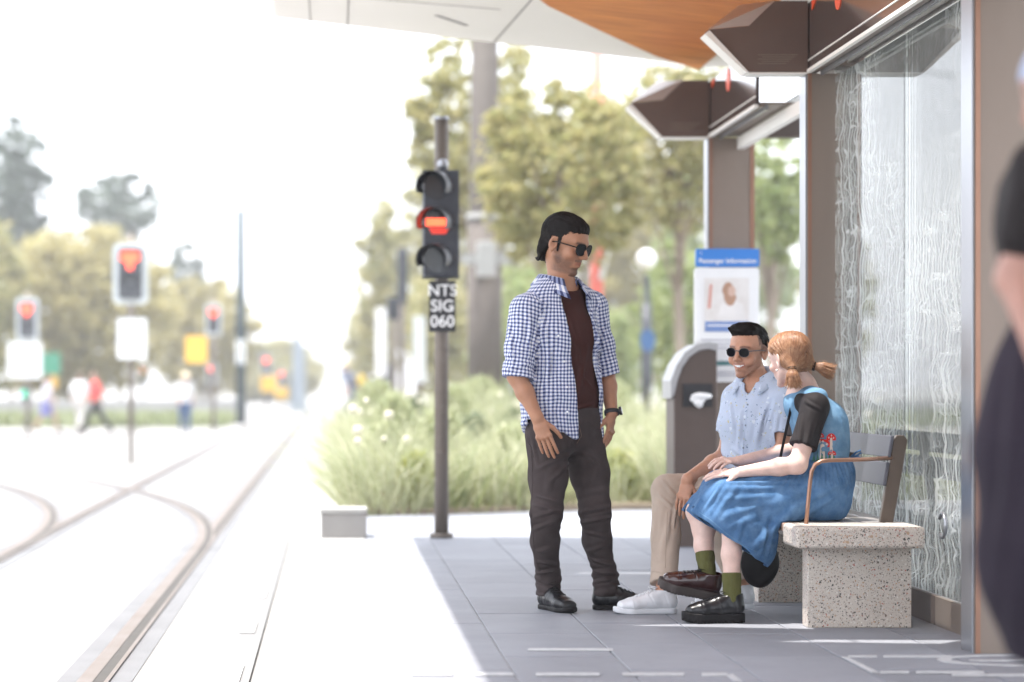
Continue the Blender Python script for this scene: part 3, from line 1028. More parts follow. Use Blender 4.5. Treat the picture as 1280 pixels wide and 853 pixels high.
def tree(x, y, h_trunk, w, h_crown, n, leaf, mi, label, seed, clumps=34, airy=0.5, lean=0.0, z0=-0.32, bark=None, group=None, name='gum_tree'):
    t = empty(name, (x, y, z0))
    tag(t, label, 'tree', group)
    me, ctr = crown_mesh('crown', w, h_crown, n, leaf, M_GUM[mi], clumps, seed, airy)
    cr = link_mesh('crown', me, t, (lean, 0, h_trunk))
    r = np.random.default_rng(seed + 99)
    mb = MB()
    tr = max(0.10, w * 0.055)
    top = h_trunk + h_crown * 0.55
    pts = [(lean * k / 6 + 0.08 * w * math.sin(k * 1.3 + seed) * (k > 0) * (k < 6) * 0.4, 0.05 * w * math.cos(k + seed) * (k > 0) * 0.4, top * k / 6) for k in range(7)]
    mb.tube(pts, [tr * (1.15 - 0.12 * k) for k in range(7)], 8)
    for c in ctr[r.choice(len(ctr), min(12, len(ctr)), replace=False)]:
        k = int(r.integers(3, 6))
        a = np.array(pts[k])
        e = np.array([c[0] + lean, c[1], c[2] + h_trunk])
        m1 = (a + e) / 2 + np.array([0, 0, -0.06 * w])
        mb.tube([a, m1, e], [tr * 0.42, tr * 0.26, tr * 0.08], 5)
    mb.build('trunk', bark or M_BARK, t)
    return t


def place(px, ytop, ybot, hw, D, n, leaf, mi, label, seed, **kw):
    """a tree that reads from ytop to ybot in the picture at distance D"""
    X = (px - 415) / F_PX * D
    zt = 1 + (480 - ytop) / F_PX * D
    zb = 1 + (480 - ybot) / F_PX * D
    w = hw / F_PX * D
    return tree(X, D, zb + 0.32, w, zt - zb, n, leaf, mi, label, seed, **kw)


GL = 'gum trees along the left side of the street'
place(15, 145, 330, 48, 105, 4600, 0.20, 1, 'tall blue-green gum tree with a high open crown, leftmost over the street', 1, clumps=26, airy=0.6, group=GL)
place(150, 215, 300, 54, 118, 2300, 0.20, 1, 'thin high gum crown sailing above the olive trees behind the middle signal', 2, clumps=16, airy=0.8, group=GL)
place(95, 285, 500, 120, 92, 11000, 0.19, 2, 'broad olive gum tree behind the signals and pedestrians on the left', 3, clumps=60, airy=0.35, group=GL)
place(232, 300, 420, 28, 125, 1600, 0.20, 1, 'narrow blue-green gum tree above the right red pedestrian signal', 4, clumps=10, airy=1.0, group=GL)
place(255, 345, 500, 66, 115, 9000, 0.2, 2, 'olive gum tree between the yellow sign and the tall pole', 5, clumps=36, group=GL)
place(340, 425, 505, 64, 170, 6000, 0.28, 0, 'farthest low green tree on the left, beyond the tall pole', 6, clumps=26, group=GL)
place(-20, 270, 495, 60, 84, 5200, 0.17, 0, 'dark green tree cut by the left picture edge above the white sign', 7, clumps=30, group=GL)
GR = 'trees behind the planting bed on the right'
place(480, 245, 480, 36, 88, 6500, 0.17, 0, 'green tree nearest the tracks on the right behind the dark signal', 8, clumps=20, airy=0.5, group=GR)
place(455, 370, 500, 28, 120, 1800, 0.2, 0, 'small distant green tree right of the tracks where the street fades', 9, clumps=16, group=GR)
place(548, 330, 500, 42, 70, 3600, 0.13, 0, 'green tree low behind the tram signal on the right', 10, clumps=22, group=GR)
place(600, 30, 300, 92, 44, 5200, 0.085, 0, 'tall gum tree behind the thick grey pole under the canopy edge', 11, clumps=44, airy=0.6, group=GR)
place(700, 95, 345, 105, 33, 7200, 0.066, 0, 'gum tree with hanging boughs above the standing man', 12, clumps=46, airy=0.5, group=GR)
place(850, 60, 300, 90, 38, 4600, 0.075, 0, 'gum tree behind the arrow shaped shelter bracket', 13, clumps=40, airy=0.7, group=GR)
place(965, 170, 330, 52, 42, 2600, 0.08, 3, 'green tree seen through the clear glass right of the information board', 14, clumps=26, airy=0.4, group=GR)
place(1130, 120, 470, 90, 55, 3800, 0.10, 0, 'gum tree standing behind the etched glass wall', 15, clumps=40, group=GR)
place(660, 330, 520, 75, 52, 4200, 0.09, 3, 'light green small tree behind the standing man at shoulder height', 16, clumps=36, airy=0.4, group=GR)
place(860, 300, 520, 66, 46, 4600, 0.08, 3, 'fresh green small tree behind the lamp post and blue sign', 17, clumps=36, airy=0.3, group=GR)
place(760, 380, 520, 50, 60, 2600, 0.09, 3, 'fresh green small tree behind the red post', 18, clumps=30, airy=0.4, group=GR)
place(590, 150, 500, 90, 95, 9000, 0.17, 0, 'far gum tree filling the gap left of the standing man', 19, clumps=60, airy=0.3, group=GR)
place(760, 120, 500, 110, 100, 12000, 0.18, 2, 'broad far gum tree filling the sky right of the standing man', 20, clumps=70, airy=0.3, group=GR)
place(900, 150, 500, 90, 90, 8000, 0.17, 3, 'far green tree behind the far shelter post', 21, clumps=60, airy=0.3, group=GR)
place(1090, 230, 500, 100, 105, 8000, 0.18, 0, 'far gum tree seen through the upper etched glass', 22, clumps=60, airy=0.3, group=GR)
# white hedge-like planting and grass strip across the street on the left
M_STRIP = m_leaf('verge_grass', (0.20, 0.24, 0.10), (0.30, 0.32, 0.16), 0.2)


def blades(n, xr, yr, hgt, wid, seed, m_, name, z0=0.0, fx=None, clump=0, flower=0.0, flower_col=None):
    r = np.random.default_rng(seed)
    if clump:
        cx = r.uniform(*xr, clump); cy = yr[0] + (yr[1] - yr[0]) * r.uniform(0, 1, clump) ** 1.6
        ch = r.uniform(0.45, 1.1, clump) * (0.78 + 0.28 * np.sin(cx * 2.3 + cy * 0.9) * np.cos(cy * 0.7 + 1))
        i = r.integers(0, clump, n)
        sp = 0.12
        bx = cx[i] + r.normal(0, sp, n); by = cy[i] + r.normal(0, sp, n)
        hh = hgt * ch[i] * r.uniform(0.5, 1.1, n)
        lean = np.stack([bx - cx[i], by - cy[i]], 1) * 2.6 + r.normal(0, 0.16, (n, 2)) * hgt
    else:
        bx = r.uniform(*xr, n); by = r.uniform(*yr, n)
        hh = hgt * r.uniform(0.5, 1.1, n)
        lean = r.normal(0, 0.25, (n, 2)) * hgt
    if fx is not None:
        keep = fx(bx, by)
        bx, by, hh, lean = bx[keep], by[keep], hh[keep], lean[keep]
    n = len(bx)
    a = r.uniform(0, 6.28, n)
    wx, wy = np.cos(a) * wid, np.sin(a) * wid
    V = np.zeros((n, 5, 3))
    V[:, 0] = np.stack([bx - wx, by - wy, np.full(n, z0)], 1)
    V[:, 1] = np.stack([bx + wx, by + wy, np.full(n, z0)], 1)
    mx, my = bx + lean[:, 0] * 0.35, by + lean[:, 1] * 0.35
    V[:, 2] = np.stack([mx + wx * 0.8, my + wy * 0.8, z0 + hh * 0.62], 1)
    V[:, 3] = np.stack([mx - wx * 0.8, my - wy * 0.8, z0 + hh * 0.62], 1)
    V[:, 4] = np.stack([bx + lean[:, 0], by + lean[:, 1], z0 + hh], 1)
    b0 = np.arange(n)[:, None] * 5
    tri = np.concatenate([b0 + [0, 1, 2], b0 + [0, 2, 3], b0 + [3, 2, 4]])
    me = np_mesh(name, V.reshape(-1, 3), tri, m_, smooth=False)
    return link_mesh(name, me)


kind(blades(6000, (-16, -3.2), (72, 80), 0.5, 0.05, 31, M_STRIP, 'verge_grass', -0.32), 'stuff')

# planting bed
pb = MB().prism([(0.12, 18.3, -0.02), (0.9, 18.6, -0.02), (1.6, 19.0, -0.02), (2.7, 19.3, -0.02), (6.4, 19.3, -0.02), (6.4, 60, -0.02), (0.12, 60, -0.02)], (0, 0, 0.06))
kind(pb.build('planting_soil', mat('garden_soil', (0.16, 0.12, 0.085), rough=0.95, col2=(0.26, 0.21, 0.15), vscale=4, bump=0.5, bscale=20)), 'structure')
M_G1 = m_leaf('pale_grass', (0.31, 0.34, 0.19), (0.48, 0.47, 0.31), 0.35)
M_G2 = m_leaf('green_grass', (0.17, 0.21, 0.085), (0.30, 0.32, 0.14), 0.35)
edge = lambda x, y: y > 18.2 + np.clip((x - 0.1) * 0.5, 0, 1.1)
kind(blades(42000, (0.16, 6.2), (18.3, 44), 0.98, 0.006, 41, M_G1, 'pale_tussock_grass', 0.0, edge, 620), 'stuff')
kind(blades(15000, (0.16, 6.2), (18.4, 44), 0.80, 0.007, 42, M_G2, 'green_tussock_grass', 0.0, edge, 200), 'stuff')
# white flower heads over the grasses
r_ = np.random.default_rng(5)
mb = MB()
for i in range(110):
    x = r_.uniform(0.2, 6); y = 18.6 + 22 * r_.uniform(0, 1) ** 1.6
    if not edge(x, y):
        continue
    mb.ball((x, y, r_.uniform(0.45, 0.92)), r_.uniform(0.02, 0.045), 6, 4)
kind(mb.build('pale_seed_heads', mat('seed_head', (0.62, 0.58, 0.47), rough=0.9)), 'stuff')


def bush(x, y, w, h, n, m_, label, seed, leaf=0.03, name='bush'):
    t = empty(name, (x, y, 0.02))
    tag(t, label, 'bush')
    r = np.random.default_rng(seed)
    ph = r.uniform(0, 6.28, n); rr = w * np.sqrt(r.uniform(0, 1, n)); zz = r.uniform(0.05, 1, n)
    rr *= np.sqrt(np.clip(1.05 - zz ** 2, 0.05, 1))
    P = np.stack([rr * np.cos(ph), rr * np.sin(ph), zz * h], 1) + r.normal(0, 0.02, (n, 3))
    u = r.normal(size=(n, 3)) + np.array([0, 0, 0.8]); u /= np.linalg.norm(u, axis=1)[:, None]
    w_ = np.cross(u, r.normal(size=(n, 3))); w_ /= np.linalg.norm(w_, axis=1)[:, None]
    s = leaf * r.uniform(0.6, 1.6, n)[:, None]
    V = np.stack([P - u * s * 1.4, P + w_ * s * 0.4, P + u * s * 1.4, P - w_ * s * 0.4], 1).reshape(-1, 3)
    link_mesh('foliage', np_mesh('foliage', V, np.arange(4 * n).reshape(n, 4), m_, smooth=False), t)
    mb = MB()
    for k in range(6):
        a = k * 1.05
        mb.tube([(0, 0, 0), (w * 0.4 * math.cos(a), w * 0.4 * math.sin(a), h * 0.6)], [0.012, 0.004], 5)
    mb.build('stem', M_BARK, t)
    return t


M_B1 = m_leaf('yellow_green_leaves', (0.25, 0.30, 0.05), (0.42, 0.40, 0.09), 0.4)
M_B2 = m_leaf('dark_green_leaves', (0.07, 0.10, 0.045), (0.13, 0.16, 0.07), 0.3)
M_B3 = m_leaf('russet_leaves', (0.22, 0.12, 0.06), (0.34, 0.20, 0.10), 0.3)
bush(0.66, 18.95, 0.17, 0.40, 1500, M_B1, 'yellow-green bush at the bed corner behind the tram signal pole', 51)
bush(0.50, 18.90, 0.14, 0.20, 700, M_B3, 'low russet bush left of the tram signal pole', 52)
bush(1.35, 23.2, 0.28, 0.66, 1700, M_B2, 'dark green bush in the grass between the pole and the standing man', 53)
bush(2.37, 20.1, 0.24, 0.40, 1400, M_B1, 'yellow-green bush right of the standing man near the bin', 54)
bush(1.95, 25.5, 0.3, 0.7, 1300, M_B2, 'dark green bush in the grass behind the standing man', 55)
bush(0.95, 29.0, 0.35, 0.8, 1300, M_B2, 'dark green bush far back in the grass by the thick pole', 56)

M_B4 = m_leaf('sage_leaves', (0.30, 0.34, 0.18), (0.46, 0.47, 0.28), 0.4)
r5 = np.random.default_rng(77)
for k, (x, y, w, h) in enumerate(((0.45, 20.6, 0.26, 0.62), (0.95, 21.2, 0.30, 0.72), (1.55, 20.8, 0.30, 0.60), (2.05, 22.0, 0.34, 0.78), (0.62, 24.0, 0.36, 0.85), (1.30, 26.0, 0.42, 0.95), (2.55, 24.5, 0.40, 0.88), (0.55, 30.0, 0.45, 1.0), (3.1, 27.0, 0.5, 1.0), (1.9, 31.0, 0.5, 1.05))):
    bush(x, y, w, h, 2300, M_B4, ('rounded sage green shrub at the front of the bed near the tram signal', 'rounded sage green shrub behind the tram signal pole', 'rounded sage green shrub low behind the standing man', 'sage green shrub between the standing man and the bin',
         'taller sage green shrub at the left side of the bed', 'sage green shrub in the middle of the grasses', 'sage green shrub behind the bin', 'sage green shrub at the far left of the bed', 'large sage shrub behind the shelter post', 'large sage shrub far back behind the standing man')[k], 60 + k, 0.028, 'shrub')

# ---------------------------------------------------------------- poles, signals, signs
M_RED = mat('red_lamp', (0.8, 0.03, 0.01), rough=0.3, emit=((1.0, 0.085, 0.03), 1.3))
M_RED_S = mat('red_lamp_soft', (0.7, 0.02, 0.01), rough=0.3, emit=((1.0, 0.05, 0.02), 0.18))
M_GREENL = mat('green_lamp', (0.0, 0.7, 0.4), rough=0.3, emit=((0.0, 0.9, 0.55), 0.3))
M_LENS = mat('dark_lens', (0.03, 0.035, 0.045), rough=0.12, var=0.05)
M_SIGW = mat('white_sign', (0.75, 0.76, 0.75), rough=0.5, var=0.03)
M_BORDER = mat('pale_board_border', (0.60, 0.64, 0.65), rough=0.5, var=0.03)
M_GREYB = mat('pale_grey_box', (0.34, 0.34, 0.33), rough=0.7, spec=0.2, var=0.04)
M_YEL = mat('yellow_sign', (0.80, 0.47, 0.05), rough=0.5, var=0.04)
M_GSIGN = mat('green_sign', (0.03, 0.28, 0.16), rough=0.5, var=0.04)


def disc(mb, c, r, depth, n=20, r2=None):
    p = [(c[0] + r * math.cos(2 * math.pi * k / n), c[1], c[2] + (r2 or r) * math.sin(2 * math.pi * k / n)) for k in range(n)]
    return mb.prism(p, (0, -depth, 0))


# main tram signal on its pole
GX, GY = 0.712, 15.72
sp = empty('tram_signal', (GX, GY, 0))
tag(sp, 'tall tram signal with a lit red bar and white lettered plate at the platform end', 'tram signal')
G0 = (GX, GY, 0)
MB().tube([(GX, GY, 0), (GX, GY, 2.715)], 0.046, 18).build('pole', M_POLE, sp, base=G0)
MB().tube([(GX, GY, 2.715), (GX, GY, 2.738)], [0.05, 0.044], 18).build('pole_cap', M_SILVER, sp, base=G0)
MB().tube([(GX, GY, 0), (GX, GY, 0.03)], 0.075, 18).build('base_flange', M_POLE, sp, base=G0)
z1, z0 = 2.37, 1.69
hx0, hx1 = GX - 0.125, GX + 0.098
hs = MB().box((hx0, 15.50, z0), (hx1, 15.63, z1)).build('signal_housing', mat('signal_housing_black', (0.03, 0.035, 0.05), rough=0.4, var=0.1), sp, base=G0, bevel=0.006)
MB().box((hx0 - 0.004, 15.632, z0 - 0.012), (hx1 + 0.012, 15.638, z1 + 0.012)).build('backing_board', M_DARKGREY, sp, base=G0)
for i, cz in enumerate((2.265, 2.035, 1.80)):
    c = (GX - 0.035, 15.50, cz)
    mb = MB()
    disc(mb, c, 0.088, 0.012)
    ln = mb.build('lens', M_LENS if i != 1 else M_LENS, hs, base=G0)
    # hood: open half tube over the lens, pointing towards the camera
    mb = MB()
    for k in range(14):
        a0 = R(-25 + k * 230 / 14); a1 = R(-25 + (k + 1) * 230 / 14)
        pr = []
        for a, rr in ((a0, 0.100), (a1, 0.100), (a1, 0.094), (a0, 0.094)):
            pr.append((c[0] + rr * math.cos(a), 15.499, c[2] + rr * math.sin(a)))
        mb.prism(pr, (-0.05, -0.20, -0.012))
    mb.build('visor', M_BLACK, hs, base=G0)
    if i == 1:
        MB().box((c[0] - 0.075, 15.478, cz - 0.024), (c[0] + 0.088, 15.487, cz + 0.024)).build('red_bar', M_RED, hs, base=G0)
        MB().prism([(c[0] - 0.06, 15.48, cz - 0.035), (c[0] + 0.075, 15.48, cz - 0.035), (c[0] + 0.05, 15.48, cz - 0.075), (c[0] - 0.035, 15.48, cz - 0.075)], (0, -0.004, 0)).build('red_glow_lens', M_RED_S, hs, base=G0)
MB().ball((GX + 0.004, 15.62, 2.415), (0.036, 0.036, 0.04), 14, 9).build('bracket_knob', M_SILVER, sp, base=G0)
MB().box((GX - 0.03, 15.62, z1), (GX + 0.03, 15.70, z1 + 0.02)).build('mounting_bracket', M_POLE, sp, base=G0)
MB().box((GX - 0.03, 15.62, z0 - 0.03), (GX + 0.03, 15.70, z0 - 0.012)).build('mounting_bracket', M_POLE, sp, base=G0)
pl = MB().box((GX - 0.085, 15.60, 1.335), (GX + 0.085, 15.615, 1.665)).build('lettered_plate', M_BLACK, sp, base=G0)
for k, s_ in enumerate(('NTS', 'SIG', '060')):
    put_text(s_, 0.105, M_WPRINT, pl, (0.0, 15.597 - GY, 1.60 - 0.10 * k), (R(90), 0, 0), True)
for zz_ in (0.55, 0.95, 1.22):
    MB().tube([(GX, GY, zz_), (GX, GY, zz_ + 0.012)], 0.0475, 18).build('pole_band', M_POLE, sp, base=G0)


def ped_signal(px, y0, y1, w_px, D, base_y, label, plate=None, plate_m=None, group=None, heart=True, top_pin=True):
    """two-aspect signal head on a thin pole; y0, y1: top and bottom of the head in the picture"""
    s = D / F_PX
    X = (px - 415) * s
    zt, zb = 1 + (480 - y0) * s, 1 + (480 - y1) * s
    w = w_px * s
    b = (X, D, -0.31)
    o = empty('traffic_signal', b)
    tag(o, label, 'traffic signal', group)
    z_pole = zt + (0.16 if top_pin else 0)
    MB().tube([(X, D, -0.31), (X, D, z_pole)], 0.045 if D < 45 else 0.06, 10).build('pole', M_POLE, o, base=b)
    MB().prism(rrect(X - w / 2, zb, X + w / 2, zt, w * 0.18, D - 0.10), (0, 0.02, 0)).build('backing_board', M_BORDER, o, base=b)
    iw, ih = w * 0.33, (zt - zb)
    hd = MB().prism(rrect(X - iw, zb + ih * 0.09, X + iw, zt - ih * 0.08, w * 0.06, D - 0.24), (0, 0.135, 0)).build('signal_housing', M_DARKGREY, o, base=b)
    cz1, cz2 = zt - ih * 0.27, zb + ih * 0.33
    mb = MB(); disc(mb, (X, D - 0.24, cz2), iw * 0.75, 0.01)
    mb.build('lens', M_LENS, hd, base=b)
    q = iw * 0.85
    # red T shape lamp
    mb = MB().prism([(X - q * 0.95, D - 0.245, cz1 + q * 0.75), (X - q * 0.95, D - 0.245, cz1), (X - q * 0.32, D - 0.245, cz1 - q * 0.35), (X - q * 0.25, D - 0.245, cz1 - q),
                     (X + q * 0.25, D - 0.245, cz1 - q), (X + q * 0.32, D - 0.245, cz1 - q * 0.35), (X + q * 0.95, D - 0.245, cz1), (X + q * 0.95, D - 0.245, cz1 + q * 0.75)], (0, -0.01, 0))
    mb.build('red_lamp', M_RED, hd, base=b)
    for c_ in (cz1, cz2):
        mb = MB()
        for k in range(8):
            a0 = math.pi * k / 8; a1 = math.pi * (k + 1) / 8
            mb.prism([(X + q * 1.12 * math.cos(a), D - 0.241, c_ + q * 1.12 * math.sin(a)) if j < 2 else (X + q * 1.04 * math.cos(a), D - 0.241, c_ + q * 1.04 * math.sin(a)) for j, a in enumerate((a0, a1, a1, a0))], (0, -0.12, -0.01))
        mb.build('visor', M_BLACK, hd, base=b)
    if plate:
        x0, ya, x1, yb = plate
        MB().prism(rrect((x0 - 415) * s, 1 + (480 - yb) * s, (x1 - 415) * s, 1 + (480 - ya) * s, 0.03, D - 0.09), (0, 0.015, 0)).build('plate', plate_m or M_SIGW, o, base=b)
    return o


PG = 'red tram signals beside the tracks'
ped_signal(164, 305, 381, 44, 39, 580, 'largest of the pale bordered red signals, with white plate, standing between the tracks', (147, 398, 184, 449), M_SIGW, PG)
ped_signal(35, 373, 427, 28, 60, 545, 'pale bordered red signal above the big white sign at the far left', (10, 428, 53, 473), M_SIGW, PG)
ped_signal(267, 381, 420, 20, 66, 540, 'narrow red signal with yellow sign, left of the tall thin pole', (232, 420, 259, 454), M_YEL, PG)
ped_signal(333, 444, 470, 13, 100, 520, 'small distant red signal with yellow sign right of the tall thin pole', (326, 469, 346, 490), M_YEL, PG, top_pin=False)
ped_signal(352, 462, 484, 10, 125, 515, 'smallest and farthest red signal with orange sign by the grey tower', (344, 484, 360, 498), M_YEL, PG, top_pin=False)
ped_signal(178, 458, 482, 12, 95, 520, 'small red signal low behind the middle signal pole', None, None, PG, top_pin=False)
ped_signal(265, 455, 480, 14, 84, 525, 'small red signal low beneath the yellow sign', None, None, PG, top_pin=False)


def simple_pole(px, ytop, D, rad, label, name='pole', m_=None, cat='pole', z0=-0.31, parts=None, group=None):
    s = D / F_PX
    X = (px - 415) * s
    zt = 1 + (480 - ytop) * s
    b = (X, D, z0)
    o = empty(name, b)
    tag(o, label, cat, group)
    MB().tube([(X, D, z0), (X, D, z0 + (zt - z0) * 0.5), (X, D, zt)], [rad, rad * 0.95, rad * 0.85], 14).build('shaft', m_ or M_POLE, o, base=b)
    MB().tube([(X, D, z0), (X, D, z0 + 0.06)], rad * 1.6, 14).build('base_flange', m_ or M_POLE, o, base=b)
    return o, X, s


o, X, s = simple_pole(301, 262, 78, 0.15, 'tall thin blue-grey pole standing alone beside the tracks', m_=mat('blue_grey_paint', (0.025, 0.045, 0.055), rough=0.7, spec=0.1))
MB().box((X - 0.14, 77.86, 1 + 25 * s), (X + 0.14, 77.92, 1 + 55 * s)).build('plate', M_SIGW, o, base=(X, 78, -0.31))
# thick grey pole behind the bed
o, X, s = simple_pole(606, 50, 40, 0.27, 'thick grey pole with white collar and box rising behind the planting bed', name='thick_pole', z0=0.0, m_=mat('thick_pole_grey', (0.085, 0.074, 0.066), rough=0.7, spec=0.2, var=0.08))
b = (X, 40, 0)
o.children[0].data  # shaft
MB().tube([(X, 40, 1 + 205 * s), (X, 40, 1 + 212 * s)], 0.31, 16).build('collar', M_GREYB, o, base=b)
MB().tube([(X, 40, 0.01), (X, 40, 1 + 205 * s)], 0.292, 20).build('lower_shaft', mat('brown_grey_pole', (0.11, 0.095, 0.085), rough=0.7, spec=0.2, var=0.08), o, base=b)
MB().box((X - 0.16, 39.55, 1 + 132 * s), (X + 0.16, 39.70, 1 + 176 * s)).build('junction_box', M_GREYB, o, base=b, bevel=0.02)
MB().box((X - 0.40, 39.72, 1 + 148 * s), (X + 0.40, 39.76, 1 + 162 * s)).build('band', M_GREYB, o, base=b)
# red post
o, X, s = simple_pole(746, 40, 36, 0.10, 'salmon red leaning post behind the standing man', name='red_post', cat='post', z0=0.0, m_=mat('salmon_red_paint', (0.62, 0.14, 0.11), rough=0.5, var=0.08))
MB().tube([(X + 0.05, 35.9, 1 + 130 * s), (X + 0.30, 35.8, 1 + 225 * s)], [0.045, 0.03], 10).build('brace', M_SIGW, o, base=(X, 36, 0))
# lamp post with globe and blue sign
o, X, s = simple_pole(808, 345, 36, 0.055, 'dark lamp post with white globe and blue sign behind the seated man', name='lamp_post', cat='lamp post', z0=0.0, m_=M_DARKGREY)
b = (X, 36, 0)
MB().ball((X, 36, 1 + 156 * s), 0.15, 16, 12).build('globe', mat('white_globe', (0.85, 0.85, 0.85), rough=0.15), o, base=b)
MB().prism([(X + 0.115 * math.cos(a), 35.85, 1 + 54 * s + 0.17 * math.sin(a)) for a in np.linspace(0, 6.0, 16)], (0, 0.02, 0)).build('blue_sign', mat('blue_sign', (0.07, 0.14, 0.29), rough=0.6, spec=0.2), o, base=b)
MB().tube([(X, 36, 0), (X, 36, 1 + 100 * s)], 0.085, 12).build('sleeve', M_DARKGREY, o, base=b)
# dark signals and signs right of the tracks, behind the tram signal
for px, y0_, y1_, w, D, lab in ((503, 310, 380, 13, 48, 'dark traffic signal head just left of the tram signal'), (493, 372, 400, 18, 52, 'dark squat signal box below the dark signal head'),
                                (483, 455, 490, 12, 70, 'dark small signal low over the grasses right of the tracks')):
    s = D / F_PX
    X = (px - 415) * s
    b = (X, D, -0.31)
    o = empty('traffic_signal', b)
    tag(o, lab, 'traffic signal', 'dark signals right of the tracks')
    MB().tube([(X, D + 0.1, -0.31), (X, D + 0.1, 1 + (480 - y0_) * s)], 0.06, 10).build('pole', M_POLE, o, base=b)
    h = MB().box((X - w * s / 2, D - 0.12, 1 + (480 - y1_) * s), (X + w * s / 2, D + 0.04, 1 + (480 - y0_) * s)).build('signal_housing', M_DARKGREY, o, base=b, bevel=0.02)
    for k in range(3):
        mb = MB(); disc(mb, (X, D - 0.121, 1 + (480 - y0_ - (y1_ - y0_) * (0.2 + 0.3 * k)) * s), w * s * 0.32, 0.02)
        mb.build('lens', M_LENS, h, base=b)
for px, y0_, y1_, w, D, lab, m_ in ((476, 385, 470, 13, 60, 'tall white notice panel on a post right of the tracks', M_SIGW), (524, 395, 478, 15, 46, 'pale grey upright panel behind the tram signal pole', M_BORDER)):
    s = D / F_PX
    X = (px - 415) * s
    b = (X, D, -0.31)
    o = empty('notice_panel', b)
    tag(o, lab, 'sign')
    MB().tube([(X, D + 0.1, -0.31), (X, D + 0.1, 1 + (480 - y0_) * s)], 0.07, 10).build('post', M_POLE, o, base=b)
    MB().prism(rrect(X - w * s / 2, 1 + (480 - y1_) * s, X + w * s / 2, 1 + (480 - y0_) * s, 0.04, D), (0, 0.04, 0)).build('panel', m_, o, base=b)
# green road sign with orange patch, green pedestrian lamp at left
o, X, s = simple_pole(60, 440, 88, 0.06, 'green road sign with orange panel behind the far left signal', name='road_sign', cat='road sign')
b = (X, 88, -0.31)
MB().prism(rrect((50 - 415) * s, 1 + 12 * s, (76 - 415) * s, 1 + 39 * s, 0.05, 87.85), (0, 0.03, 0)).build('green_panel', M_GSIGN, o, base=b)
MB().box(((57 - 415) * s, 87.8, 1 - 6 * s), ((72 - 415) * s, 87.84, 1 + 10 * s)).build('orange_panel', M_YEL, o, base=b)
o, X, s = simple_pole(34, 484, 62, 0.05, 'short post with a green walking lamp under the big white sign', name='walk_signal', cat='signal')
b = (X, 62, -0.31)
h = MB().box((X - 0.13, 61.8, 1 - 22 * s), (X + 0.13, 61.95, 1 - 3 * s)).build('lamp_box', M_DARKGREY, o, base=b)
mb = MB(); disc(mb, (X, 61.8, 1 - 12.5 * s), 0.11, 0.02)
mb.build('green_lamp', M_GREENL, h, base=b)
# grey totem tower between the tracks and distant towers
s = 112 / F_PX
X = (373 - 415) * s
o = empty('grey_totem', (X, 112, -0.31))
tag(o, 'slender blue-grey tower with pointed top at the end of the tracks', 'tower')
b = (X, 112, -0.31)
mg = mat('blue_grey_cladding', (0.25, 0.29, 0.33), rough=0.5, var=0.08)
MB().prism([(X - 0.34, 112, -0.31), (X + 0.34, 112, -0.31), (X + 0.30, 112, 2.6), (X - 0.1, 112, 3.5), (X - 0.26, 112, 2.9)], (0, 0.5, 0)).build('tower_body', mg, o, base=b)
MB().box((X - 0.40, 111.9, -0.31), (X + 0.40, 112.6, 0.25)).build('plinth', mg, o, base=b)
M_FAR = mat('far_facade', (0.36, 0.40, 0.45), rough=0.6, var=0.05, vscale=0.02)
M_FARW = mat('far_window', (0.18, 0.24, 0.30), rough=0.3, var=0.05)
for px, yt, w, D, lab in ((398, 452, 15, 760, 'far pale blue office block right of the grey tower'), (412, 440, 9, 900, 'narrow far tower at the vanishing point of the street'),
                          (424, 458, 14, 820, 'far block just right of the vanishing point'), (388, 462, 12, 700, 'low far block behind the grey tower')):
    s = D / F_PX
    X = (px - 415) * s
    h_ = 1 + (480 - yt) * s
    b = (X, D, -0.31)
    o = empty('far_building', b)
    tag(o, lab, 'building', 'far buildings at the end of the street')
    wl_ = MB().box((X - w * s / 2, D, -0.31), (X + w * s / 2, D + 20, h_)).build('wall', M_FAR, o, base=b)
    nfl = max(3, int(h_ / 3.6))
    for k in range(nfl):
        MB().box((X - w * s / 2 + 0.3, D - 0.06, k * 3.4 + 1), (X + w * s / 2 - 0.3, D - 0.01, k * 3.4 + 2.9)).build('window', M_FARW, o, base=b)
# span wires over the tracks
for (p, q, lab) in (((-60, 95, 50), (230, -30, 50), 'overhead wire crossing the top left of the sky'), ((170, 40, 45), (372, 86, 62), 'thin overhead wire dipping over the tracks toward the canopy')):
    a, c = at(*p), at(*q)
    pts = [a + (c - a) * t + np.array([0, 0, -0.5 * math.sin(math.pi * t)]) for t in np.linspace(0, 1, 12)]
    o = MB().tube(pts, 0.022, 5).build('overhead_wire', M_DARKGREY)
    tag(o, lab, 'wire')
# low pale garden wall across the street on the left
o = MB().box((-22, 82, -0.32), (-2.9, 82.5, 0.45)).build('garden_wall', M_CONC)
tag(o, 'low pale wall running behind the pedestrians across the street', 'wall')
# ---------------------------------------------------------------- modelling with distance fields
def unit(v):
    v = np.asarray(v, float)
    return v / (np.linalg.norm(v) + 1e-12)


class Fr:
    """local frame: x to the person's right, y forward, z up"""

    def __init__(s, c, fwd, up=(0, 0, 1), sc=1.0):
        s.c = np.asarray(c, float)
        f = unit(fwd)
        u = np.asarray(up, float)
        u = unit(u - np.dot(u, f) * f)
        r = np.cross(f, u)
        s.R = np.stack([r, f, u], 1)
        s.s = sc

    def p(s, x, y=None, z=None):
        q = np.array([x, y, z], float) if y is not None else np.asarray(x, float)
        return s.c + s.R @ (q * s.s)

    def d(s, x, y, z):
        return s.R @ np.array([x, y, z], float)

    def loc(s, V):
        return ((V - s.c) @ s.R) / s.s


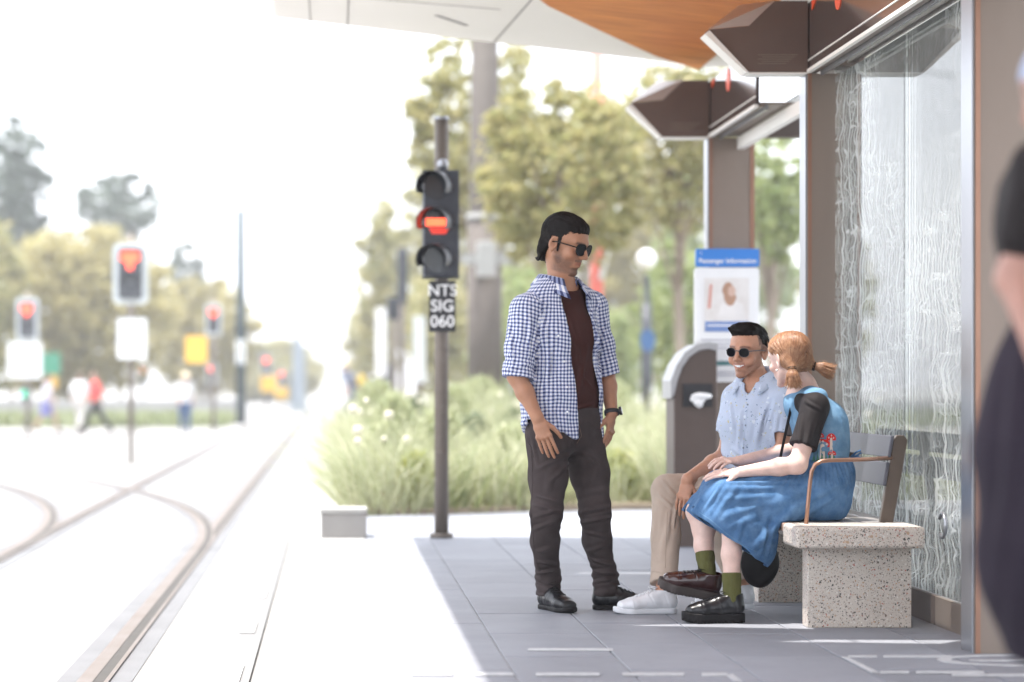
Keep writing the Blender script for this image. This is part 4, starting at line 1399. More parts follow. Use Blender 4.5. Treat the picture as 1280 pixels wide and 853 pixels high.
class Field:
    def __init__(s, lo, hi, h):
        s.lo = np.asarray(lo, float)
        s.h = h
        s.n = np.ceil((np.asarray(hi, float) - s.lo) / h).astype(int) + 1
        s.d = np.full(s.n, 0.5, np.float32)
        s.ax = [(s.lo[i] + h * np.arange(s.n[i])).astype(np.float32) for i in range(3)]

    def blk(s, lo, hi):
        a = np.clip(np.floor((np.asarray(lo) - s.lo) / s.h).astype(int), 0, s.n)
        b = np.clip(np.ceil((np.asarray(hi) - s.lo) / s.h).astype(int) + 1, 0, s.n)
        if np.any(b <= a):
            return None, None
        sl = tuple(slice(i, j) for i, j in zip(a, b))
        X = s.ax[0][sl[0]][:, None, None]
        Y = s.ax[1][sl[1]][None, :, None]
        Z = s.ax[2][sl[2]][None, None, :]
        return sl, (X, Y, Z)

    def comb(s, sl, v, k, op):
        a = s.d[sl]
        if op == 'sub':
            v = -v
        if k > 0:
            h = np.maximum(k - np.abs(a - v), 0) / k
            q = h * h * (k * 0.25)
        else:
            q = 0
        s.d[sl] = (np.minimum(a, v) - q) if op == 'add' else (np.maximum(a, v) + q)

    def ell(s, c, r, R_=None, k=0.01, op='add'):
        c = np.asarray(c, float)
        r = np.asarray(r, float) if hasattr(r, '__len__') else np.array([r] * 3, float)
        m = r.max() + k + 3 * s.h
        sl, g = s.blk(c - m, c + m)
        if sl is None:
            return s
        X, Y, Z = g[0] - c[0], g[1] - c[1], g[2] - c[2]
        if R_ is None:
            R_ = np.eye(3)
        q = [(X * R_[0, i] + Y * R_[1, i] + Z * R_[2, i]) for i in range(3)]
        k0 = np.sqrt((q[0] / r[0]) ** 2 + (q[1] / r[1]) ** 2 + (q[2] / r[2]) ** 2)
        k1 = np.sqrt((q[0] / r[0] ** 2) ** 2 + (q[1] / r[1] ** 2) ** 2 + (q[2] / r[2] ** 2) ** 2) + 1e-6
        s.comb(sl, k0 * (k0 - 1) / k1, k, op)
        return s

    def cap(s, a, b, ra, rb=None, k=0.01, op='add', u=None):
        """tapered capsule; radii may be (across, deep) with u the across direction"""
        a, b = np.asarray(a, float), np.asarray(b, float)
        rb = ra if rb is None else rb
        A = np.array(ra if hasattr(ra, '__len__') else (ra, ra), float)
        B = np.array(rb if hasattr(rb, '__len__') else (rb, rb), float)
        m = max(A.max(), B.max()) + k + 3 * s.h
        sl, g = s.blk(np.minimum(a, b) - m, np.maximum(a, b) + m)
        if sl is None:
            return s
        ab = b - a
        L2 = np.dot(ab, ab) + 1e-12
        X, Y, Z = g[0] - a[0], g[1] - a[1], g[2] - a[2]
        t = np.clip((X * ab[0] + Y * ab[1] + Z * ab[2]) / L2, 0, 1)
        X, Y, Z = X - t * ab[0], Y - t * ab[1], Z - t * ab[2]
        r1 = A[0] + (B[0] - A[0]) * t
        q2 = X * X + Y * Y + Z * Z
        if A[0] == A[1] and B[0] == B[1]:
            v = np.sqrt(q2) - r1
        else:
            r2 = A[1] + (B[1] - A[1]) * t
            u = unit(u)
            qu = X * u[0] + Y * u[1] + Z * u[2]
            w2 = np.maximum(q2 - qu * qu, 0)
            k0 = np.sqrt((qu / r1) ** 2 + w2 / r2 ** 2)
            k1 = np.sqrt((qu / r1 ** 2) ** 2 + w2 / r2 ** 4) + 1e-6
            v = k0 * (k0 - 1) / k1
        s.comb(sl, v.astype(np.float32), k, op)
        return s

    def chain(s, pts, rad, k=0.02, op='add', u=None):
        for i in range(len(pts) - 1):
            uu = u[i] if (u is not None and isinstance(u, list)) else u
            s.cap(pts[i], pts[i + 1], rad[i], rad[i + 1], k, op, uu)
        return s

    def box(s, c, half, R_=None, r=0.0, k=0.0, op='add'):
        c = np.asarray(c, float)
        half = np.asarray(half, float)
        m = np.linalg.norm(half) + k + 3 * s.h
        sl, g = s.blk(c - m, c + m)
        if sl is None:
            return s
        X, Y, Z = g[0] - c[0], g[1] - c[1], g[2] - c[2]
        if R_ is None:
            R_ = np.eye(3)
        q = [np.abs(X * R_[0, i] + Y * R_[1, i] + Z * R_[2, i]) - (half[i] - r) for i in range(3)]
        out = np.sqrt(np.maximum(q[0], 0) ** 2 + np.maximum(q[1], 0) ** 2 + np.maximum(q[2], 0) ** 2)
        ins = np.minimum(np.maximum(np.maximum(q[0], q[1]), q[2]), 0)
        s.comb(sl, out + ins - r, k, op)
        return s

    def plane(s, p, n, k=0.0):
        """keep the side the normal points away from"""
        n = unit(n)
        X, Y, Z = s.ax[0][:, None, None] - p[0], s.ax[1][None, :, None] - p[1], s.ax[2][None, None, :] - p[2]
        v = X * n[0] + Y * n[1] + Z * n[2]
        a = s.d
        if k > 0:
            h = np.maximum(k - np.abs(a - v), 0) / k
            s.d = np.maximum(a, v) + h * h * k * 0.25
        else:
            s.d = np.maximum(a, v)
        return s

    def shell(s, t):
        s.d = np.maximum(s.d, -(s.d + t))
        return s

    def grids(s):
        return s.ax[0][:, None, None], s.ax[1][None, :, None], s.ax[2][None, None, :]

    def cut(s, v):
        """remove where v < 0"""
        s.d = np.maximum(s.d, -v)
        return s

    def mesh(s, smooth=1):
        d = s.d
        ins = d < 0
        n = s.n
        cnt = np.zeros(n - 1, np.int8)
        offs = [(i, j, k) for i in (0, 1) for j in (0, 1) for k in (0, 1)]
        for i, j, k in offs:
            cnt += ins[i:n[0] - 1 + i, j:n[1] - 1 + j, k:n[2] - 1 + k]
        act = (cnt > 0) & (cnt < 8)
        idx = np.argwhere(act)
        N = len(idx)
        vid = np.full(n - 1, -1, np.int32)
        vid[act] = np.arange(N)
        cv = {o: d[idx[:, 0] + o[0], idx[:, 1] + o[1], idx[:, 2] + o[2]] for o in offs}
        P = np.zeros((N, 3)); c = np.zeros(N)
        for a in offs:
            for ax in range(3):
                if a[ax] == 0:
                    b = list(a); b[ax] = 1; b = tuple(b)
                    va, vb = cv[a], cv[b]
                    m = (va < 0) != (vb < 0)
                    t = np.where(m, va / np.where(m, va - vb, 1), 0)
                    q = np.array(a, float)[None, :].repeat(N, 0)
                    q[:, ax] = t
                    P += q * m[:, None]
                    c += m
        P /= c[:, None]
        V = s.lo + s.h * (idx + P)
        Fs = []
        for ax in range(3):
            a1, a2 = (ax + 1) % 3, (ax + 2) % 3
            s0 = [slice(None)] * 3; s1 = [slice(None)] * 3
            s0[ax] = slice(0, -1); s1[ax] = slice(1, None)
            A, B = ins[tuple(s0)], ins[tuple(s1)]
            e = np.argwhere(A != B)
            ok = (e[:, a1] > 0) & (e[:, a2] > 0) & (e[:, a1] < n[a1] - 1) & (e[:, a2] < n[a2] - 1)
            e = e[ok]
            o = np.zeros(3, int)
            def g(d1, d2):
                q = e.copy(); q[:, a1] -= d1; q[:, a2] -= d2
                return vid[q[:, 0], q[:, 1], q[:, 2]]
            f = np.stack([g(1, 1), g(0, 1), g(0, 0), g(1, 0)], 1)
            fl = ~A[e[:, 0], e[:, 1], e[:, 2]]
            f[fl] = f[fl][:, ::-1]
            Fs.append(f)
        F_ = np.concatenate(Fs)
        F_ = F_[(F_ >= 0).all(1)]
        for _ in range(smooth):
            acc = np.zeros_like(V); w = np.zeros(len(V))
            for a, b in ((0, 1), (1, 2), (2, 3), (3, 0)):
                np.add.at(acc, F_[:, a], V[F_[:, b]]); np.add.at(w, F_[:, a], 1)
                np.add.at(acc, F_[:, b], V[F_[:, a]]); np.add.at(w, F_[:, b], 1)
            V = V * 0.4 + 0.6 * acc / np.maximum(w, 1)[:, None]
        return V, F_


def vnorm(V, F_):
    a = V[F_[:, 2]] - V[F_[:, 0]]
    b = V[F_[:, 3]] - V[F_[:, 1]]
    fn = np.cross(a, b)
    N = np.zeros_like(V)
    for i in range(4):
        np.add.at(N, F_[:, i], fn)
    return N / (np.linalg.norm(N, axis=1)[:, None] + 1e-12)


_LAT = np.random.default_rng(3).uniform(-1, 1, (32, 32, 32)).astype(np.float32)


def vnoise(P, scale, off=0.0):
    q = P * scale + off
    i = np.floor(q).astype(int)
    f = q - i
    f = f * f * (3 - 2 * f)
    r = 0
    for a in (0, 1):
        for b in (0, 1):
            for c in (0, 1):
                w = (f[:, 0] if a else 1 - f[:, 0]) * (f[:, 1] if b else 1 - f[:, 1]) * (f[:, 2] if c else 1 - f[:, 2])
                r = r + w * _LAT[(i[:, 0] + a) % 32, (i[:, 1] + b) % 32, (i[:, 2] + c) % 32]
    return r


FOLD = 1.25


def folds(V, N, items, noise=(), seed=0.0, F_=None):
    """cloth relief: ('l', p, q, width, height) a fold line from p to q; ('r', c, axis, wavelength, amp, radius) a stack of creases"""
    bvh = BVHTree.FromPolygons(V.tolist(), F_.tolist()) if items else None
    d = np.zeros(len(V))
    wob = np.stack([vnoise(V, 7, 1.3 + seed), vnoise(V, 7, 5.1 + seed), vnoise(V, 7, 8.7 + seed)], 1) * 0.009
    W = V + wob
    cam0 = np.array([0, 0, 1.0])
    for it in items:
        if it[0] == 'l':
            # lay the fold on the cloth surface as seen from the street side
            _, p, q, w, a = it
            p, q = np.asarray(p, float), np.asarray(q, float)
            pl = []
            for t in np.linspace(0, 1, 7):
                x = p + (q - p) * t
                dr = unit(x - cam0)
                h = bvh.ray_cast(Vector(x - dr * 0.8), Vector(dr), 1.6)
                if h[0] is not None:
                    pl.append(np.array(h[0]))
            if len(pl) < 2:
                continue
            lo = np.min(pl, 0) - w * 5; hi = np.max(pl, 0) + w * 5
            ids = np.where(((W > lo) & (W < hi)).all(1))[0]
            if len(ids) == 0:
                continue
            best = np.full(len(ids), 9.0); tt = np.zeros(len(ids))
            m_ = len(pl) - 1
            for i in range(m_):
                ab = pl[i + 1] - pl[i]
                t = np.clip(((W[ids] - pl[i]) @ ab) / (ab @ ab + 1e-12), 0, 1)
                r = np.linalg.norm(W[ids] - pl[i] - t[:, None] * ab, axis=1)
                c_ = r < best
                best[c_] = r[c_]; tt[c_] = (i + t[c_]) / m_
            e = np.sin(np.pi * np.clip(tt * 0.9 + 0.05, 0, 1)) ** 0.7
            x = best / w
            d[ids] += FOLD * a * e * (np.exp(-x * x) - 0.5 * np.exp(-((x - 1.6) ** 2) * 1.5))
        else:
            _, c, ax, wl, a, rad = it
            c = np.asarray(c, float)
            ax = unit(ax)
            s_ = (W - c) @ ax
            ph = vnoise(V, 9, 2.2 + seed) * 4.2
            r = np.linalg.norm(V - c, axis=1)
            d += a * np.sin(2 * np.pi * s_ / wl + ph) * np.exp(-(r / rad) ** 2)
    for sc, a in noise:
        d += a * vnoise(V, sc, seed + sc)
    return V + N * d[:, None]


def body_mesh(name, field, m_, base, parent=None, smooth=1, fold=None, noise=(), uvf=None, colf=None, seed=0.0):
    V, F_ = field.mesh(smooth)
    if fold is not None or noise:
        V = folds(V, vnorm(V, F_), fold or [], noise, seed, F_)
    col = colf(V) if colf else None
    uv = None
    if uvf:
        uv = uvf(V, F_)
    me = np_mesh(name, V - np.asarray(base), F_, m_, True, uv, col)
    return link_mesh(name, me, parent, None if parent is not None else tuple(base))


# ---------------------------------------------------------------- body building
def add_head(F, fr, jaw=1.0, chin=1.0, smile=False, nose=1.0, female=False):
    s = fr.s
    P, Rm = fr.p, fr.R
    e = lambda x, y, z, r, k=0.012, op='add': F.ell(P(x, y, z), np.array(r) * s, Rm, k * s, op)
    e(0, -0.012, 0.036, (0.0745, 0.094, 0.084), 0.01)
    e(0, 0.034, -0.024, (0.0535 * jaw, 0.057, 0.070), 0.025)
    e(0, 0.020, 0.040, (0.068, 0.070, 0.062), 0.02)
    for sx in (-1, 1):
        F.cap(P(sx * 0.051 * jaw, -0.002, -0.046), P(sx * 0.016 * chin, 0.064, -0.099), 0.0145 * s, 0.0125 * s, 0.020 * s)
        e(sx * 0.041, 0.062, -0.028, (0.021, 0.020, 0.017), 0.022)
        F.cap(P(sx * 0.012, 0.091, 0.024), P(sx * 0.045, 0.074, 0.027), 0.010 * s, 0.008 * s, 0.016 * s)
        e(sx * 0.0315, 0.098, 0.006, (0.017, 0.014, 0.011), 0.012, 'sub')
        e(sx * 0.0315, 0.077, 0.005, (0.0135, 0.0130, 0.0125), 0.002)
    e(0, 0.076, -0.101, (0.018 * chin, 0.015, 0.015), 0.014)
    e(0, 0.069, -0.060, (0.028, 0.023, 0.025), 0.018)
    F.cap(P(0, 0.090, 0.016), P(0, 0.111 * nose, -0.026), 0.0085 * s, 0.0115 * s, 0.012 * s)
    for sx in (-1, 1):
        e(sx * 0.0125, 0.101, -0.031, (0.0085, 0.010, 0.008), 0.008)
        pass
    mz = -0.060
    w = 0.027 if smile else 0.022
    up = 0.006 if smile else 0.0
    for sx in (-1, 1):
        F.cap(P(0, 0.0925, mz + 0.005), P(sx * w, 0.081, mz + 0.002 + up), 0.0046 * s, 0.0028 * s, 0.006 * s)
        F.cap(P(0, 0.0910, mz - 0.0075 - up * 0.8), P(sx * w * 0.85, 0.081, mz - 0.002 + up * 0.6), 0.0062 * s, 0.003 * s, 0.006 * s)
    if smile:
        e(0, 0.105, mz - 0.0005, (0.019, 0.010, 0.0032), 0.002, 'sub')
        for sx in (-1, 1):
            e(sx * 0.043, 0.066, -0.040, (0.018, 0.016, 0.016), 0.015)
    else:
        F.cap(P(-w * 0.85, 0.093, mz - 0.001), P(w * 0.85, 0.093, mz - 0.001), 0.0030 * s, 0.0030 * s, 0.003 * s, 'sub')
    # ears
    for sx in (-1, 1):
        er = Fr(P(sx * 0.0765, -0.012, 0.000), fr.d(sx * 0.42, -0.90, 0.10), fr.d(0, 0.16, 1), s)
        F.ell(er.c, np.array((0.0068, 0.0185, 0.031)) * s, er.R, 0.004 * s)
        F.ell(er.p(0, -0.004, -0.027), np.array((0.006, 0.010, 0.011)) * s, er.R, 0.005 * s)
        o = sx
        F.ell(er.p(-o * 0.0062, -0.002, 0.002), np.array((0.0052, 0.0105, 0.020)) * s, er.R, 0.003 * s, 'sub')
        F.ell(er.p(-o * 0.004, -0.006, -0.004), np.array((0.0062, 0.0065, 0.0095)) * s, er.R, 0.003 * s, 'sub')
        F.cap(P(sx * 0.0730, 0.004, -0.008), P(sx * 0.0725, 0.002, -0.016), 0.0042 * s, 0.0040 * s, 0.004 * s)


def add_hand(F, wrist, d, back, thumb_side, curl=(0.25, 0.35, 0.25), s=1.0, spread=0.06, tcurl=0.3, per=None, wr=0.026):
    """d: wrist to knuckles, back: out of the back of the hand, thumb_side: +1/-1 along cross(d, back)"""
    fr = Fr(wrist, d, back, s)
    sx = thumb_side
    q = lambda x, y, z: fr.p(sx * x, y, z)
    xd = fr.R[:, 0]
    F.cap(q(0, -0.02, 0), q(0.000, 0.030, 0.000), (wr * 0.98 * s, 0.0185 * s), (0.031 * s, 0.0145 * s), 0.012 * s, u=xd)
    F.cap(q(0, 0.030, 0), q(0.002, 0.078, 0.001), (0.031 * s, 0.0145 * s), (0.036 * s, 0.0115 * s), 0.010 * s, u=xd)
    F.ell(q(0.020, 0.030, -0.008), np.array((0.014, 0.026, 0.014)) * s, fr.R, 0.012 * s)
    bases = [(0.0285, 0.082), (0.0095, 0.087), (-0.0095, 0.083), (-0.0275, 0.075)]
    lens = [(0.041, 0.025, 0.021), (0.046, 0.028, 0.022), (0.042, 0.026, 0.021), (0.033, 0.020, 0.019)]
    rad = [0.0088, 0.0090, 0.0086, 0.0076]
    for i in range(4):
        c = curl if per is None else per[i]
        a = q(bases[i][0], bases[i][1], 0.001)
        sp = spread * (1.5 - i)
        ang = 0.0
        r = rad[i]
        F.ell(q(bases[i][0], bases[i][1] - 0.002, 0.004), 0.0100 * s, None, 0.006 * s)
        for j in range(3):
            ang += c[j]
            dd = fr.d(sx * math.sin(sp) * math.cos(ang), math.cos(sp) * math.cos(ang), -math.sin(ang))
            b = a + dd * lens[i][j] * s
            F.cap(a, b, r * s, r * (0.93 if j < 2 else 0.86) * s, 0.0025 * s)
            r *= 0.93
            a = b
    a = q(0.022, 0.018, -0.006)
    ang = 0.75
    for j, (L_, r) in enumerate(((0.042, 0.0125), (0.032, 0.0100), (0.026, 0.0088))):
        ang2 = ang - tcurl * j
        dd = fr.d(sx * math.sin(ang2) * 0.9, math.cos(ang2), -0.28 - 0.2 * j * tcurl)
        b = a + unit(dd) * L_ * s
        F.cap(a, b, r * s, r * 0.9 * s, 0.006 * s)
        a = b


def skin_mat(name, col, rough=0.5):
    m = mat(name, col, rough=rough, var=0.10, vscale=26, bump=0.12, bscale=420, sss=0.12)
    nt, b, L = ctx(m)
    src = [l.from_socket for l in nt.links if l.to_socket == b.inputs['Base Color']][0]
    at_ = nd(nt, 'ShaderNodeAttribute', attribute_name='Col')
    mx = nd(nt, 'ShaderNodeMix', data_type='RGBA', blend_type='MULTIPLY')
    mx.inputs['Factor'].default_value = 1.0
    L(src, mx.inputs['A'])
    L(at_.outputs['Color'], mx.inputs['B'])
    L(mx.outputs['Result'], b.inputs['Base Color'])
    return m


def sstep(a, b, x):
    t = np.clip((x - a) / (b - a), 0, 1)
    return t * t * (3 - 2 * t)


def face_paint(fr, beard=0.0, teeth=False, fade=False, brow=(0.25, 0.2, 0.2), lips=(0.95, 0.62, 0.6), beard_col=(0.17, 0.14, 0.15), blush=(1.0, 0.92, 0.9), goatee=True, cuffs=()):
    """per-vertex tint of the skin: brows, lips, stubble"""
    def f(V):
        q = fr.loc(V)
        x, y, z = np.abs(q[:, 0]), q[:, 1], q[:, 2]
        C = np.ones((len(V), 4))
        head = (np.linalg.norm(q, axis=1) < 0.17) & (y > -0.03) & (z > -0.118)

        def mixin(m, c):
            m = (m * head)[:, None]
            C[:, :3] = C[:, :3] * (1 - m) + np.array(c)[None, :] * m
        nz = vnoise(V, 260, 0.7) * 0.5 + 0.5
        ck = np.exp(-(((x - 0.043) / 0.022) ** 2 + ((z + 0.03) / 0.022) ** 2)) * (y > 0.03)
        mixin(ck * 0.6, blush)
        if beard > 0:
            jawl = sstep(-0.034, -0.070, z + 0.25 * (y - 0.02) - 0.012 * (x > 0.03)) * sstep(-0.022, 0.010, y)
            cheek = sstep(0.022, 0.036, x) + sstep(-0.078, -0.088, z)
            m = np.clip(jawl * np.clip(cheek, 0, 1), 0, 1)
            must = np.exp(-(((z + 0.0485) / 0.0055) ** 2)) * (x < 0.028) * (y > 0.07)
            chin_ = sstep(-0.076, -0.084, z) * (x < 0.024) * (y > 0.05) + np.exp(-((x / 0.006) ** 2 + ((z + 0.076) / 0.006) ** 2)) * (y > 0.07)
            side = sstep(0.030, 0.010, np.abs(y - 0.018) * 1.6) * (x > 0.05) * sstep(0.0, -0.02, z) * (z > -0.08)
            m = np.clip(m * 0.75 * sstep(-0.118, -0.104, z) + must * 1.0 + np.clip(chin_, 0, 1) * 1.0 + side * 0.25, 0, 1)
            mixin(m * beard * (0.6 + 0.4 * nz), beard_col)
        br = np.exp(-(((z - 0.0245 - 0.12 * (0.03 - np.abs(x - 0.03))) / 0.0042) ** 2)) * sstep(0.008, 0.014, x) * sstep(0.055, 0.047, x) * (y > 0.05)
        mixin(np.clip(br, 0, 1) * 0.9, brow)
        lp = np.exp(-(((z + 0.0605) / 0.0075) ** 2)) * sstep(0.027, 0.021, x) * (y > 0.083)
        mixin(lp * 0.8, lips)
        if teeth:
            zc = z + 0.0605 - 9.0 * x * x
            mixin(np.exp(-(zc / 0.0075) ** 2) * (x < 0.029) * (y > 0.06), (0.62, 0.36, 0.36))
            mixin((np.abs(zc) < 0.0040 * np.clip(1.25 - x / 0.022, 0, 1)) * (y > 0.06) * 1.0, (1.75, 3.7, 6.0))
        if fade:
            m = sstep(0.030, 0.046, z + 0.25 * y) * (np.linalg.norm(q, axis=1) < 0.14) * (y < 0.035)
            m = np.maximum(m, sstep(-0.01, 0.02, z) * (y < 0.018) * (np.linalg.norm(q, axis=1) < 0.14))
            m = (m * 0.72)[:, None]
            C[:, :3] = C[:, :3] * (1 - m) + np.array((0.16, 0.15, 0.17))[None] * m
        return C
    return f


def hair_strands(name, Vh, Fh, n, flow, m_, base, parent, length=0.05, seg=6, r0=0.0010, lift=0.0015, seed=1, keep=None, jit=0.25, col=None):
    """thin tapered locks that follow the hair surface along flow(p)"""
    r = np.random.default_rng(seed)
    polys = [tuple(int(i) for i in f) for f in Fh]
    bvh = BVHTree.FromPolygons([tuple(v) for v in Vh], polys)
    fi = r.integers(0, len(Fh), n)
    vs, fs = [], []
    for i in fi:
        p = Vh[Fh[i]].mean(0)
        if keep is not None and not keep(p):
            continue
        L_ = length * r.uniform(0.6, 1.3)
        pts = []
        jv = r.normal(0, jit, 3)
        off = lift * r.uniform(0.0, 1.6)
        for k in range(seg + 1):
            hit = bvh.find_nearest(Vector(p))
            q = np.array(hit[0]); nrm = np.array(hit[1])
            q2 = q + nrm * (off - 0.001)
            pts.append((q2, nrm))
            f = np.asarray(flow(q), float)
            f = f - np.dot(f, nrm) * nrm
            f = unit(f) + jv * 0.35 * (k / seg)
            p = q + unit(f) * L_ / seg
        b0 = len(vs)
        for k, (q, nrm) in enumerate(pts):
            t = pts[min(k + 1, seg)][0] - pts[max(k - 1, 0)][0]
            sd = unit(np.cross(t, nrm))
            rr = r0 * (0.55 + 0.9 * math.sin(math.pi * min(1, (k + 0.7) / (seg + 0.7))))
            vs += [q - sd * rr, q + nrm * rr * 1.1, q + sd * rr]
        for k in range(seg):
            a = b0 + 3 * k
            fs += [(a, a + 3, a + 4, a + 1), (a + 1, a + 4, a + 5, a + 2)]
    me = np_mesh(name, np.array(vs) - np.asarray(base), np.array(fs), m_, True)
    return link_mesh(name, me, parent)


def shoe(parent, base, heel, toe_dir, L=0.285, pitch=0.0, upper=None, sole=None, lace=None, th=0.026, h=0.004, chunky=False, up=(0, 0, 1), top=0.104, collar=True, wf=1.0, tag_name='shoe', ankle=None, bite=None):
    """heel: the lowest point of the heel end on the ground; the toe points along toe_dir"""
    fr = Fr(heel, toe_dir, up, L / 0.285)
    s = fr.s
    P, Rm = fr.p, fr.R
    lo = P(0, L / 2 / s, 0.06) - 0.22
    hi = lo + 0.44
    root = None
    # upper
    F = Field(lo, hi, h * 0.9)
    bk = 1.22 if chunky else 1.0                  # bulkier toe and instep
    X_ = Rm[:, 0]
    F.cap(P(0, 0.040, th + 0.026), P(0, 0.11, th + 0.030), (0.035 * s * wf, 0.036 * s), (0.038 * s * wf, 0.040 * s), 0.02, u=X_)
    F.cap(P(0, 0.11, th + 0.030), P(0, 0.20, th + 0.016), (0.039 * s * wf, 0.040 * s * bk), (0.047 * s * wf, 0.029 * s * bk), 0.02, u=X_)
    F.cap(P(0, 0.20, th + 0.016), P(0, 0.242, th + 0.012), (0.047 * s * wf, 0.029 * s * bk), (0.040 * s * wf, 0.024 * s * bk), 0.02, u=X_)
    F.cap(P(0, 0.042, th + 0.03), P(0, 0.052, top), (0.036 * s, 0.040 * s), (0.037 * s, 0.046 * s), 0.015, u=X_)
    F.cap(P(0, 0.085, top - 0.022), P(0, 0.165, th + 0.034), 0.026 * s, 0.020 * s, 0.02)
    F.cap(P(0, 0.098, top - 0.002), P(0, 0.120, top - 0.012), (0.020 * s, 0.008 * s), (0.020 * s, 0.007 * s), 0.008, u=X_)
    F.plane(P(0, 0, th * 0.6), -Rm[:, 2])
    F.plane(P(0, 0.05, top + 0.004), fr.d(0, 0.10, 1), 0.008)
    F.cap(P(0, 0.056, top - 0.012), P(0, 0.05, top + 0.03), (0.027 * s, 0.034 * s), (0.03 * s, 0.04 * s), 0.004, 'sub', u=X_)
    V, F_ = F.mesh(1)
    q = fr.loc(V)
    N = vnorm(V, F_)
    # toe cap seam, quarter seams
    d = -0.0018 * np.exp(-((q[:, 1] - 0.205 + 3.5 * q[:, 0] ** 2) / 0.003) ** 2) * (q[:, 2] > th)
    d += -0.0016 * np.exp(-((q[:, 1] - 0.10 - 0.5 * (q[:, 2] - th)) / 0.003) ** 2)
    d += -0.0016 * np.exp(-((q[:, 1] - 0.045 - 0.3 * (q[:, 2] - th)) / 0.003) ** 2)
    V = V + N * d[:, None]
    up_o = link_mesh(tag_name, np_mesh(tag_name, V - np.asarray(base), F_, upper, True), parent)
    ub = BVHTree.FromPolygons(V.tolist(), F_.tolist())

    def top_(x, y, z=0.0, lift=0.0016):
        h_ = ub.ray_cast(Vector(P(x, y, 0.22)), Vector(-Rm[:, 2]), 0.5)
        zz = fr.loc(np.array(h_[0])[None])[0][2] if h_[0] is not None else z
        return P(x, y, zz + lift)
    # sole
    F = Field(lo, hi, h * 0.9)
    X = F.grids()
    g = [X[0] - fr.c[0], X[1] - fr.c[1], X[2] - fr.c[2]]
    lx, ly, lz = [(g[0] * Rm[0, i] + g[1] * Rm[1, i] + g[2] * Rm[2, i]) / s for i in range(3)]

    def c2(ax_, ay, ar, bx, by, br):
        t = np.clip((ly - ay) / (by - ay), 0, 1)
        return np.sqrt((lx - ax_ - (bx - ax_) * t) ** 2 + (ly - ay - (by - ay) * t) ** 2) - (ar + (br - ar) * t)
    w0 = 1.12 if chunky else 1.0
    pl = np.minimum(np.minimum(c2(0, 0.036, 0.0345 * w0 * wf, 0, 0.12, 0.034 * w0 * wf), c2(0, 0.12, 0.034 * w0 * wf, 0, 0.205, 0.0475 * w0 * wf)), c2(0, 0.205, 0.0475 * w0 * wf, 0.0, 0.247, 0.0375 * w0 * wf))
    spring = np.clip((ly - 0.21) / 0.08, 0, 1) ** 2 * 0.012
    rr_ = 0.007
    slab = np.maximum(lz - th - spring - 0.002, -(lz - spring))
    v = (np.sqrt(np.maximum(pl + rr_, 0) ** 2 + np.maximum(slab + rr_, 0) ** 2) + np.minimum(np.maximum(pl, slab) + rr_, 0) - rr_) * s
    if chunky:
        groove = np.abs(((ly / 0.017) % 1.0) - 0.5) * 0.017 - 0.0028
        v = np.maximum(v, -np.maximum(np.maximum(groove, lz - spring - 0.010), -(pl + 0.012)) * s)
    F.d = v.astype(np.float32)
    V, F_ = F.mesh(0 if chunky else 1)
    link_mesh('sole', np_mesh('sole', V - np.asarray(base), F_, sole, True), up_o)
    # laces
    mb = MB()
    for k in range(5):
        y = 0.112 + 0.017 * k
        for sg in (-1, 1):
            mb.tube([top_(x * 0.020, y + sg * x * 0.006) for x in (-1, -0.6, -0.2, 0.2, 0.6, 1)], 0.0021 * s, 6)
    for sx in (-1, 1):
        k0 = top_(0, 0.108, lift=0.004)
        out = Rm[:, 0] * sx
        pts = [k0 + (out * 0.028 * math.sin(t) ** 2 * (1 if t < 1.6 else 1) + Rm[:, 1] * 0.016 * math.sin(2 * t) + Rm[:, 2] * (0.012 * math.sin(t))) * s for t in np.linspace(0, math.pi, 11)]
        mb.tube(pts, 0.0016 * s, 5)
        mb.tube([k0, top_(sx * 0.018, 0.122, lift=0.003), top_(sx * 0.030, 0.136, lift=0.002), P(sx * 0.044, 0.140, th + 0.02)], 0.0015 * s, 5)
    mb.build('laces', lace, up_o, base=tuple(base))
    return fr, up_o


def cyl_uv(axis_a, axis_b, ref, rad):
    """uv of points around an axis: (angle * rad, length)"""
    a, b = np.asarray(axis_a, float), np.asarray(axis_b, float)
    t = unit(b - a)
    r = unit(np.asarray(ref, float) - np.dot(ref, t) * t)
    w = np.cross(t, r)
    def f(P):
        q = P - a
        return np.arctan2(q @ w, q @ r) * rad, q @ t
    return f


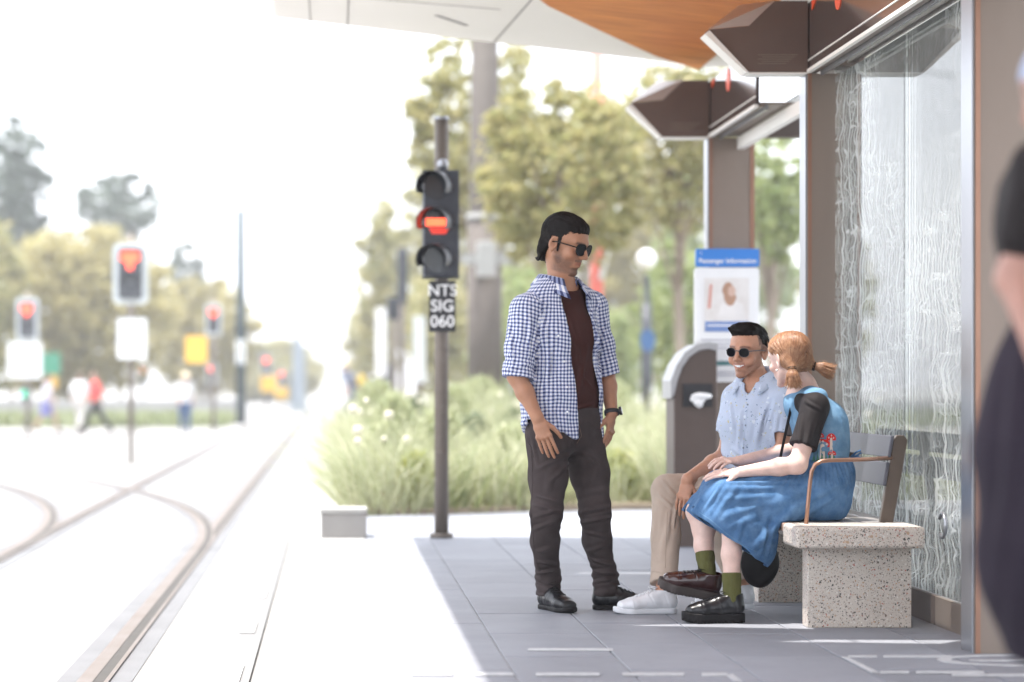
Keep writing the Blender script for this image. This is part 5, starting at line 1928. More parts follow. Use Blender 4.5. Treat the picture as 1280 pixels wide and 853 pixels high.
def glasses(fr, parent, base, lens_m, frame_m, round_=False, wrap=0.25):
    s = fr.s
    y0 = 0.1045
    for sx in (-1, 1):
        c = np.array([sx * 0.033, y0, 0.002])
        mb = MB()
        rx, rz = (0.0235, 0.0200) if round_ else (0.0295, 0.0240)
        pts, out = [], []
        n = 22
        for k in range(n):
            a = 2 * math.pi * k / n
            e = 0.86 if round_ else 0.72
            cx_, sz_ = math.cos(a), math.sin(a)
            px_ = rx * math.copysign(abs(cx_) ** e, cx_)
            pz_ = rz * math.copysign(abs(sz_) ** e, sz_)
            if not round_ and pz_ < 0:
                px_ *= 1 + 0.25 * pz_ / rz * 0.7
            xx = c[0] + px_
            pts.append(fr.p(xx, y0 - wrap * max(0, abs(xx) - 0.012) * 0.9 + 0.0, c[2] + pz_))
        mb.prism(pts, fr.d(0, -0.002, 0) * s)
        mb.build('lens', lens_m, parent, base=base)
        fm = MB()
        for k in range(n):
            out.append(pts[k])
        out.append(pts[0])
        fm.tube(out, (0.0013 if round_ else 0.0021) * s, 6)
        # temple arm
        xx = 0.0605
        fm.tube([fr.p(sx * 0.058, y0 - wrap * 0.042, 0.009), fr.p(sx * 0.069, 0.065, 0.010), fr.p(sx * 0.0785, 0.005, 0.009), fr.p(sx * 0.080, -0.018, 0.004)], 0.0027 * s, 6)
        fm.build('frame', frame_m, parent, base=base)
    MB().tube([fr.p(-0.010, y0 + 0.001, 0.008), fr.p(0, y0 + 0.003, 0.0105), fr.p(0.010, y0 + 0.001, 0.008)], 0.0022 * s, 6).build('bridge', frame_m, parent, base=base)


M_SUNLENS = mat('dark_sun_lens', (0.004, 0.004, 0.006), rough=0.12, var=0.05, spec=0.07)
M_SUNFR = mat('black_frame', (0.006, 0.005, 0.005), rough=0.25, var=0.1, spec=0.3)
M_HAIR_BK = mat('black_hair', (0.0060, 0.0034, 0.0030), rough=0.42, spec=0.13, var=0.3, vscale=60, stretch=(1, 1, 0.3))
# ---------------------------------------------------------------- standing man
def m_gingham(name, pitch, c0, c1, c2):
    m = mat(name, c0, rough=0.8, var=0.02, sheen=0.1)
    nt, b, L = ctx(m)
    uvn = nd(nt, 'ShaderNodeUVMap')
    sx = nd(nt, 'ShaderNodeSeparateXYZ')
    L(uvn.outputs['UV'], sx.inputs['Vector'])
    st = []
    for ax in ('X', 'Y'):
        a = nd(nt, 'ShaderNodeMath', operation='MULTIPLY'); a.inputs[1].default_value = 1 / pitch
        L(sx.outputs[ax], a.inputs[0])
        f = nd(nt, 'ShaderNodeMath', operation='FRACT'); L(a.outputs['Value'], f.inputs[0])
        g = nd(nt, 'ShaderNodeMath', operation='LESS_THAN'); g.inputs[1].default_value = 0.5
        L(f.outputs['Value'], g.inputs[0])
        st.append(g.outputs['Value'])
    sm = nd(nt, 'ShaderNodeMath', operation='ADD'); L(st[0], sm.inputs[0]); L(st[1], sm.inputs[1])
    dv = nd(nt, 'ShaderNodeMath', operation='MULTIPLY'); dv.inputs[1].default_value = 0.5
    L(sm.outputs['Value'], dv.inputs[0])
    r = nd(nt, 'ShaderNodeValToRGB')
    r.color_ramp.interpolation = 'CONSTANT'
    e = r.color_ramp.elements
    e[0].position = 0; e[0].color = (*c0, 1)
    e[1].position = 0.25; e[1].color = (*c1, 1)
    x = e.new(0.75); x.color = (*c2, 1)
    L(dv.outputs['Value'], r.inputs['Fac'])
    L(r.outputs['Color'], b.inputs['Base Color'])
    return m


M_GING = m_gingham('blue_white_gingham', 0.0165, (0.66, 0.67, 0.71), (0.235, 0.270, 0.43), (0.018, 0.028, 0.105))
M_TEE = mat('maroon_jersey', (0.042, 0.014, 0.012), rough=0.9, spec=0.15, var=0.08, bump=0.08, bscale=500)
M_CHARC = mat('charcoal_denim', (0.046, 0.036, 0.036), rough=0.9, spec=0.12, var=0.25, vscale=9, bump=0.15, bscale=600)
M_SKIN1 = skin_mat('tan_skin', (0.330, 0.160, 0.092))
M_SHOEBK = mat('black_leather', (0.005, 0.005, 0.007), rough=0.3, spec=0.4, var=0.2)
M_SOLEBK = mat('black_rubber', (0.006, 0.005, 0.006), rough=0.6, spec=0.2, var=0.2)


def standing_man():
    D = 10.6
    base = np.array([1.02, D, 0.0])
    fw = unit((0.60, -0.80, 0)); lf = unit((0.80, 0.60, 0))
    U = np.array([0, 0, 1.0])
    pel = at(706, 532, D)
    waist = at(703, 490, D)
    chest = at(699, 418, D)
    shc = at(699, 378, D)
    shR = at(657, 388, D - 0.12)          # his right shoulder, at the viewer's left
    shL = at(741, 383, D + 0.13)
    elR = at(646, 470, D - 0.16)
    wrR = at(672, 523, D - 0.22)
    elL = at(757, 462, D + 0.16)
    wrL = at(765, 517, D + 0.06)
    hpR, hpL = at(684, 548, D - 0.07), at(727, 546, D + 0.07)
    knR, knL = at(682, 640, D - 0.12), at(743, 640, D - 0.02)
    anR, anL = np.array([0.957, 10.71, 0.095]), np.array([1.212, 10.70, 0.095])
    nb = at(699, 360, D)
    hd = Fr(at(706, 306, D - 0.02), (0.79, -0.56, -0.30), (0.02, 0, 1), 1.05)
    # body
    F = Field((0.62, D - 0.42, 0.02), (1.45, D + 0.40, 1.80), 0.0032)
    add_head(F, hd, jaw=1.0, chin=1.05)
    F.chain([nb - U * 0.02, nb + U * 0.03 + fw * 0.01, hd.p(0, -0.03, -0.045)], [0.062, 0.053, 0.050], 0.02)
    F.cap(hd.p(0, -0.008, -0.07), nb + fw * 0.022 + U * 0.005, 0.030, 0.034, 0.015)
    F.chain([shR, nb - U * 0.015, shL], [0.045, 0.055, 0.045], 0.04)
    F.chain([nb - U * 0.03, chest, waist, pel], [(0.09, 0.06), (0.11, 0.075), (0.10, 0.07), (0.10, 0.07)], 0.05, u=lf)
    F.chain([shR, elR], [0.042, 0.040], 0.02)
    F.chain([elR, elR * 0.6 + wrR * 0.4, wrR], [0.041, 0.038, 0.0255], 0.02)
    F.chain([shL, elL], [0.042, 0.040], 0.02)
    F.chain([elL, elL * 0.6 + wrL * 0.4, wrL], [0.041, 0.037, 0.0250], 0.02)
    # right hand lies open on the thigh, back of the hand towards the viewer
    dR = unit(at(683, 556, D - 0.24) - wrR)
    add_hand(F, wrR + dR * 0.01, dR, unit((-0.25, -0.95, 0.1)), -1, (0.20, 0.26, 0.18), 0.97, 0.035, 0.25)
    dL = unit(at(760, 558, D + 0.03) - wrL)
    add_hand(F, wrL + dL * 0.008, dL, unit((0.85, -0.45, 0.1)), 1, (0.20, 0.30, 0.25), 0.96, 0.03, 0.2)
    for h_, k_, a_ in ((hpR, knR, anR), (hpL, knL, anL)):
        F.chain([pel, h_, k_, a_, a_ - U * 0.045], [0.09, 0.06, 0.035, 0.020, 0.018], 0.02)
    fp = face_paint(hd, beard=0.95, lips=(0.80, 0.50, 0.48))
    body = body_mesh('person', F, M_SKIN1, base, smooth=1, colf=fp)
    tag(body, 'standing man in open blue gingham shirt, maroon tee, dark jeans and sunglasses', 'person')
    # trousers
    F = Field((0.66, D - 0.40, 0.06), (1.45, D + 0.40, 1.02), 0.0042)
    F.chain([waist - U * 0.02, pel + U * 0.03, pel - U * 0.03], [(0.162, 0.112), (0.172, 0.122), (0.172, 0.120)], 0.03, u=lf)
    F.ell(pel - fw * 0.055 - U * 0.02, (0.10, 0.10, 0.10), None, 0.05)
    legs = (('R', hpR, knR, anR), ('L', hpL, knL, anL))
    for s_, h_, k_, a_ in legs:
        thg = h_ * 0.5 + k_ * 0.5
        clf = k_ * 0.62 + a_ * 0.38 - fw * 0.012
        F.chain([h_ + U * 0.01, thg + fw * 0.012, k_ + fw * 0.006, clf, a_ + U * 0.050, a_ - U * 0.025], [0.098, 0.082, 0.066, 0.061, 0.051, 0.056], 0.03)
    F.plane(at(700, 505, D), U)
    for s_, h_, k_, a_ in legs:
        pass
    F.cut((F.grids()[2] - 0.062) + 0 * F.grids()[0])
    it = []
    fr_ = lambda x, y, dd=-0.1: at(x, y, D + dd)
    for (x0, y0), (x1, y1), w, a in (((718, 566), (672, 585), .010, .006), ((716, 574), (690, 600), .010, .006), ((722, 566), (752, 582), .010, .005), ((712, 560), (716, 520), .012, .004),
                                     ((660, 628), (700, 640), .010, .008), ((662, 648), (702, 636), .009, .008), ((668, 618), (700, 628), .008, .005), ((660, 664), (696, 650), .010, .005),
                                     ((722, 640), (762, 632), .010, .008), ((726, 652), (764, 646), .009, .008), ((730, 664), (764, 672), .009, .005), ((722, 618), (760, 610), .012, .005),
                                     ((664, 700), (700, 706), .009, .006), ((666, 716), (702, 712), .008, .007), ((670, 690), (690, 684), .012, .005),
                                     ((732, 698), (770, 706), .009, .007), ((736, 714), (776, 716), .009, .009), ((742, 728), (776, 722), .008, .009), ((734, 690), (760, 680), .010, .005),
                                     ((672, 580), (664, 540), .010, .004), ((690, 590), (684, 620), .016, .004), ((744, 580), (740, 610), .016, .004)):
        d0 = -0.14 if x0 < 712 else -0.04
        it.append(('l', fr_(x0, y0, d0), fr_(x1, y1, d0), w, a))
    it += [('r', anR + U * 0.03, (0.15, 0, 1), 0.036, 0.0040, 0.07), ('r', anL + U * 0.05, (-0.2, 0, 1), 0.040, 0.0055, 0.085),
           ('r', knR, (0.3, 0.2, 1), 0.045, 0.0028, 0.09), ('r', knL, (-0.3, 0.2, 1), 0.045, 0.0030, 0.09)]
    tr = body_mesh('trousers', F, M_CHARC, base, body, 1, it, ((16, 0.003), (34, 0.0014)), seed=2.0)
    # side seam and fly stitching as thin raised cords
    M_ST = mat('brown_stitching', (0.16, 0.10, 0.07), rough=0.8)
    Vt = np.array([v.co for v in tr.data.vertices])
    bv = BVHTree.FromPolygons([tuple(v) for v in Vt + base], [tuple(p.vertices) for p in tr.data.polygons])

    def on(b_, p, dirv, lift=0.0006):
        h = b_.ray_cast(Vector(np.asarray(p) - np.asarray(dirv) * 0.5), Vector(dirv), 1.2)
        return (np.array(h[0]) - np.asarray(dirv) * lift) if h[0] is not None else None
    vd = np.array([0.08, 1.0, 0])
    vd = unit(vd)

    def seam(pts, nm, m_, r_=0.0011, bvv=None, par=None):
        q = []
        for (x0, y0), (x1, y1) in zip(pts[:-1], pts[1:]):
            for t in np.linspace(0, 1, 9)[:-1]:
                p = at(x0 + (x1 - x0) * t, y0 + (y1 - y0) * t, D)
                h = on(bvv or bv, p, unit(p - np.array([0, 0, 1.0])))
                if h is not None:
                    q.append(h)
        if len(q) > 3:
            MB().tube(q, r_, 5).build(nm, m_, par or tr, base=tuple(base))
    seam([(664, 560), (666, 600), (664, 640), (668, 690), (676, 722)], 'side_seam', M_CHARC, 0.0022)
    seam([(713, 528), (716, 556), (724, 566)], 'fly_seam', M_CHARC, 0.0022)
    seam([(724, 532), (727, 545), (720, 556)], 'fly_stitching', M_ST, 0.0010)
    seam([(735, 528), (750, 540)], 'pocket_seam', M_CHARC, 0.0024)
    seam([(657, 548), (664, 560), (668, 575)], 'pocket_seam', M_CHARC, 0.0024)
    seam([(664, 727), (680, 731), (697, 727)], 'hem_seam', M_CHARC, 0.0024)
    # tee
    F = Field((0.72, D - 0.3, 0.80), (1.35, D + 0.3, 1.50), 0.0042)
    F.chain([shR + lf * 0.02, nb - U * 0.025, shL - lf * 0.02], [0.050, 0.064, 0.050], 0.05)
    F.chain([nb - U * 0.06, chest + fw * 0.012, waist + fw * 0.012, pel + U * 0.03 + fw * 0.004], [(0.13, 0.085), (0.165, 0.112), (0.160, 0.110), (0.166, 0.118)], 0.05, u=lf)
    F.plane(at(720, 524, D), -U + fw * 0.05)
    F.ell(nb + U * 0.055 + fw * 0.035, (0.088, 0.088, 0.085), None, 0.008, 'sub')
    it = [('l', at(742, 505, D - .08), at(712, 512, D - .1), .008, .006), ('l', at(745, 514, D - .08), at(716, 521, D - .1), .007, .006), ('l', at(735, 430, D - .1), at(722, 500, D - .12), .014, .004),
          ('l', at(712, 400, D - .12), at(730, 470, D - .1), .016, .004), ('l', at(746, 490, D - .06), at(728, 470, D - .1), .010, .004)]
    tee = body_mesh('t_shirt', F, M_TEE, base, body, 1, it, ((14, 0.003),), seed=4.0)
    # shirt: loose shell, open at the front
    F = Field((0.60, D - 0.40, 0.76), (1.46, D + 0.42, 1.53), 0.0040)
    F.chain([shR + lf * 0.01 + U * 0.004, nb - U * 0.022, shL - lf * 0.01 + U * 0.004], [0.066, 0.080, 0.064], 0.05)
    F.chain([nb - U * 0.06, chest, waist - fw * 0.005, at(703, 545, D) - fw * 0.005], [(0.150, 0.105), (0.188, 0.132), (0.192, 0.136), (0.212, 0.146)], 0.05, u=lf)
    Fb = Field(F.lo, F.lo + (F.n - 1) * F.h, F.h)
    # sleeves
    cfR, cfL = elR * 1.0 + unit(wrR - elR) * 0.012, elL + unit(wrL - elL) * 0.03
    Fs = Fb
    Fs.chain([shR, shR * 0.4 + elR * 0.6, cfR], [0.072, 0.064, 0.062], 0.02)
    Fs.cap(elR - unit(cfR - shR) * 0.030, cfR, 0.067, 0.069, 0.006)
    Fs.chain([shL, shL * 0.4 + elL * 0.6, cfL], [0.066, 0.058, 0.056], 0.02)
    Fs.cap(cfL - unit(cfL - shL) * 0.045, cfL, 0.060, 0.062, 0.006)
    Fs.plane(cfR + unit(wrR - shR) * 0.004, unit(wrR - shR)) if False else None
    # cut sleeves at the cuff planes
    X, Y, Z = Fs.grids()

    def half(p, n):
        n = unit(n)
        return (X - p[0]) * n[0] + (Y - p[1]) * n[1] + (Z - p[2]) * n[2]
    nR = unit(cfR - shR); nL = unit(cfL - shL)
    side = (X - chest[0]) * lf[0] + (Y - chest[1]) * lf[1]
    cutR = np.where(side < 0, half(cfR, nR), -1.0)
    cutL = np.where(side >= 0, half(cfL, nL), -1.0)
    Fs.d = np.maximum(Fs.d, np.maximum(cutR, cutL)).astype(np.float32)
    # torso cuts: hem and front opening
    fwd_ = (X - chest[0]) * fw[0] + (Y - chest[1]) * fw[1]
    lat = side
    hemz = 0.795 + 0.050 * np.exp(-((np.abs(lat) - 0.185) / 0.06) ** 2) - 0.022 * (fwd_ < 0)
    tail = np.where(fwd_ > 0.02, -0.035 * np.exp(-((lat + 0.03) / 0.05) ** 2) - 0.085 * np.exp(-((lat - 0.155) / 0.045) ** 2), 0)
    hem = (hemz + tail) - Z
    F.d = np.maximum(F.d, hem).astype(np.float32)
    h_ = 0.02
    body_ins = F.d.copy()
    # smooth union of torso and sleeves
    k = 0.02
    hh = np.maximum(k - np.abs(F.d - Fs.d), 0) / k
    F.d = np.minimum(F.d, Fs.d) - hh * hh * k * 0.25
    F.shell(0.0075)
    zL = np.array([0.74, 0.86, 0.93, 1.03, 1.14, 1.25, 1.36, 1.46, 1.6])
    openR = np.array([-0.020, -0.020, -0.028, -0.036, -0.050, -0.064, -0.075, -0.085, -0.1])
    openL = np.array([0.165, 0.145, 0.125, 0.105, 0.095, 0.085, 0.078, 0.075, 0.07])
    zz = F.ax[2]
    oR = np.interp(zz, zL, openR)[None, None, :]
    oL = np.interp(zz, zL, openL)[None, None, :]
    wedge = np.maximum(np.maximum(oR - lat, lat - oL), 0.02 - fwd_)
    F.d = np.maximum(F.d, -wedge).astype(np.float32)
    F.ell(nb + U * 0.055, (0.080, 0.080, 0.075), None, 0.0, 'sub')
    it = [('l', at(636, 398, D - .2), at(640, 462, D - .2), .012, .007), ('l', at(660, 392, D - .2), at(662, 450, D - .2), .012, .007), ('l', at(672, 400, D - .2), at(668, 470, D - .2), .010, -.008),
          ('l', at(628, 462, D - .2), at(668, 452, D - .2), .010, .006), ('l', at(632, 446, D - .2), at(662, 432, D - .2), .009, .005),
          ('l', at(676, 395, D - .2), at(694, 520, D - .2), .015, .009), ('l', at(690, 420, D - .2), at(676, 520, D - .2), .014, .008), ('l', at(684, 500, D - .2), at(703, 545, D - .2), .012, .009),
          ('l', at(668, 510, D - .2), at(650, 540, D - .2), .013, .009), ('l', at(744, 400, D - .05), at(752, 500, D - .05), .012, .008), ('l', at(738, 380, D), at(748, 440, D), .010, .006),
          ('l', at(757, 400, D), at(750, 460, D), .008, .006), ('l', at(690, 470, D - .2), at(708, 500, D - .2), .010, .006), ('l', at(664, 372, D - .1), at(690, 392, D - .15), .010, .005),
          ('r', elR - nR * 0.06, nR, 0.034, 0.0032, 0.07), ('r', elL - nL * 0.06, nL, 0.034, 0.0030, 0.06)]
    fT = cyl_uv(chest, chest + U, fw, 0.165)
    fA = cyl_uv(shR, elR, fw, 0.064)
    fB = cyl_uv(shL, elL, fw, 0.058)

    def uvf(V, F_):
        c = V[F_].mean(1)
        lat_ = (c - chest) @ lf
        def segd(p, a, b):
            ab = b - a
            t = np.clip(((p - a) @ ab) / (ab @ ab), 0, 1.2)
            return np.linalg.norm(p - a - t[:, None] * ab, axis=1)
        isR = (segd(c, shR - lf * 0.02, elR) < 0.088) & (lat_ < -0.165 + 0.10 * np.clip((c[:, 2] - 1.30) / 0.1, 0, 0.3))
        isL = (segd(c, shL + lf * 0.02, elL) < 0.080) & (lat_ > 0.175)
        uv = np.zeros((len(F_), 4, 2))
        for msk, fn in ((~isR & ~isL, fT), (isR, fA), (isL, fB)):
            idx = np.where(msk)[0]
            for j in range(4):
                u, v = fn(V[F_[idx, j]])
                uv[idx, j, 0] = u; uv[idx, j, 1] = v
        wx = vnoise(V, 8, 3.1) * 0.010 + vnoise(V, 22, 5.5) * 0.0025; wy = vnoise(V, 8, 9.4) * 0.008 + vnoise(V, 22, 1.5) * 0.0025
        uv[:, :, 0] += wx[F_]; uv[:, :, 1] += wy[F_]
        return uv.reshape(-1, 2)
    sh = body_mesh('shirt', F, M_GING, base, body, 1, it, ((12, 0.004), (28, 0.0016)), uvf, seed=6.0)
    # collar: stand and fold-over flap round the neck
    mb_v, mb_f, mb_uv = [], [], []
    n = 40
    cn = nb + U * 0.030 - fw * 0.004
    for i in range(n + 1):
        t = i / n
        a = R(-152 + 304 * t)                  # 0 at the back
        rx, ry = 0.080, 0.084
        o = cn + (-fw * math.cos(a) * ry + lf * math.sin(a) * rx)
        fr_t = abs(2 * t - 1)
        drop = -0.014 * fr_t ** 2 - 0.030 * max(0, fr_t - 0.5) ** 1.3
        nrm = unit(-fw * math.cos(a) + lf * math.sin(a))
        fl = 0.048 + 0.040 * max(0, fr_t - 0.55) / 0.45
        pts = [o + U * (drop - 0.01), o + U * (0.022 + drop) - nrm * 0.004, o + U * (0.032 + drop) - nrm * 0.002, o + U * (0.030 + drop) + nrm * 0.006,
               o + U * (0.030 + drop - fl * 0.5) + nrm * 0.024 + fw * 0.010 * max(0, fr_t - 0.5) * 2, o + U * (0.030 + drop - fl) + nrm * 0.043 + fw * 0.030 * max(0, fr_t - 0.5) * 2]
        for j, p in enumerate(pts):
            mb_v.append(p)
            mb_uv.append((t * 0.42, j * 0.011))
    fcs = []
    for i in range(n):
        for j in range(5):
            a = i * 6 + j
            fcs.append((a, a + 1, a + 7, a + 6))
    Vc = np.array(mb_v); Fc = np.array(fcs)
    uvc = np.array(mb_uv)[Fc].reshape(-1, 2)
    co = link_mesh('collar', np_mesh('collar', Vc - base, Fc, M_GING, True, uvc), body)
    m = co.modifiers.new('thick', 'SOLIDIFY'); m.thickness = 0.003; m.offset = 0
    # buttons and placket edge
    bs = BVHTree.FromPolygons([tuple(np.array(v.co) + base) for v in sh.data.vertices], [tuple(p.vertices) for p in sh.data.polygons])
    M_BTN = mat('white_button', (0.75, 0.76, 0.8), rough=0.3)
    for (x, y) in ((698, 420), (705, 452), (708.5, 484), (709, 515)):
        p = at(x, y, D)
        h = on(bs, p, unit(p - np.array([0, 0, 1.0])), 0.001)
        if h is not None:
            MB().ball(h, (0.005, 0.003, 0.005), 8, 6).build('button', M_BTN, sh, base=tuple(base))
    # hair: slicked back, curling at the nape
    Hf = Field(hd.c - 0.17, hd.c + 0.17, 0.003)
    e = lambda x, y, z, r, k=0.012, op='add': Hf.ell(hd.p(x, y, z), np.array(r) * hd.s, hd.R, k, op)
    e(0, -0.016, 0.043, (0.080, 0.101, 0.090), 0.01)
    e(0, 0.030, 0.080, (0.058, 0.056, 0.036), 0.02)
    e(0, -0.075, -0.030, (0.062, 0.034, 0.062), 0.02)
    X, Y, Z = Hf.grids()
    g = [X - hd.c[0], Y - hd.c[1], Z - hd.c[2]]
    lx, ly, lz = [(g[0] * hd.R[0, i] + g[1] * hd.R[1, i] + g[2] * hd.R[2, i]) / hd.s for i in range(3)]
    ax = np.abs(lx)
    # hairline: forehead high, temple recess, sideburn, behind the ear
    line = np.where(ly > 0.030, 0.063 + (ly - 0.075) * 0.35 - 4.0 * np.clip(ax - 0.035, 0, 1) ** 2, np.where(ly > 0.004, -0.028 + (ly - 0.004) * 3.2, np.where(ly > -0.030, 0.030, -0.085)))
    Hf.d = np.maximum(Hf.d, (line - lz) * 0.7).astype(np.float32)
    for sx in (-1, 1):
        e(sx * 0.082, -0.010, -0.004, (0.020, 0.022, 0.034), 0.004, 'sub')
        F_ = Hf.cap(hd.p(sx * 0.0725, 0.012, 0.02), hd.p(sx * 0.0685, 0.012, -0.026), 0.0055, 0.0035, 0.006)
    r = np.random.default_rng(11)
    for i in range(26):
        x = r.uniform(-0.055, 0.055)
        a = hd.p(x, -0.088 + abs(x) * 0.35, -0.045 + r.uniform(-0.03, 0.03))
        b = a + hd.d(r.uniform(-.2, .2), -0.012 / 0.05, -1) * r.uniform(0.015, 0.032)
        c = b + hd.d(r.uniform(-.4, .4), -0.9, 0.2) * r.uniform(0.008, 0.018)
        Hf.cap(a, b, 0.008, 0.0065, 0.004); Hf.cap(b, c, 0.0065, 0.0035, 0.003)
    V, F_ = Hf.mesh(1)
    N = vnorm(V, F_)
    q = hd.loc(V)
    gr = np.sin(q[:, 0] * 420 + vnoise(V, 25) * 3 + q[:, 2] * 60) * 0.0010 + vnoise(V, 60) * 0.0012
    V = V + N * gr[:, None]
    ho = link_mesh('hair', np_mesh('hair', V - base, F_, M_HAIR_BK, True), body)

    def flow(p):
        q = hd.loc(p[None])[0]
        if q[2] > 0.03:
            return hd.d(0.15 * q[0] / 0.07, -1, -0.25 - max(0, -q[1]) * 9)
        return hd.d(0, -0.75, -0.75)
    hair_strands('hair_lock', V, F_, 2600, flow, M_HAIR_BK, base, ho, 0.060, 7, 0.0008, 0.0018, 21)
    glasses(hd, body, tuple(base), M_SUNLENS, M_SUNFR)
    # stubble beard as short fibres on the jaw
    # watch on the left wrist
    wd = unit(wrL - elL)
    wc = wrL - wd * 0.004
    u1 = unit(np.cross(wd, (0.2, -1, 0))); u2 = np.cross(wd, u1)
    ring = [wc + 0.031 * (math.cos(a) * u1 * 1.02 + math.sin(a) * u2 * 0.85) for a in np.linspace(0, 2 * math.pi, 24)]
    st = MB()
    v, f = [], []
    for i, p in enumerate(ring):
        o = unit(p - wc)
        v += [p - wd * 0.010 , p + o * 0.003 - wd * 0.009, p + o * 0.003 + wd * 0.009, p + wd * 0.010]
    for i in range(23):
        for j in range(3):
            f.append((4 * i + j, 4 * i + 4 + j, 4 * i + 5 + j, 4 * i + 1 + j))
    w_o = MB().add(v, f, True).build('wristwatch', M_BLACK, None, base=tuple(wc))
    w_o.location = tuple(wc)
    tag(w_o, 'black wristwatch on the left wrist of the standing man', 'watch')
    o = unit(np.array([0.95, -0.30, 0.05])); o = unit(o - np.dot(o, wd) * wd)
    sd = np.cross(wd, o)
    c = wc + o * 0.034
    pr = [c + (math.cos(a) * sd * 0.019 + math.sin(a) * wd * 0.019) for a in np.linspace(0, 2 * math.pi, 17)[:-1]]
    case = MB().prism(pr, o * 0.010).build('case', M_BLACK, w_o, base=tuple(wc))
    MB().prism([p + o * 0.0101 - (p - c) * 0.15 for p in pr], o * 0.001).build('dial', M_SUNLENS, case, base=tuple(wc))
    # shoes
    for sgn, an, dr, hx in ((-1, anR, (0.42, -0.90, 0), at(676, 754, 0)), (1, anL, (0.97, 0.10, 0), None)):
        if sgn < 0:
            heel = np.array([0.933, 10.765, 0.0])
            dr = (0.40, -0.917, 0)
        else:
            heel = np.array([1.150, 10.70, 0.0])
            dr = (0.99, -0.02, 0)
        shoe(body, base, heel, dr, 0.285, upper=M_SHOEBK, sole=M_SOLEBK, lace=M_SOLEBK, th=0.022)
    return body


standing_man()
# ---------------------------------------------------------------- seated man
def m_print(name):
    m = mat(name, (0.44, 0.51, 0.64), rough=0.85, var=0.05, spec=0.2)
    nt, b, L = ctx(m)
    prev = [l.from_socket for l in nt.links if l.to_socket == b.inputs['Base Color']][0]
    tc = nd(nt, 'ShaderNodeTexCoord')
    for sc, thr, c, sd in ((52, 0.17, (0.10, 0.15, 0.27), 0.0), (46, 0.17, (0.50, 0.45, 0.20), 3.1), (60, 0.14, (0.18, 0.28, 0.26), 6.2), (30, 0.20, (0.56, 0.63, 0.72), 9.4)):
        mp = nd(nt, 'ShaderNodeMapping'); mp.inputs['Location'].default_value = (sd, sd, sd)
        L(tc.outputs['Object'], mp.inputs['Vector'])
        nz = nd(nt, 'ShaderNodeTexNoise', Scale=sc * 2.2, Detail=1.0)
        L(mp.outputs['Vector'], nz.inputs['Vector'])
        va = nd(nt, 'ShaderNodeVectorMath', operation='MULTIPLY_ADD'); va.inputs[1].default_value = (0.02, 0.02, 0.02)
        L(nz.outputs['Color'], va.inputs[0]); L(mp.outputs['Vector'], va.inputs[2])
        v = nd(nt, 'ShaderNodeTexVoronoi', Scale=sc)
        L(va.outputs['Vector'], v.inputs['Vector'])
        sx = nd(nt, 'ShaderNodeSeparateColor'); L(v.outputs['Color'], sx.inputs['Color'])
        g = nd(nt, 'ShaderNodeMath', operation='GREATER_THAN'); g.inputs[1].default_value = 0.5
        L(sx.outputs['Red'], g.inputs[0])
        lt = nd(nt, 'ShaderNodeMath', operation='LESS_THAN'); lt.inputs[1].default_value = thr
        L(v.outputs['Distance'], lt.inputs[0])
        mu = nd(nt, 'ShaderNodeMath', operation='MULTIPLY'); L(g.outputs['Value'], mu.inputs[0]); L(lt.outputs['Value'], mu.inputs[1])
        mx = nd(nt, 'ShaderNodeMix', data_type='RGBA')
        L(mu.outputs['Value'], mx.inputs['Factor']); L(prev, mx.inputs['A']); mx.inputs['B'].default_value = (*c, 1)
        prev = mx.outputs['Result']
    L(prev, b.inputs['Base Color'])
    return m


M_PRINT = m_print('pale_blue_printed_cotton')
M_KHAKI = mat('khaki_cotton', (0.43, 0.35, 0.29), rough=0.9, var=0.08, spec=0.15, vscale=8, bump=0.1, bscale=500)
M_SKIN2 = skin_mat('warm_tan_skin', (0.46, 0.235, 0.150))
M_SHOEW = mat('white_leather', (0.62, 0.63, 0.66), rough=0.45, var=0.03)
M_SHOEW2 = mat('white_rubber', (0.60, 0.61, 0.64), rough=0.55, var=0.03)
UP = np.array([0, 0, 1.0])


def collar_strip(name, cn, fw, lf, rx, ry, m_, parent, base, spread=140, fl0=0.034, fl1=0.030, uvs=0.4, h0=0.0, lean=0.012, droop=0.008):
    v, uv = [], []
    n = 40
    for i in range(n + 1):
        t = i / n
        a = R(-spread + 2 * spread * t)
        o = cn + (-fw * math.cos(a) * ry + lf * math.sin(a) * rx)
        ft = abs(2 * t - 1)
        drop = h0 - droop * ft ** 2 - 0.030 * max(0, ft - 0.5) ** 1.3
        nr = unit(-fw * math.cos(a) + lf * math.sin(a))
        fl = fl0 + fl1 * max(0, ft - 0.55) / 0.45
        for j, p in enumerate((o + UP * (drop - 0.012), o + UP * (0.020 + drop) - nr * 0.003, o + UP * (0.029 + drop) - nr * 0.001, o + UP * (0.027 + drop) + nr * 0.007,
                               o + UP * (0.027 + drop - fl * 0.5) + nr * 0.022 + fw * lean * 0.4 * max(0, ft - 0.5) * 2, o + UP * (0.027 + drop - fl) + nr * 0.042 + fw * lean * max(0, ft - 0.5) * 2)):
            v.append(p); uv.append((t * uvs, j * 0.011))
    f = [(i * 6 + j, i * 6 + j + 1, i * 6 + j + 7, i * 6 + j + 6) for i in range(n) for j in range(5)]
    f = np.array(f)
    o = link_mesh(name, np_mesh(name, np.array(v) - base, f, m_, True, np.array(uv)[f].reshape(-1, 2)), parent)
    m = o.modifiers.new('thick', 'SOLIDIFY'); m.thickness = 0.003; m.offset = 0
    return o


def bvh_of(o, base):
    return BVHTree.FromPolygons([tuple(np.array(v.co) + base) for v in o.data.vertices], [tuple(p.vertices) for p in o.data.polygons])


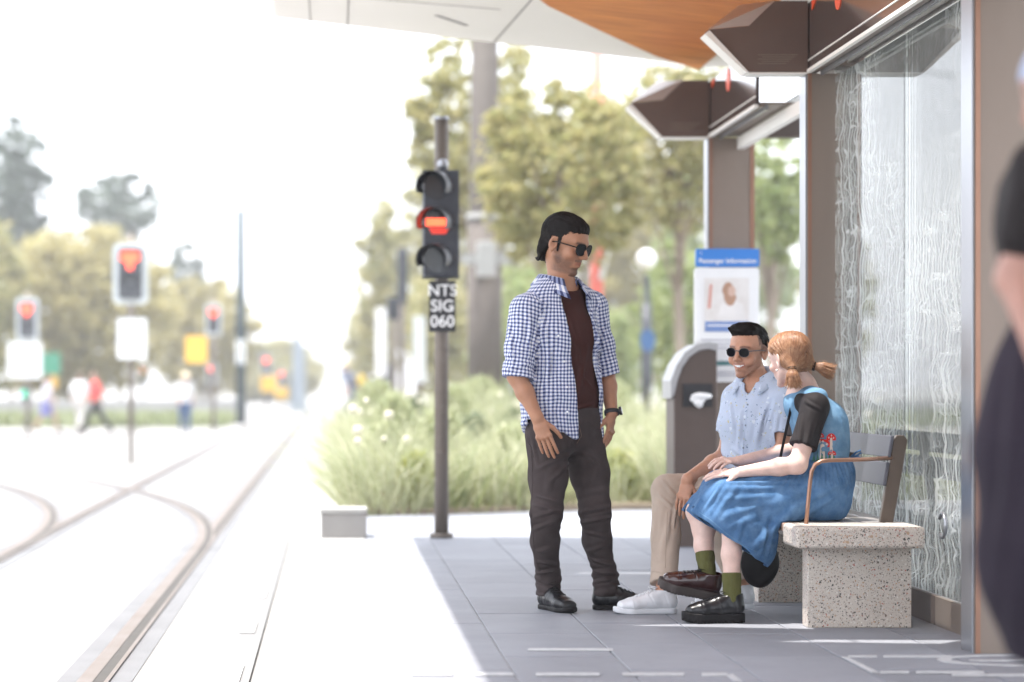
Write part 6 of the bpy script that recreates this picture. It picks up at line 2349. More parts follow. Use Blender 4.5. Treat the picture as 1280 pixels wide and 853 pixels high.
def cast(b_, x, y, D, lift=0.001):
    p = at(x, y, D)
    d = unit(p - np.array([0, 0, 1.0]))
    h = b_.ray_cast(Vector(p - d * 1.0), Vector(d), 2.0)
    return None if h[0] is None else np.array(h[0]) - d * lift


def cord(b_, pts, D, r_, name, m_, parent, base, lift=0.0006, step=6):
    q = []
    for (x0, y0), (x1, y1) in zip(pts[:-1], pts[1:]):
        for t in np.linspace(0, 1, step + 1)[:-1]:
            h = cast(b_, x0 + (x1 - x0) * t, y0 + (y1 - y0) * t, D, lift)
            if h is not None:
                q.append(h)
    if len(q) > 2:
        return MB().tube(q, r_, 5).build(name, m_, parent, base=tuple(base))


def seated_man():
    D = 10.75
    base = np.array([1.84, D, 0.0])
    fw = unit((-0.55, -0.83, 0)); lf = unit((0.83, -0.55, 0))
    pel = at(952, 612, D)
    waist = at(950, 575, D)
    chest = at(946, 530, D)
    nb = at(946, 483, D + 0.01)
    shR = at(921, 499, D + 0.10)
    shL = at(978, 503, D - 0.10)
    elR = at(908, 570, D + 0.10)
    wrR = at(860, 600, D - 0.17)
    elL = at(976, 575, D - 0.14)
    wrL = at(925, 592, D - 0.12)
    hpR, hpL = at(945, 613, D + 0.09), at(950, 613, D - 0.09)
    knR, knL = at(834, 613, D - 0.02), at(875, 616, D - 0.12)
    heelA = np.array([(847 - 415) / F_PX * 10.52, 10.53, 0.0])
    heelB = np.array([(944 - 415) / F_PX * 10.60, 10.62, 0.012])
    anR = np.array([heelA[0] - 0.058, 10.53, 0.10])
    anL = np.array([heelB[0] - 0.052, 10.62, 0.115])
    hd = Fr(at(935.5, 440, D + 0.0), (-0.62, -0.78, -0.06), (0.05, 0, 1), 0.985)
    F = Field((1.22, D - 0.42, 0.02), (2.15, D + 0.34, 1.36), 0.0032)
    add_head(F, hd, jaw=0.98, chin=0.95, smile=True)
    F.chain([nb - UP * 0.02, nb + UP * 0.03, hd.p(0, -0.028, -0.05)], [0.060, 0.050, 0.046], 0.018)
    F.cap(hd.p(0, -0.008, -0.07), nb + fw * 0.022, 0.028, 0.032, 0.014)
    F.chain([shR, nb - UP * 0.02, shL], [0.045, 0.055, 0.045], 0.04)
    F.chain([nb - UP * 0.03, chest, waist, pel], [(0.09, 0.06), (0.11, 0.075), (0.10, 0.07), (0.10, 0.07)], 0.05, u=lf)
    F.chain([shR, elR], [0.046, 0.040], 0.02)
    F.chain([elR, elR * 0.65 + wrR * 0.35, wrR], [0.043, 0.040, 0.029], 0.02)
    F.chain([shL, elL], [0.046, 0.041], 0.02)
    F.chain([elL, elL * 0.65 + wrL * 0.35, wrL], [0.042, 0.038, 0.026], 0.02)
    dR = unit(at(850, 640, D - 0.20) - wrR)
    add_hand(F, wrR + dR * 0.008, dR, unit((-0.45, -0.88, 0.05)), -1, (0.25, 0.35, 0.28), 0.92, 0.04, 0.25)
    dL = unit(at(880, 600, D - 0.10) - wrL)
    add_hand(F, wrL + dL * 0.008, dL, unit((0, -0.25, 0.97)), 1, (0.15, 0.3, 0.25), 0.95, 0.04, 0.2)
    for h_, k_, a_ in ((hpR, knR, anR), (hpL, knL, anL)):
        F.chain([pel, h_, k_, a_, a_ - UP * 0.05], [0.08, 0.06, 0.042, 0.030, 0.022], 0.03)
    fp = face_paint(hd, beard=0.42, teeth=True, fade=True, lips=(0.92, 0.52, 0.50), brow=(0.2, 0.15, 0.15))
    body = body_mesh('person', F, M_SKIN2, base, smooth=1, colf=fp)
    tag(body, 'seated smiling man with sunglasses, pale blue printed shirt, khaki trousers and white sneakers', 'person')
    # trousers
    F = Field((1.24, D - 0.40, 0.10), (2.20, D + 0.34, 0.80), 0.0042)
    F.chain([waist - UP * 0.03, pel], [(0.150, 0.115), (0.170, 0.135)], 0.04, u=lf)
    for h_, k_, a_ in ((hpR, knR, anR), (hpL, knL, anL)):
        ad = unit(a_ - k_)
        F.chain([h_, (h_ + k_) / 2 + UP * 0.004, k_], [0.088, 0.080, 0.068], 0.03)
        e_ = a_ - ad * 0.03
        F.chain([k_, k_ * 0.5 + e_ * 0.5, e_, e_ + ad * 0.06], [0.067, 0.062, 0.058, 0.058], 0.02)
        F.plane if False else None
    X, Y, Z = F.grids()
    for k_, a_ in ((knR, anR), (knL, anL)):
        ad = unit(a_ - k_)
        c_ = a_ - ad * 0.030
        v = (X - c_[0]) * ad[0] + (Y - c_[1]) * ad[1] + (Z - c_[2]) * ad[2]
        near = np.sqrt((X - c_[0]) ** 2 + (Y - c_[1]) ** 2 + (Z - c_[2]) ** 2) < 0.12
        F.d = np.where(near, np.maximum(F.d, v), F.d).astype(np.float32)
    F.d = np.maximum(F.d, np.where(X > 1.872, 0.424 - Z, -1)).astype(np.float32)
    q = lambda x, y, dd=-0.12: at(x, y, D + dd)
    it = [('l', q(855, 604), q(890, 592), .010, .006), ('l', q(850, 616), q(885, 604), .010, .006), ('l', q(848, 628), q(878, 618), .009, .006), ('l', q(826, 600), q(850, 625), .010, .005),
          ('l', q(838, 640), q(826, 700), .013, .005), ('l', q(818, 640), q(816, 705), .013, .004), ('l', q(846, 634), q(842, 660), .008, .007), ('l', q(822, 618), q(846, 640), .009, .004),
          ('r', anR + UP * 0.05, (0, 0, 1), .05, .002, .07)]
    tr = body_mesh('trousers', F, M_KHAKI, base, body, 1, it, ((15, 0.003), (32, 0.0014)), seed=3.0)
    bt = bvh_of(tr, base)
    cord(bt, [(834, 640), (832, 680), (831, 716)], D, 0.0016, 'side_seam', M_KHAKI, tr, base)
    cord(bt, [(812, 713), (830, 717), (845, 714)], D, 0.0018, 'hem_seam', M_KHAKI, tr, base)
    # shirt with short sleeves
    F = Field((1.62, D - 0.30, 0.46), (2.16, D + 0.32, 1.14), 0.0038)
    F.chain([shR, nb - UP * 0.030, shL], [0.062, 0.070, 0.062], 0.05)
    F.chain([nb - UP * 0.06, chest, waist, pel + UP * 0.01], [(0.145, 0.100), (0.172, 0.128), (0.165, 0.132), (0.180, 0.150)], 0.05, u=lf)
    F.plane(pel - UP * 0.015, -UP)
    cR = shR * 0.40 + elR * 0.60
    cL = shL * 0.45 + elL * 0.55
    F.chain([shR, cR], [0.064, 0.063], 0.02)
    F.chain([shL, cL], [0.064, 0.064], 0.02)
    X, Y, Z = F.grids()
    lat = (X - chest[0]) * lf[0] + (Y - chest[1]) * lf[1]
    for sh_, c_, sg in ((shR, cR, -1), (shL, cL, 1)):
        n_ = unit(c_ - sh_)
        v = (X - c_[0]) * n_[0] + (Y - c_[1]) * n_[1] + (Z - c_[2]) * n_[2]
        rr = np.sqrt((X - c_[0]) ** 2 + (Y - c_[1]) ** 2 + (Z - c_[2]) ** 2)
        F.d = np.where((rr < 0.10) & (lat * sg > 0.135), np.maximum(F.d, v), F.d).astype(np.float32)
    F.shell(0.009)
    F.ell(nb + UP * 0.045 + fw * 0.02, (0.068, 0.068, 0.070), None, 0, 'sub')
    F.cap(nb + fw * 0.09 + UP * 0.02, nb + fw * 0.125 - UP * 0.055, 0.030, 0.006, 0, 'sub')
    it = [('l', q(912, 505), q(915, 535), .009, .005), ('l', q(925, 515), q(922, 560), .012, .006), ('l', q(955, 510), q(945, 560), .014, .006), ('l', q(965, 500), q(955, 535), .010, -.005),
          ('l', q(915, 560), q(940, 580), .010, .006), ('l', q(930, 590), q(950, 570), .010, .006), ('l', q(925, 545), q(940, 600), .012, .005), ('l', q(973, 515), q(970, 545), .009, .005)]
    sh = body_mesh('shirt', F, M_PRINT, base, body, 1, it, ((14, 0.004), (30, 0.0015)), seed=9.0)
    bsh = bvh_of(sh, base)
    collar_strip('collar', nb + UP * 0.060 - fw * 0.006, fw, lf, 0.066, 0.068, M_PRINT, body, base, 148, 0.044, 0.030, lean=0.040, droop=0.040)
    cord(bsh, [(934, 512), (930, 545), (927, 590)], D, 0.0016, 'placket', M_PRINT, sh, base)
    for x, y in ((934.5, 506), (932, 532), (929, 560), (926, 586)):
        h = cast(bsh, x, y, D, 0.001)
        if h is not None:
            MB().ball(h, (0.0045, 0.003, 0.0045), 8, 6).build('button', mat('grey_button', (0.2, 0.23, 0.3), rough=0.4), sh, base=tuple(base))
    # hair: short sides, full top
    Hf = Field(hd.c - 0.16, hd.c + 0.17, 0.0028)
    e = lambda x, y, z, r, k=0.012, op='add': Hf.ell(hd.p(x, y, z), np.array(r) * hd.s, hd.R, k, op)
    e(0, -0.018, 0.048, (0.0775, 0.094, 0.080), 0.01)
    e(0.004, 0.022, 0.098, (0.060, 0.060, 0.032), 0.02)
    e(0.022, 0.058, 0.104, (0.036, 0.028, 0.022), 0.02)
    e(-0.02, 0.050, 0.102, (0.036, 0.030, 0.020), 0.02)
    X, Y, Z = Hf.grids()
    g = [X - hd.c[0], Y - hd.c[1], Z - hd.c[2]]
    lx, ly, lz = [(g[0] * hd.R[0, i] + g[1] * hd.R[1, i] + g[2] * hd.R[2, i]) / hd.s for i in range(3)]
    ax = np.abs(lx)
    line = np.where(ly > 0.036, 0.076 + (ly - 0.075) * 0.15 - 3.0 * np.clip(ax - 0.045, 0, 1) ** 2, 0.034 + np.clip(ly, -0.1, 0.05) * 0.35)
    Hf.d = np.maximum(Hf.d, (line - lz) * 0.7).astype(np.float32)
    r = np.random.default_rng(5)
    for i in range(46):
        x = r.uniform(-0.05, 0.055)
        y = r.uniform(0.0, 0.070)
        a = hd.p(x, y, 0.098 + r.uniform(0, 0.014) - (x / 0.06) ** 2 * 0.012)
        b_ = a + hd.d(0.35 + r.uniform(-.3, .3), 0.55, 0.55) * r.uniform(0.014, 0.026)
        Hf.cap(a, b_, 0.0075, 0.003, 0.004)
    V, F_ = Hf.mesh(1)
    N = vnorm(V, F_)
    V = V + N * (vnoise(V, 90) * 0.0016 + vnoise(V, 40) * 0.0014)[:, None]
    ho = link_mesh('hair', np_mesh('hair', V - base, F_, M_HAIR_BK, True), body)

    def flow(p):
        q_ = hd.loc(p[None])[0]
        return hd.d(0.5, 0.6, 0.5) if q_[2] > 0.07 else hd.d(0, -0.4, -0.9)
    hair_strands('hair_lock', V, F_, 1100, flow, M_HAIR_BK, base, ho, 0.028, 5, 0.0011, 0.0022, 22)
    glasses(hd, body, tuple(base), M_SUNLENS, mat('clear_grey_frame', (0.12, 0.11, 0.11), rough=0.2), True, 0.18)
    for heel, dr, up in ((heelA, (-0.99, -0.10, 0), (0, 0, 1)), (heelB, (-0.96, -0.10, 0.0), (0, 0, 1))):
        shoe(body, base, heel, dr, 0.285, upper=M_SHOEW, sole=M_SHOEW2, lace=M_SHOEW, th=0.024)
    return body


seated_man()


# ---------------------------------------------------------------- seated woman
def m_denim(name, c, c2):
    m = mat(name, c, rough=0.9, spec=0.15, col2=c2, vscale=22, detail=8)
    nt, b, L = ctx(m)
    tc = nd(nt, 'ShaderNodeTexCoord')
    mp = nd(nt, 'ShaderNodeMapping'); mp.inputs['Scale'].default_value = (900, 900, 500)
    L(tc.outputs['Object'], mp.inputs['Vector'])
    n = nd(nt, 'ShaderNodeTexNoise', Scale=1.0, Detail=2.0)
    L(mp.outputs['Vector'], n.inputs['Vector'])
    n2 = nd(nt, 'ShaderNodeTexNoise', Scale=70.0, Detail=5.0)
    L(tc.outputs['Object'], n2.inputs['Vector'])
    ad = nd(nt, 'ShaderNodeMath', operation='ADD'); L(n.outputs['Fac'], ad.inputs[0]); L(n2.outputs['Fac'], ad.inputs[1])
    bp = nd(nt, 'ShaderNodeBump', Strength=0.45, Distance=0.004)
    L(ad.outputs['Value'], bp.inputs['Height'])
    L(bp.outputs['Normal'], b.inputs['Normal'])
    return m


M_DENIM = m_denim('blue_denim', (0.110, 0.215, 0.380), (0.045, 0.115, 0.245))
M_DENIM_L = m_denim('pale_blue_denim', (0.170, 0.300, 0.440), (0.095, 0.200, 0.330))
M_SKIN3 = skin_mat('fair_skin', (0.64, 0.445, 0.385))
M_GINGER = mat('ginger_hair', (0.27, 0.125, 0.062), rough=0.45, spec=0.35, col2=(0.13, 0.052, 0.025), vscale=90, stretch=(1, 1, 0.2))
M_GINGER2 = mat('light_ginger_hair', (0.40, 0.225, 0.125), rough=0.40, spec=0.4, col2=(0.21, 0.09, 0.042), vscale=60)
M_BTEE = mat('black_jersey', (0.012, 0.009, 0.010), rough=0.75, spec=0.25, var=0.1)
M_SOCK = mat('olive_sock', (0.095, 0.095, 0.035), rough=0.95, spec=0.1, var=0.12, vscale=40, bump=0.5, bscale=260, stretch=(1, 1, 0.2))
M_OXB = mat('oxblood_leather', (0.028, 0.008, 0.008), rough=0.2, spec=0.55, var=0.25, coat=0.3)
M_OXS = mat('dark_platform_rubber', (0.050, 0.040, 0.038), rough=0.6, spec=0.3, var=0.15)


def seated_woman():
    D = 10.30
    base = np.array([2.02, D, 0.0])
    fw = unit((-0.94, 0.30, 0)); lf = unit((-0.30, -0.94, 0))      # her left side faces the camera
    pel = at(1022, 612, D)
    waist = at(1026, 577, D)
    chest = at(1022, 532, D)
    nb = at(1004, 490, D + 0.02)
    shL = at(1019, 508, D - 0.13)
    shR = at(1002, 507, D + 0.16)
    elL = at(997, 581, D - 0.20)
    wrL = at(926, 590, D - 0.16)
    elR = at(998, 563, D + 0.17)
    wrR = at(922, 577, D - 0.02)
    hpL, hpR = at(1014, 616, D - 0.09), at(1008, 614, D + 0.10)
    knL, knR = at(912, 624, D - 0.14), at(873, 640, D + 0.03)
    anL = at(915, 740, D - 0.182)
    anR = at(884, 712, D - 0.04)
    hd = Fr(at(987, 450, D + 0.02), (-0.50, 0.86, -0.10), (-0.05, 0, 1), 0.96)
    F = Field((1.42, D - 0.36, 0.04), (2.32, D + 0.40, 1.28), 0.0032)
    add_head(F, hd, jaw=0.92, chin=0.85, nose=0.96)
    F.chain([nb - UP * 0.02, nb + UP * 0.03 - fw * 0.004, hd.p(0, -0.02, -0.05)], [0.056, 0.046, 0.046], 0.02)
    F.chain([shL, nb - UP * 0.022, shR], [0.040, 0.052, 0.040], 0.04)
    F.chain([nb - UP * 0.04, chest, waist, pel], [(0.09, 0.06), (0.10, 0.075), (0.08, 0.06), (0.10, 0.08)], 0.05, u=lf)
    F.chain([shL, elL], [0.042, 0.038], 0.02)
    F.chain([elL, elL * 0.68 + wrL * 0.32, wrL], [0.039, 0.036, 0.0225], 0.018)
    F.chain([shR, elR], [0.042, 0.038], 0.02)
    F.chain([elR, elR * 0.68 + wrR * 0.32, wrR], [0.038, 0.035, 0.0225], 0.018)
    # hands folded on the knee
    dL = unit(at(884, 593, D - 0.12) - wrL)
    add_hand(F, wrL + dL * 0.004, dL, unit((0.05, -0.45, 0.89)), -1, (0.05, 0.22, 0.18), 0.86, 0.05, 0.15, wr=0.022)
    dR = unit(at(893, 575, D - 0.10) - wrR)
    add_hand(F, wrR + dR * 0.004, dR, unit((0.0, -0.40, 0.92)), 1, (0.30, 0.42, 0.25), 0.84, 0.05, 0.25, wr=0.022)
    for h_, k_, a_, r_ in ((hpL, knL, anL, 1), (hpR, knR, anR, 1)):
        ad = unit(a_ - k_)
        F.chain([pel, h_, k_], [0.09, 0.075, 0.052], 0.03)
        F.chain([k_, k_ * 0.72 + a_ * 0.28 + np.array([0.012, 0, 0]), k_ * 0.4 + a_ * 0.6, a_, a_ + ad * 0.03], [0.048, 0.048, 0.039, 0.030, 0.025], 0.02)
    fp = face_paint(hd, lips=(1.0, 0.5, 0.5), brow=(0.7, 0.5, 0.4), blush=(1.0, 0.75, 0.72))
    body = body_mesh('person', F, M_SKIN3, base, smooth=1, colf=fp)
    tag(body, 'seated woman with ginger pigtails in blue denim dress over black tee, seen from behind', 'person')
    # black tee
    F = Field((1.68, D - 0.30, 0.66), (2.34, D + 0.32, 1.06), 0.0038)
    F.chain([shL, nb - UP * 0.034, shR], [0.050, 0.056, 0.050], 0.04)
    F.chain([nb - UP * 0.06, chest, waist], [(0.108, 0.070), (0.118, 0.086), (0.105, 0.078)], 0.05, u=lf)
    cL = shL * 0.30 + elL * 0.70
    cR = shR * 0.30 + elR * 0.70
    F.chain([shL, cL, cL + (cL - shL) * 0.3], [0.060, 0.055, 0.055], 0.02)
    F.chain([shR, cR, cR + (cR - shR) * 0.3], [0.055, 0.052, 0.052], 0.02)
    X, Y, Z = F.grids()
    for sh_, c_ in ((shL, cL), (shR, cR)):
        n_ = unit(c_ - sh_)
        v = (X - c_[0]) * n_[0] + (Y - c_[1]) * n_[1] + (Z - c_[2]) * n_[2]
        rr = np.sqrt((X - c_[0]) ** 2 + (Y - c_[1]) ** 2 + (Z - c_[2]) ** 2)
        F.d = np.where((rr < 0.11) & (v > -0.02), np.maximum(F.d, v), F.d).astype(np.float32)
    F.shell(0.008)
    F.ell(nb + UP * 0.045, (0.070, 0.070, 0.070), None, 0, 'sub')
    q = lambda x, y, dd=-0.2: at(x, y, D + dd)
    it = [('l', q(1006, 500), q(1024, 512), .008, .004), ('l', q(1000, 520), q(996, 558), .010, .004), ('l', q(1030, 520), q(1016, 556), .010, -.004), ('l', q(1012, 530), q(1006, 560), .010, .003)]
    tee = body_mesh('t_shirt', F, M_BTEE, base, body, 1, it, ((18, 0.002),), seed=1.0)
    # dress: bodice
    F = Field((1.62, D - 0.34, 0.36), (2.36, D + 0.36, 1.08), 0.0038)
    F.chain([at(1022, 497, D - 0.11), nb - UP * 0.030 - fw * 0.012, at(1000, 498, D + 0.13)], [0.042, 0.052, 0.042], 0.03)
    F.chain([nb - UP * 0.060, chest - fw * 0.01, at(1027, 560, D), waist + UP * 0.0], [(0.115, 0.082), (0.138, 0.108), (0.136, 0.104), (0.128, 0.102)], 0.05, u=lf)
    F.ell(shL - UP * 0.030 + lf * 0.045, (0.064, 0.062, 0.088), np.stack([fw, lf, UP], 1), 0.004, 'sub')
    F.ell(shR - UP * 0.030 - lf * 0.045, (0.064, 0.060, 0.088), np.stack([fw, lf, UP], 1), 0.004, 'sub')
    F.ell(nb + UP * 0.040 + fw * 0.03, (0.085, 0.080, 0.070), None, 0.004, 'sub')
    F.plane(waist - UP * 0.004, -UP)
    F.shell(0.010)
    it = [('l', q(1050, 520), q(1058, 560), .012, .004), ('l', q(1030, 560), q(1055, 572), .009, .004), ('l', q(1036, 565), q(1050, 545), .009, .004)]
    bod = body_mesh('bodice', F, M_DENIM_L, base, body, 1, it, ((16, 0.003), (34, 0.001)), seed=5.0)
    bb = bvh_of(bod, base)
    # skirt
    F = Field((1.40, D - 0.40, 0.16), (2.38, D + 0.36, 0.76), 0.0040)
    F.chain([waist + UP * 0.004, at(1028, 592, D), at(1024, 622, D)], [(0.134, 0.107), (0.160, 0.128), (0.172, 0.140)], 0.04, u=lf)
    F.chain([hpL + UP * 0.01, (hpL + knL) / 2 + UP * 0.006, knL + UP * 0.006], [0.108, 0.092, 0.080], 0.04)
    F.chain([hpR, (hpR + knR) / 2, knR], [0.105, 0.090, 0.074], 0.05)
    F.chain([at(905, 626, D - 0.15), at(930, 655, D - 0.15), at(945, 690, D - 0.13)], [0.072, 0.072, 0.062], 0.05)
    F.chain([at(985, 632, D - 0.15), at(955, 668, D - 0.13), at(948, 695, D - 0.12)], [0.075, 0.062, 0.055], 0.05)
    F.chain([at(886, 632, D - 0.11), at(908, 652, D - 0.16), at(935, 678, D - 0.165)], [0.078, 0.082, 0.074], 0.04)
    F.chain([at(900, 652, D - 0.16), at(926, 690, D - 0.165)], [0.070, 0.070], 0.04)
    F.chain([at(900, 612, D), at(985, 610, D)], [0.085, 0.10], 0.05)
    X, Y, Z = F.grids()
    def pcut(p0, p1, keep_sign, k=0.0):
        # plane through two picture points, seen edge on by the viewer
        a, b_ = at(*p0, D - 0.12), at(*p1, D - 0.12)
        t = unit(b_ - a)
        n_ = np.cross(t, (0, 1, 0)) * keep_sign
        return (X - a[0]) * n_[0] + (Z - a[2]) * n_[2] + 0 * Y
    c1 = pcut((864, 641), (950, 703), 1)
    c2_ = pcut((890, 597), (861, 642), 1)
    if c1[0, 0, 0] < 0:
        c1 = -c1
    if c2_[0, 0, -1] < 0:
        c2_ = -c2_
    wav = 0.004 * np.sin(X * 45 + Y * 20)
    outer = F.d.copy()
    F.d = np.maximum(F.d, -np.maximum(outer + 0.010, -(c1 + 0.03)))
    F.d = np.maximum(F.d, c1 + wav)
    F.d = np.maximum(F.d, c2_ + wav * 0.6)
    F.d = np.maximum(F.d, np.where(X > 1.868, 0.427 - Z, -1)).astype(np.float32)
    F.plane(waist + UP * 0.006, UP)
    it = []
    r = np.random.default_rng(4)
    for k in range(15):
        x0 = 996 + k * 4.6
        it.append(('l', q(x0, 578), q(x0 - 14 + k * 2.0 + r.uniform(-3, 3), 600 + r.uniform(0, 20)), .0062, .0030))
    it += [('l', q(1058, 600), q(985, 640), .018, .0045), ('l', q(1040, 588), q(960, 640), .020, .004), ('l', q(1000, 600), q(915, 604), .010, .006), ('l', q(985, 612), q(905, 618), .014, -.005),
           ('l', q(975, 625), q(900, 650), .018, .005), ('l', q(990, 640), q(935, 692), .016, .006), ('l', q(968, 640), q(958, 690), .012, -.006), ('l', q(955, 640), q(905, 662), .014, .004),
           ('l', q(905, 602), q(880, 640), .010, .005), ('l', q(925, 604), q(893, 652), .012, .004), ('l', q(990, 590), q(960, 600), .009, .005), ('l', q(1050, 615), q(1010, 642), .013, .004),
           ('l', q(1062, 605), q(1052, 640), .012, .004), ('l', q(975, 592), q(935, 598), .008, .005), ('l', q(930, 650), q(918, 684), .012, .004)]
    sk = body_mesh('skirt', F, M_DENIM, base, body, 1, it, ((11, 0.004), (26, 0.0016), (60, 0.0007)), seed=7.0)
    bs = bvh_of(sk, base)
    # hem band stitching, waist seam, pocket
    cord(bs, [(870, 644), (885, 655), (905, 672), (925, 686), (946, 697)], D, 0.0010, 'hem_stitching', M_DENIM_L, sk, base)
    cord(bs, [(873, 640), (888, 650), (908, 667), (928, 681), (949, 692)], D, 0.0010, 'hem_stitching', M_DENIM_L, sk, base)
    cord(bb, [(990, 574), (1010, 576), (1035, 577), (1060, 576)], D, 0.0030, 'waist_seam', M_DENIM, bod, base, lift=0.0)
    # embroidered toadstools at the waist
    def patch(pts, m_, lift, nm='embroidery'):
        q_ = [cast(bb, x, y, D, lift) for x, y in pts]
        q_ = [p for p in q_ if p is not None]
        if len(q_) > 2:
            return MB().prism(q_, (0.0002, 0.002, 0)).build(nm, m_, bod, base=tuple(base))
    m_r, m_w, m_g = mat('red_thread', (0.55, 0.018, 0.015), rough=0.8, bump=0.3, bscale=400), mat('cream_thread', (0.58, 0.50, 0.46), rough=0.8, bump=0.3, bscale=400), mat('green_thread', (0.03, 0.15, 0.09), rough=0.8)
    for cx_, cy_, w, h_, st in ((1028, 557, 11, 8, 17), (1039, 549, 6, 7, 16), (1024, 546, 6, 5, 8), (1040, 568, 5, 4.5, 8)):
        patch([(cx_ - w * 0.22, cy_ - 1), (cx_ + w * 0.22, cy_ - 1), (cx_ + w * 0.32, cy_ + st), (cx_ - w * 0.32, cy_ + st)], m_w, 0.0018)
        patch([(cx_ + w * math.cos(a), cy_ - h_ * max(-0.25, math.sin(a))) for a in np.linspace(-0.3, math.pi + 0.3, 13)], m_r, 0.0030)
        for dx, dy in ((-0.5, 0.25), (0.05, 0.62), (0.5, 0.2), (0.0, 0.1)):
            patch([(cx_ + dx * w + 0.13 * w * math.cos(a), cy_ - dy * h_ - 0.17 * h_ * math.sin(a)) for a in np.linspace(0, 5.6, 8)], m_w, 0.0042)
    for k in range(12):
        x0 = 1016 + 2.5 * k
        patch([(x0 - 0.9, 577), (x0 + 0.9, 577), (x0 + (-1) ** k * 1.6, 568 - 3 * (k % 3))], m_g, 0.0026)
    # ribbon bow at the back of the waist
    c = at(1063, 572, D)
    mb = MB()
    for (p, r_) in (([c, c + (0.022, -0.01, 0.022), c + (0.040, -0.01, 0.030), c + (0.044, -0.01, 0.020), c + (0.020, -0.01, 0.006), c], 0.0045),
                    ([c, c + (0.030, -0.012, 0.004), c + (0.050, -0.012, -0.006), c + (0.044, -0.012, -0.014), c + (0.02, -0.01, -0.008), c], 0.0042),
                    ([c, c + (0.008, -0.01, -0.03), c + (0.004, -0.01, -0.06)], 0.004)):
        mb.tube([np.array(x) for x in p], r_, 7)
    mb.build('ribbon_bow', M_DENIM, bod, base=tuple(base))
    # hair: centre part drawn into two low pigtails
    Hf = Field(hd.c - np.array([0.20, 0.17, 0.17]), hd.c + np.array([0.24, 0.17, 0.17]), 0.003)
    e = lambda x, y, z, r, k=0.012, op='add': Hf.ell(hd.p(x, y, z), np.array(r) * hd.s, hd.R, k, op)
    e(0, -0.016, 0.040, (0.0805, 0.101, 0.0885), 0.01)
    e(0, -0.050, -0.010, (0.070, 0.058, 0.060), 0.02)
    e(0, 0.030, 0.060, (0.070, 0.066, 0.058), 0.02)
    X, Y, Z = Hf.grids()
    g = [X - hd.c[0], Y - hd.c[1], Z - hd.c[2]]
    lx, ly, lz = [(g[0] * hd.R[0, i] + g[1] * hd.R[1, i] + g[2] * hd.R[2, i]) / hd.s for i in range(3)]
    ax = np.abs(lx)
    line = np.where(ly > 0.02, 0.052 + (ly - 0.05) * 0.6 - 6.0 * np.clip(ax - 0.03, 0, 1) ** 2, np.where(ly > -0.045, -0.022 + (ly + 0.045) * 1.0, -0.062))
    Hf.d = np.maximum(Hf.d, (line - lz) * 0.8).astype(np.float32)
    Hf.cap(hd.p(0, -0.12, 0.0), hd.p(0, -0.04, 0.140), 0.0035, 0.0035, 0.008, 'sub')
    ties = [hd.p(-0.058, -0.078, -0.040), hd.p(0.060, -0.078, -0.038)]
    for t_ in ties:
        Hf.cap(t_, hd.p(*(hd.loc(t_[None])[0] * np.array([0.8, 0.6, 0.3]))), 0.017, 0.035, 0.015)
    # tails
    tA = [ties[0] + np.array(v_) for v_ in ((0, -0.006, -0.008), (0.000, -0.012, -0.038), (0.003, -0.012, -0.060))]
    tB = [ties[1] + np.array(v_) for v_ in ((0.012, -0.004, -0.002), (0.044, -0.012, -0.010), (0.064, -0.012, -0.020))]
    Hf.chain(tA, [0.014, 0.024, 0.024], 0.010)
    Hf.chain(tB, [0.014, 0.022, 0.018], 0.010)
    for tl, rr_ in ((tA, 0.032), (tB, 0.026)):
        ax_ = unit(tl[-1] - tl[1])
        Hf.ell(tl[-1] + ax_ * 0.040, rr_, None, 0.006, 'sub')
    V, F_ = Hf.mesh(1)
    N = vnorm(V, F_)

    def nearest(p):
        return 0 if hd.loc(p[None])[0][0] < 0 else 1
    qv = hd.loc(V)
    # combed grooves running to each tie
    gr = np.zeros(len(V))
    for k, t_ in enumerate(ties):
        rel = hd.loc(V) - hd.loc(t_[None])[0]
        ang = np.arctan2(rel[:, 2], np.hypot(rel[:, 0], rel[:, 1]) * 1.0) * 1.0 + rel[:, 1] * 2
        m_ = (qv[:, 0] < 0) if k == 0 else (qv[:, 0] >= 0)
        gr += m_ * np.sin(ang * 60 + vnoise(V, 30) * 2.0) * 0.0006
    V = V + N * (gr + vnoise(V, 70) * 0.0008)[:, None]
    ho = link_mesh('hair', np_mesh('hair', V - base, F_, M_GINGER, True), body)

    def flow(p):
        k = nearest(p)
        t_ = ties[k]
        tail = tA if k == 0 else tB
        dd = np.linalg.norm(p - tail[-1])
        if np.linalg.norm(p - t_) < 0.02 or dd < np.linalg.norm(t_ - tail[-1]) * 0.95:
            return tail[-1] - t_
        return t_ - p
    hair_strands('hair_lock', V, F_, 4200, flow, M_GINGER2, base, ho, 0.050, 6, 0.0006, 0.0014, 23, jit=0.12)
    hair_strands('flyaway_hair', V, F_, 260, lambda p: flow(p) + np.random.default_rng(int(abs(p[0] * 1e6)) % 999).normal(0, 0.35, 3), M_GINGER2, base, ho, 0.045, 5, 0.0003, 0.008, 29, jit=0.6)
    # loose tail ends
    mb = MB()
    for tl, n_ in ((tA, 260), (tB, 240)):
        ax_ = unit(tl[-1] - tl[0])
        for i in range(n_):
            o = r.normal(0, 1, 3); o = o - np.dot(o, ax_) * ax_; o = unit(o) * r.uniform(0.006, 0.024)
            a = tl[0] + (tl[1] - tl[0]) * 0.5 + o * 0.6
            b_ = tl[-1] + o * 1.45 + ax_ * r.uniform(0.000, 0.024)
            c_ = b_ + (o * 0.35 + ax_ * 0.01)
            mb.tube([a, (a + b_) / 2 + o * 0.25, b_, c_], [0.0016, 0.0015, 0.0010, 0.0003], 4, cap=False)
    kind(mb.build('loose_hair_ends', M_GINGER2, ho, base=tuple(base)), 'stuff')
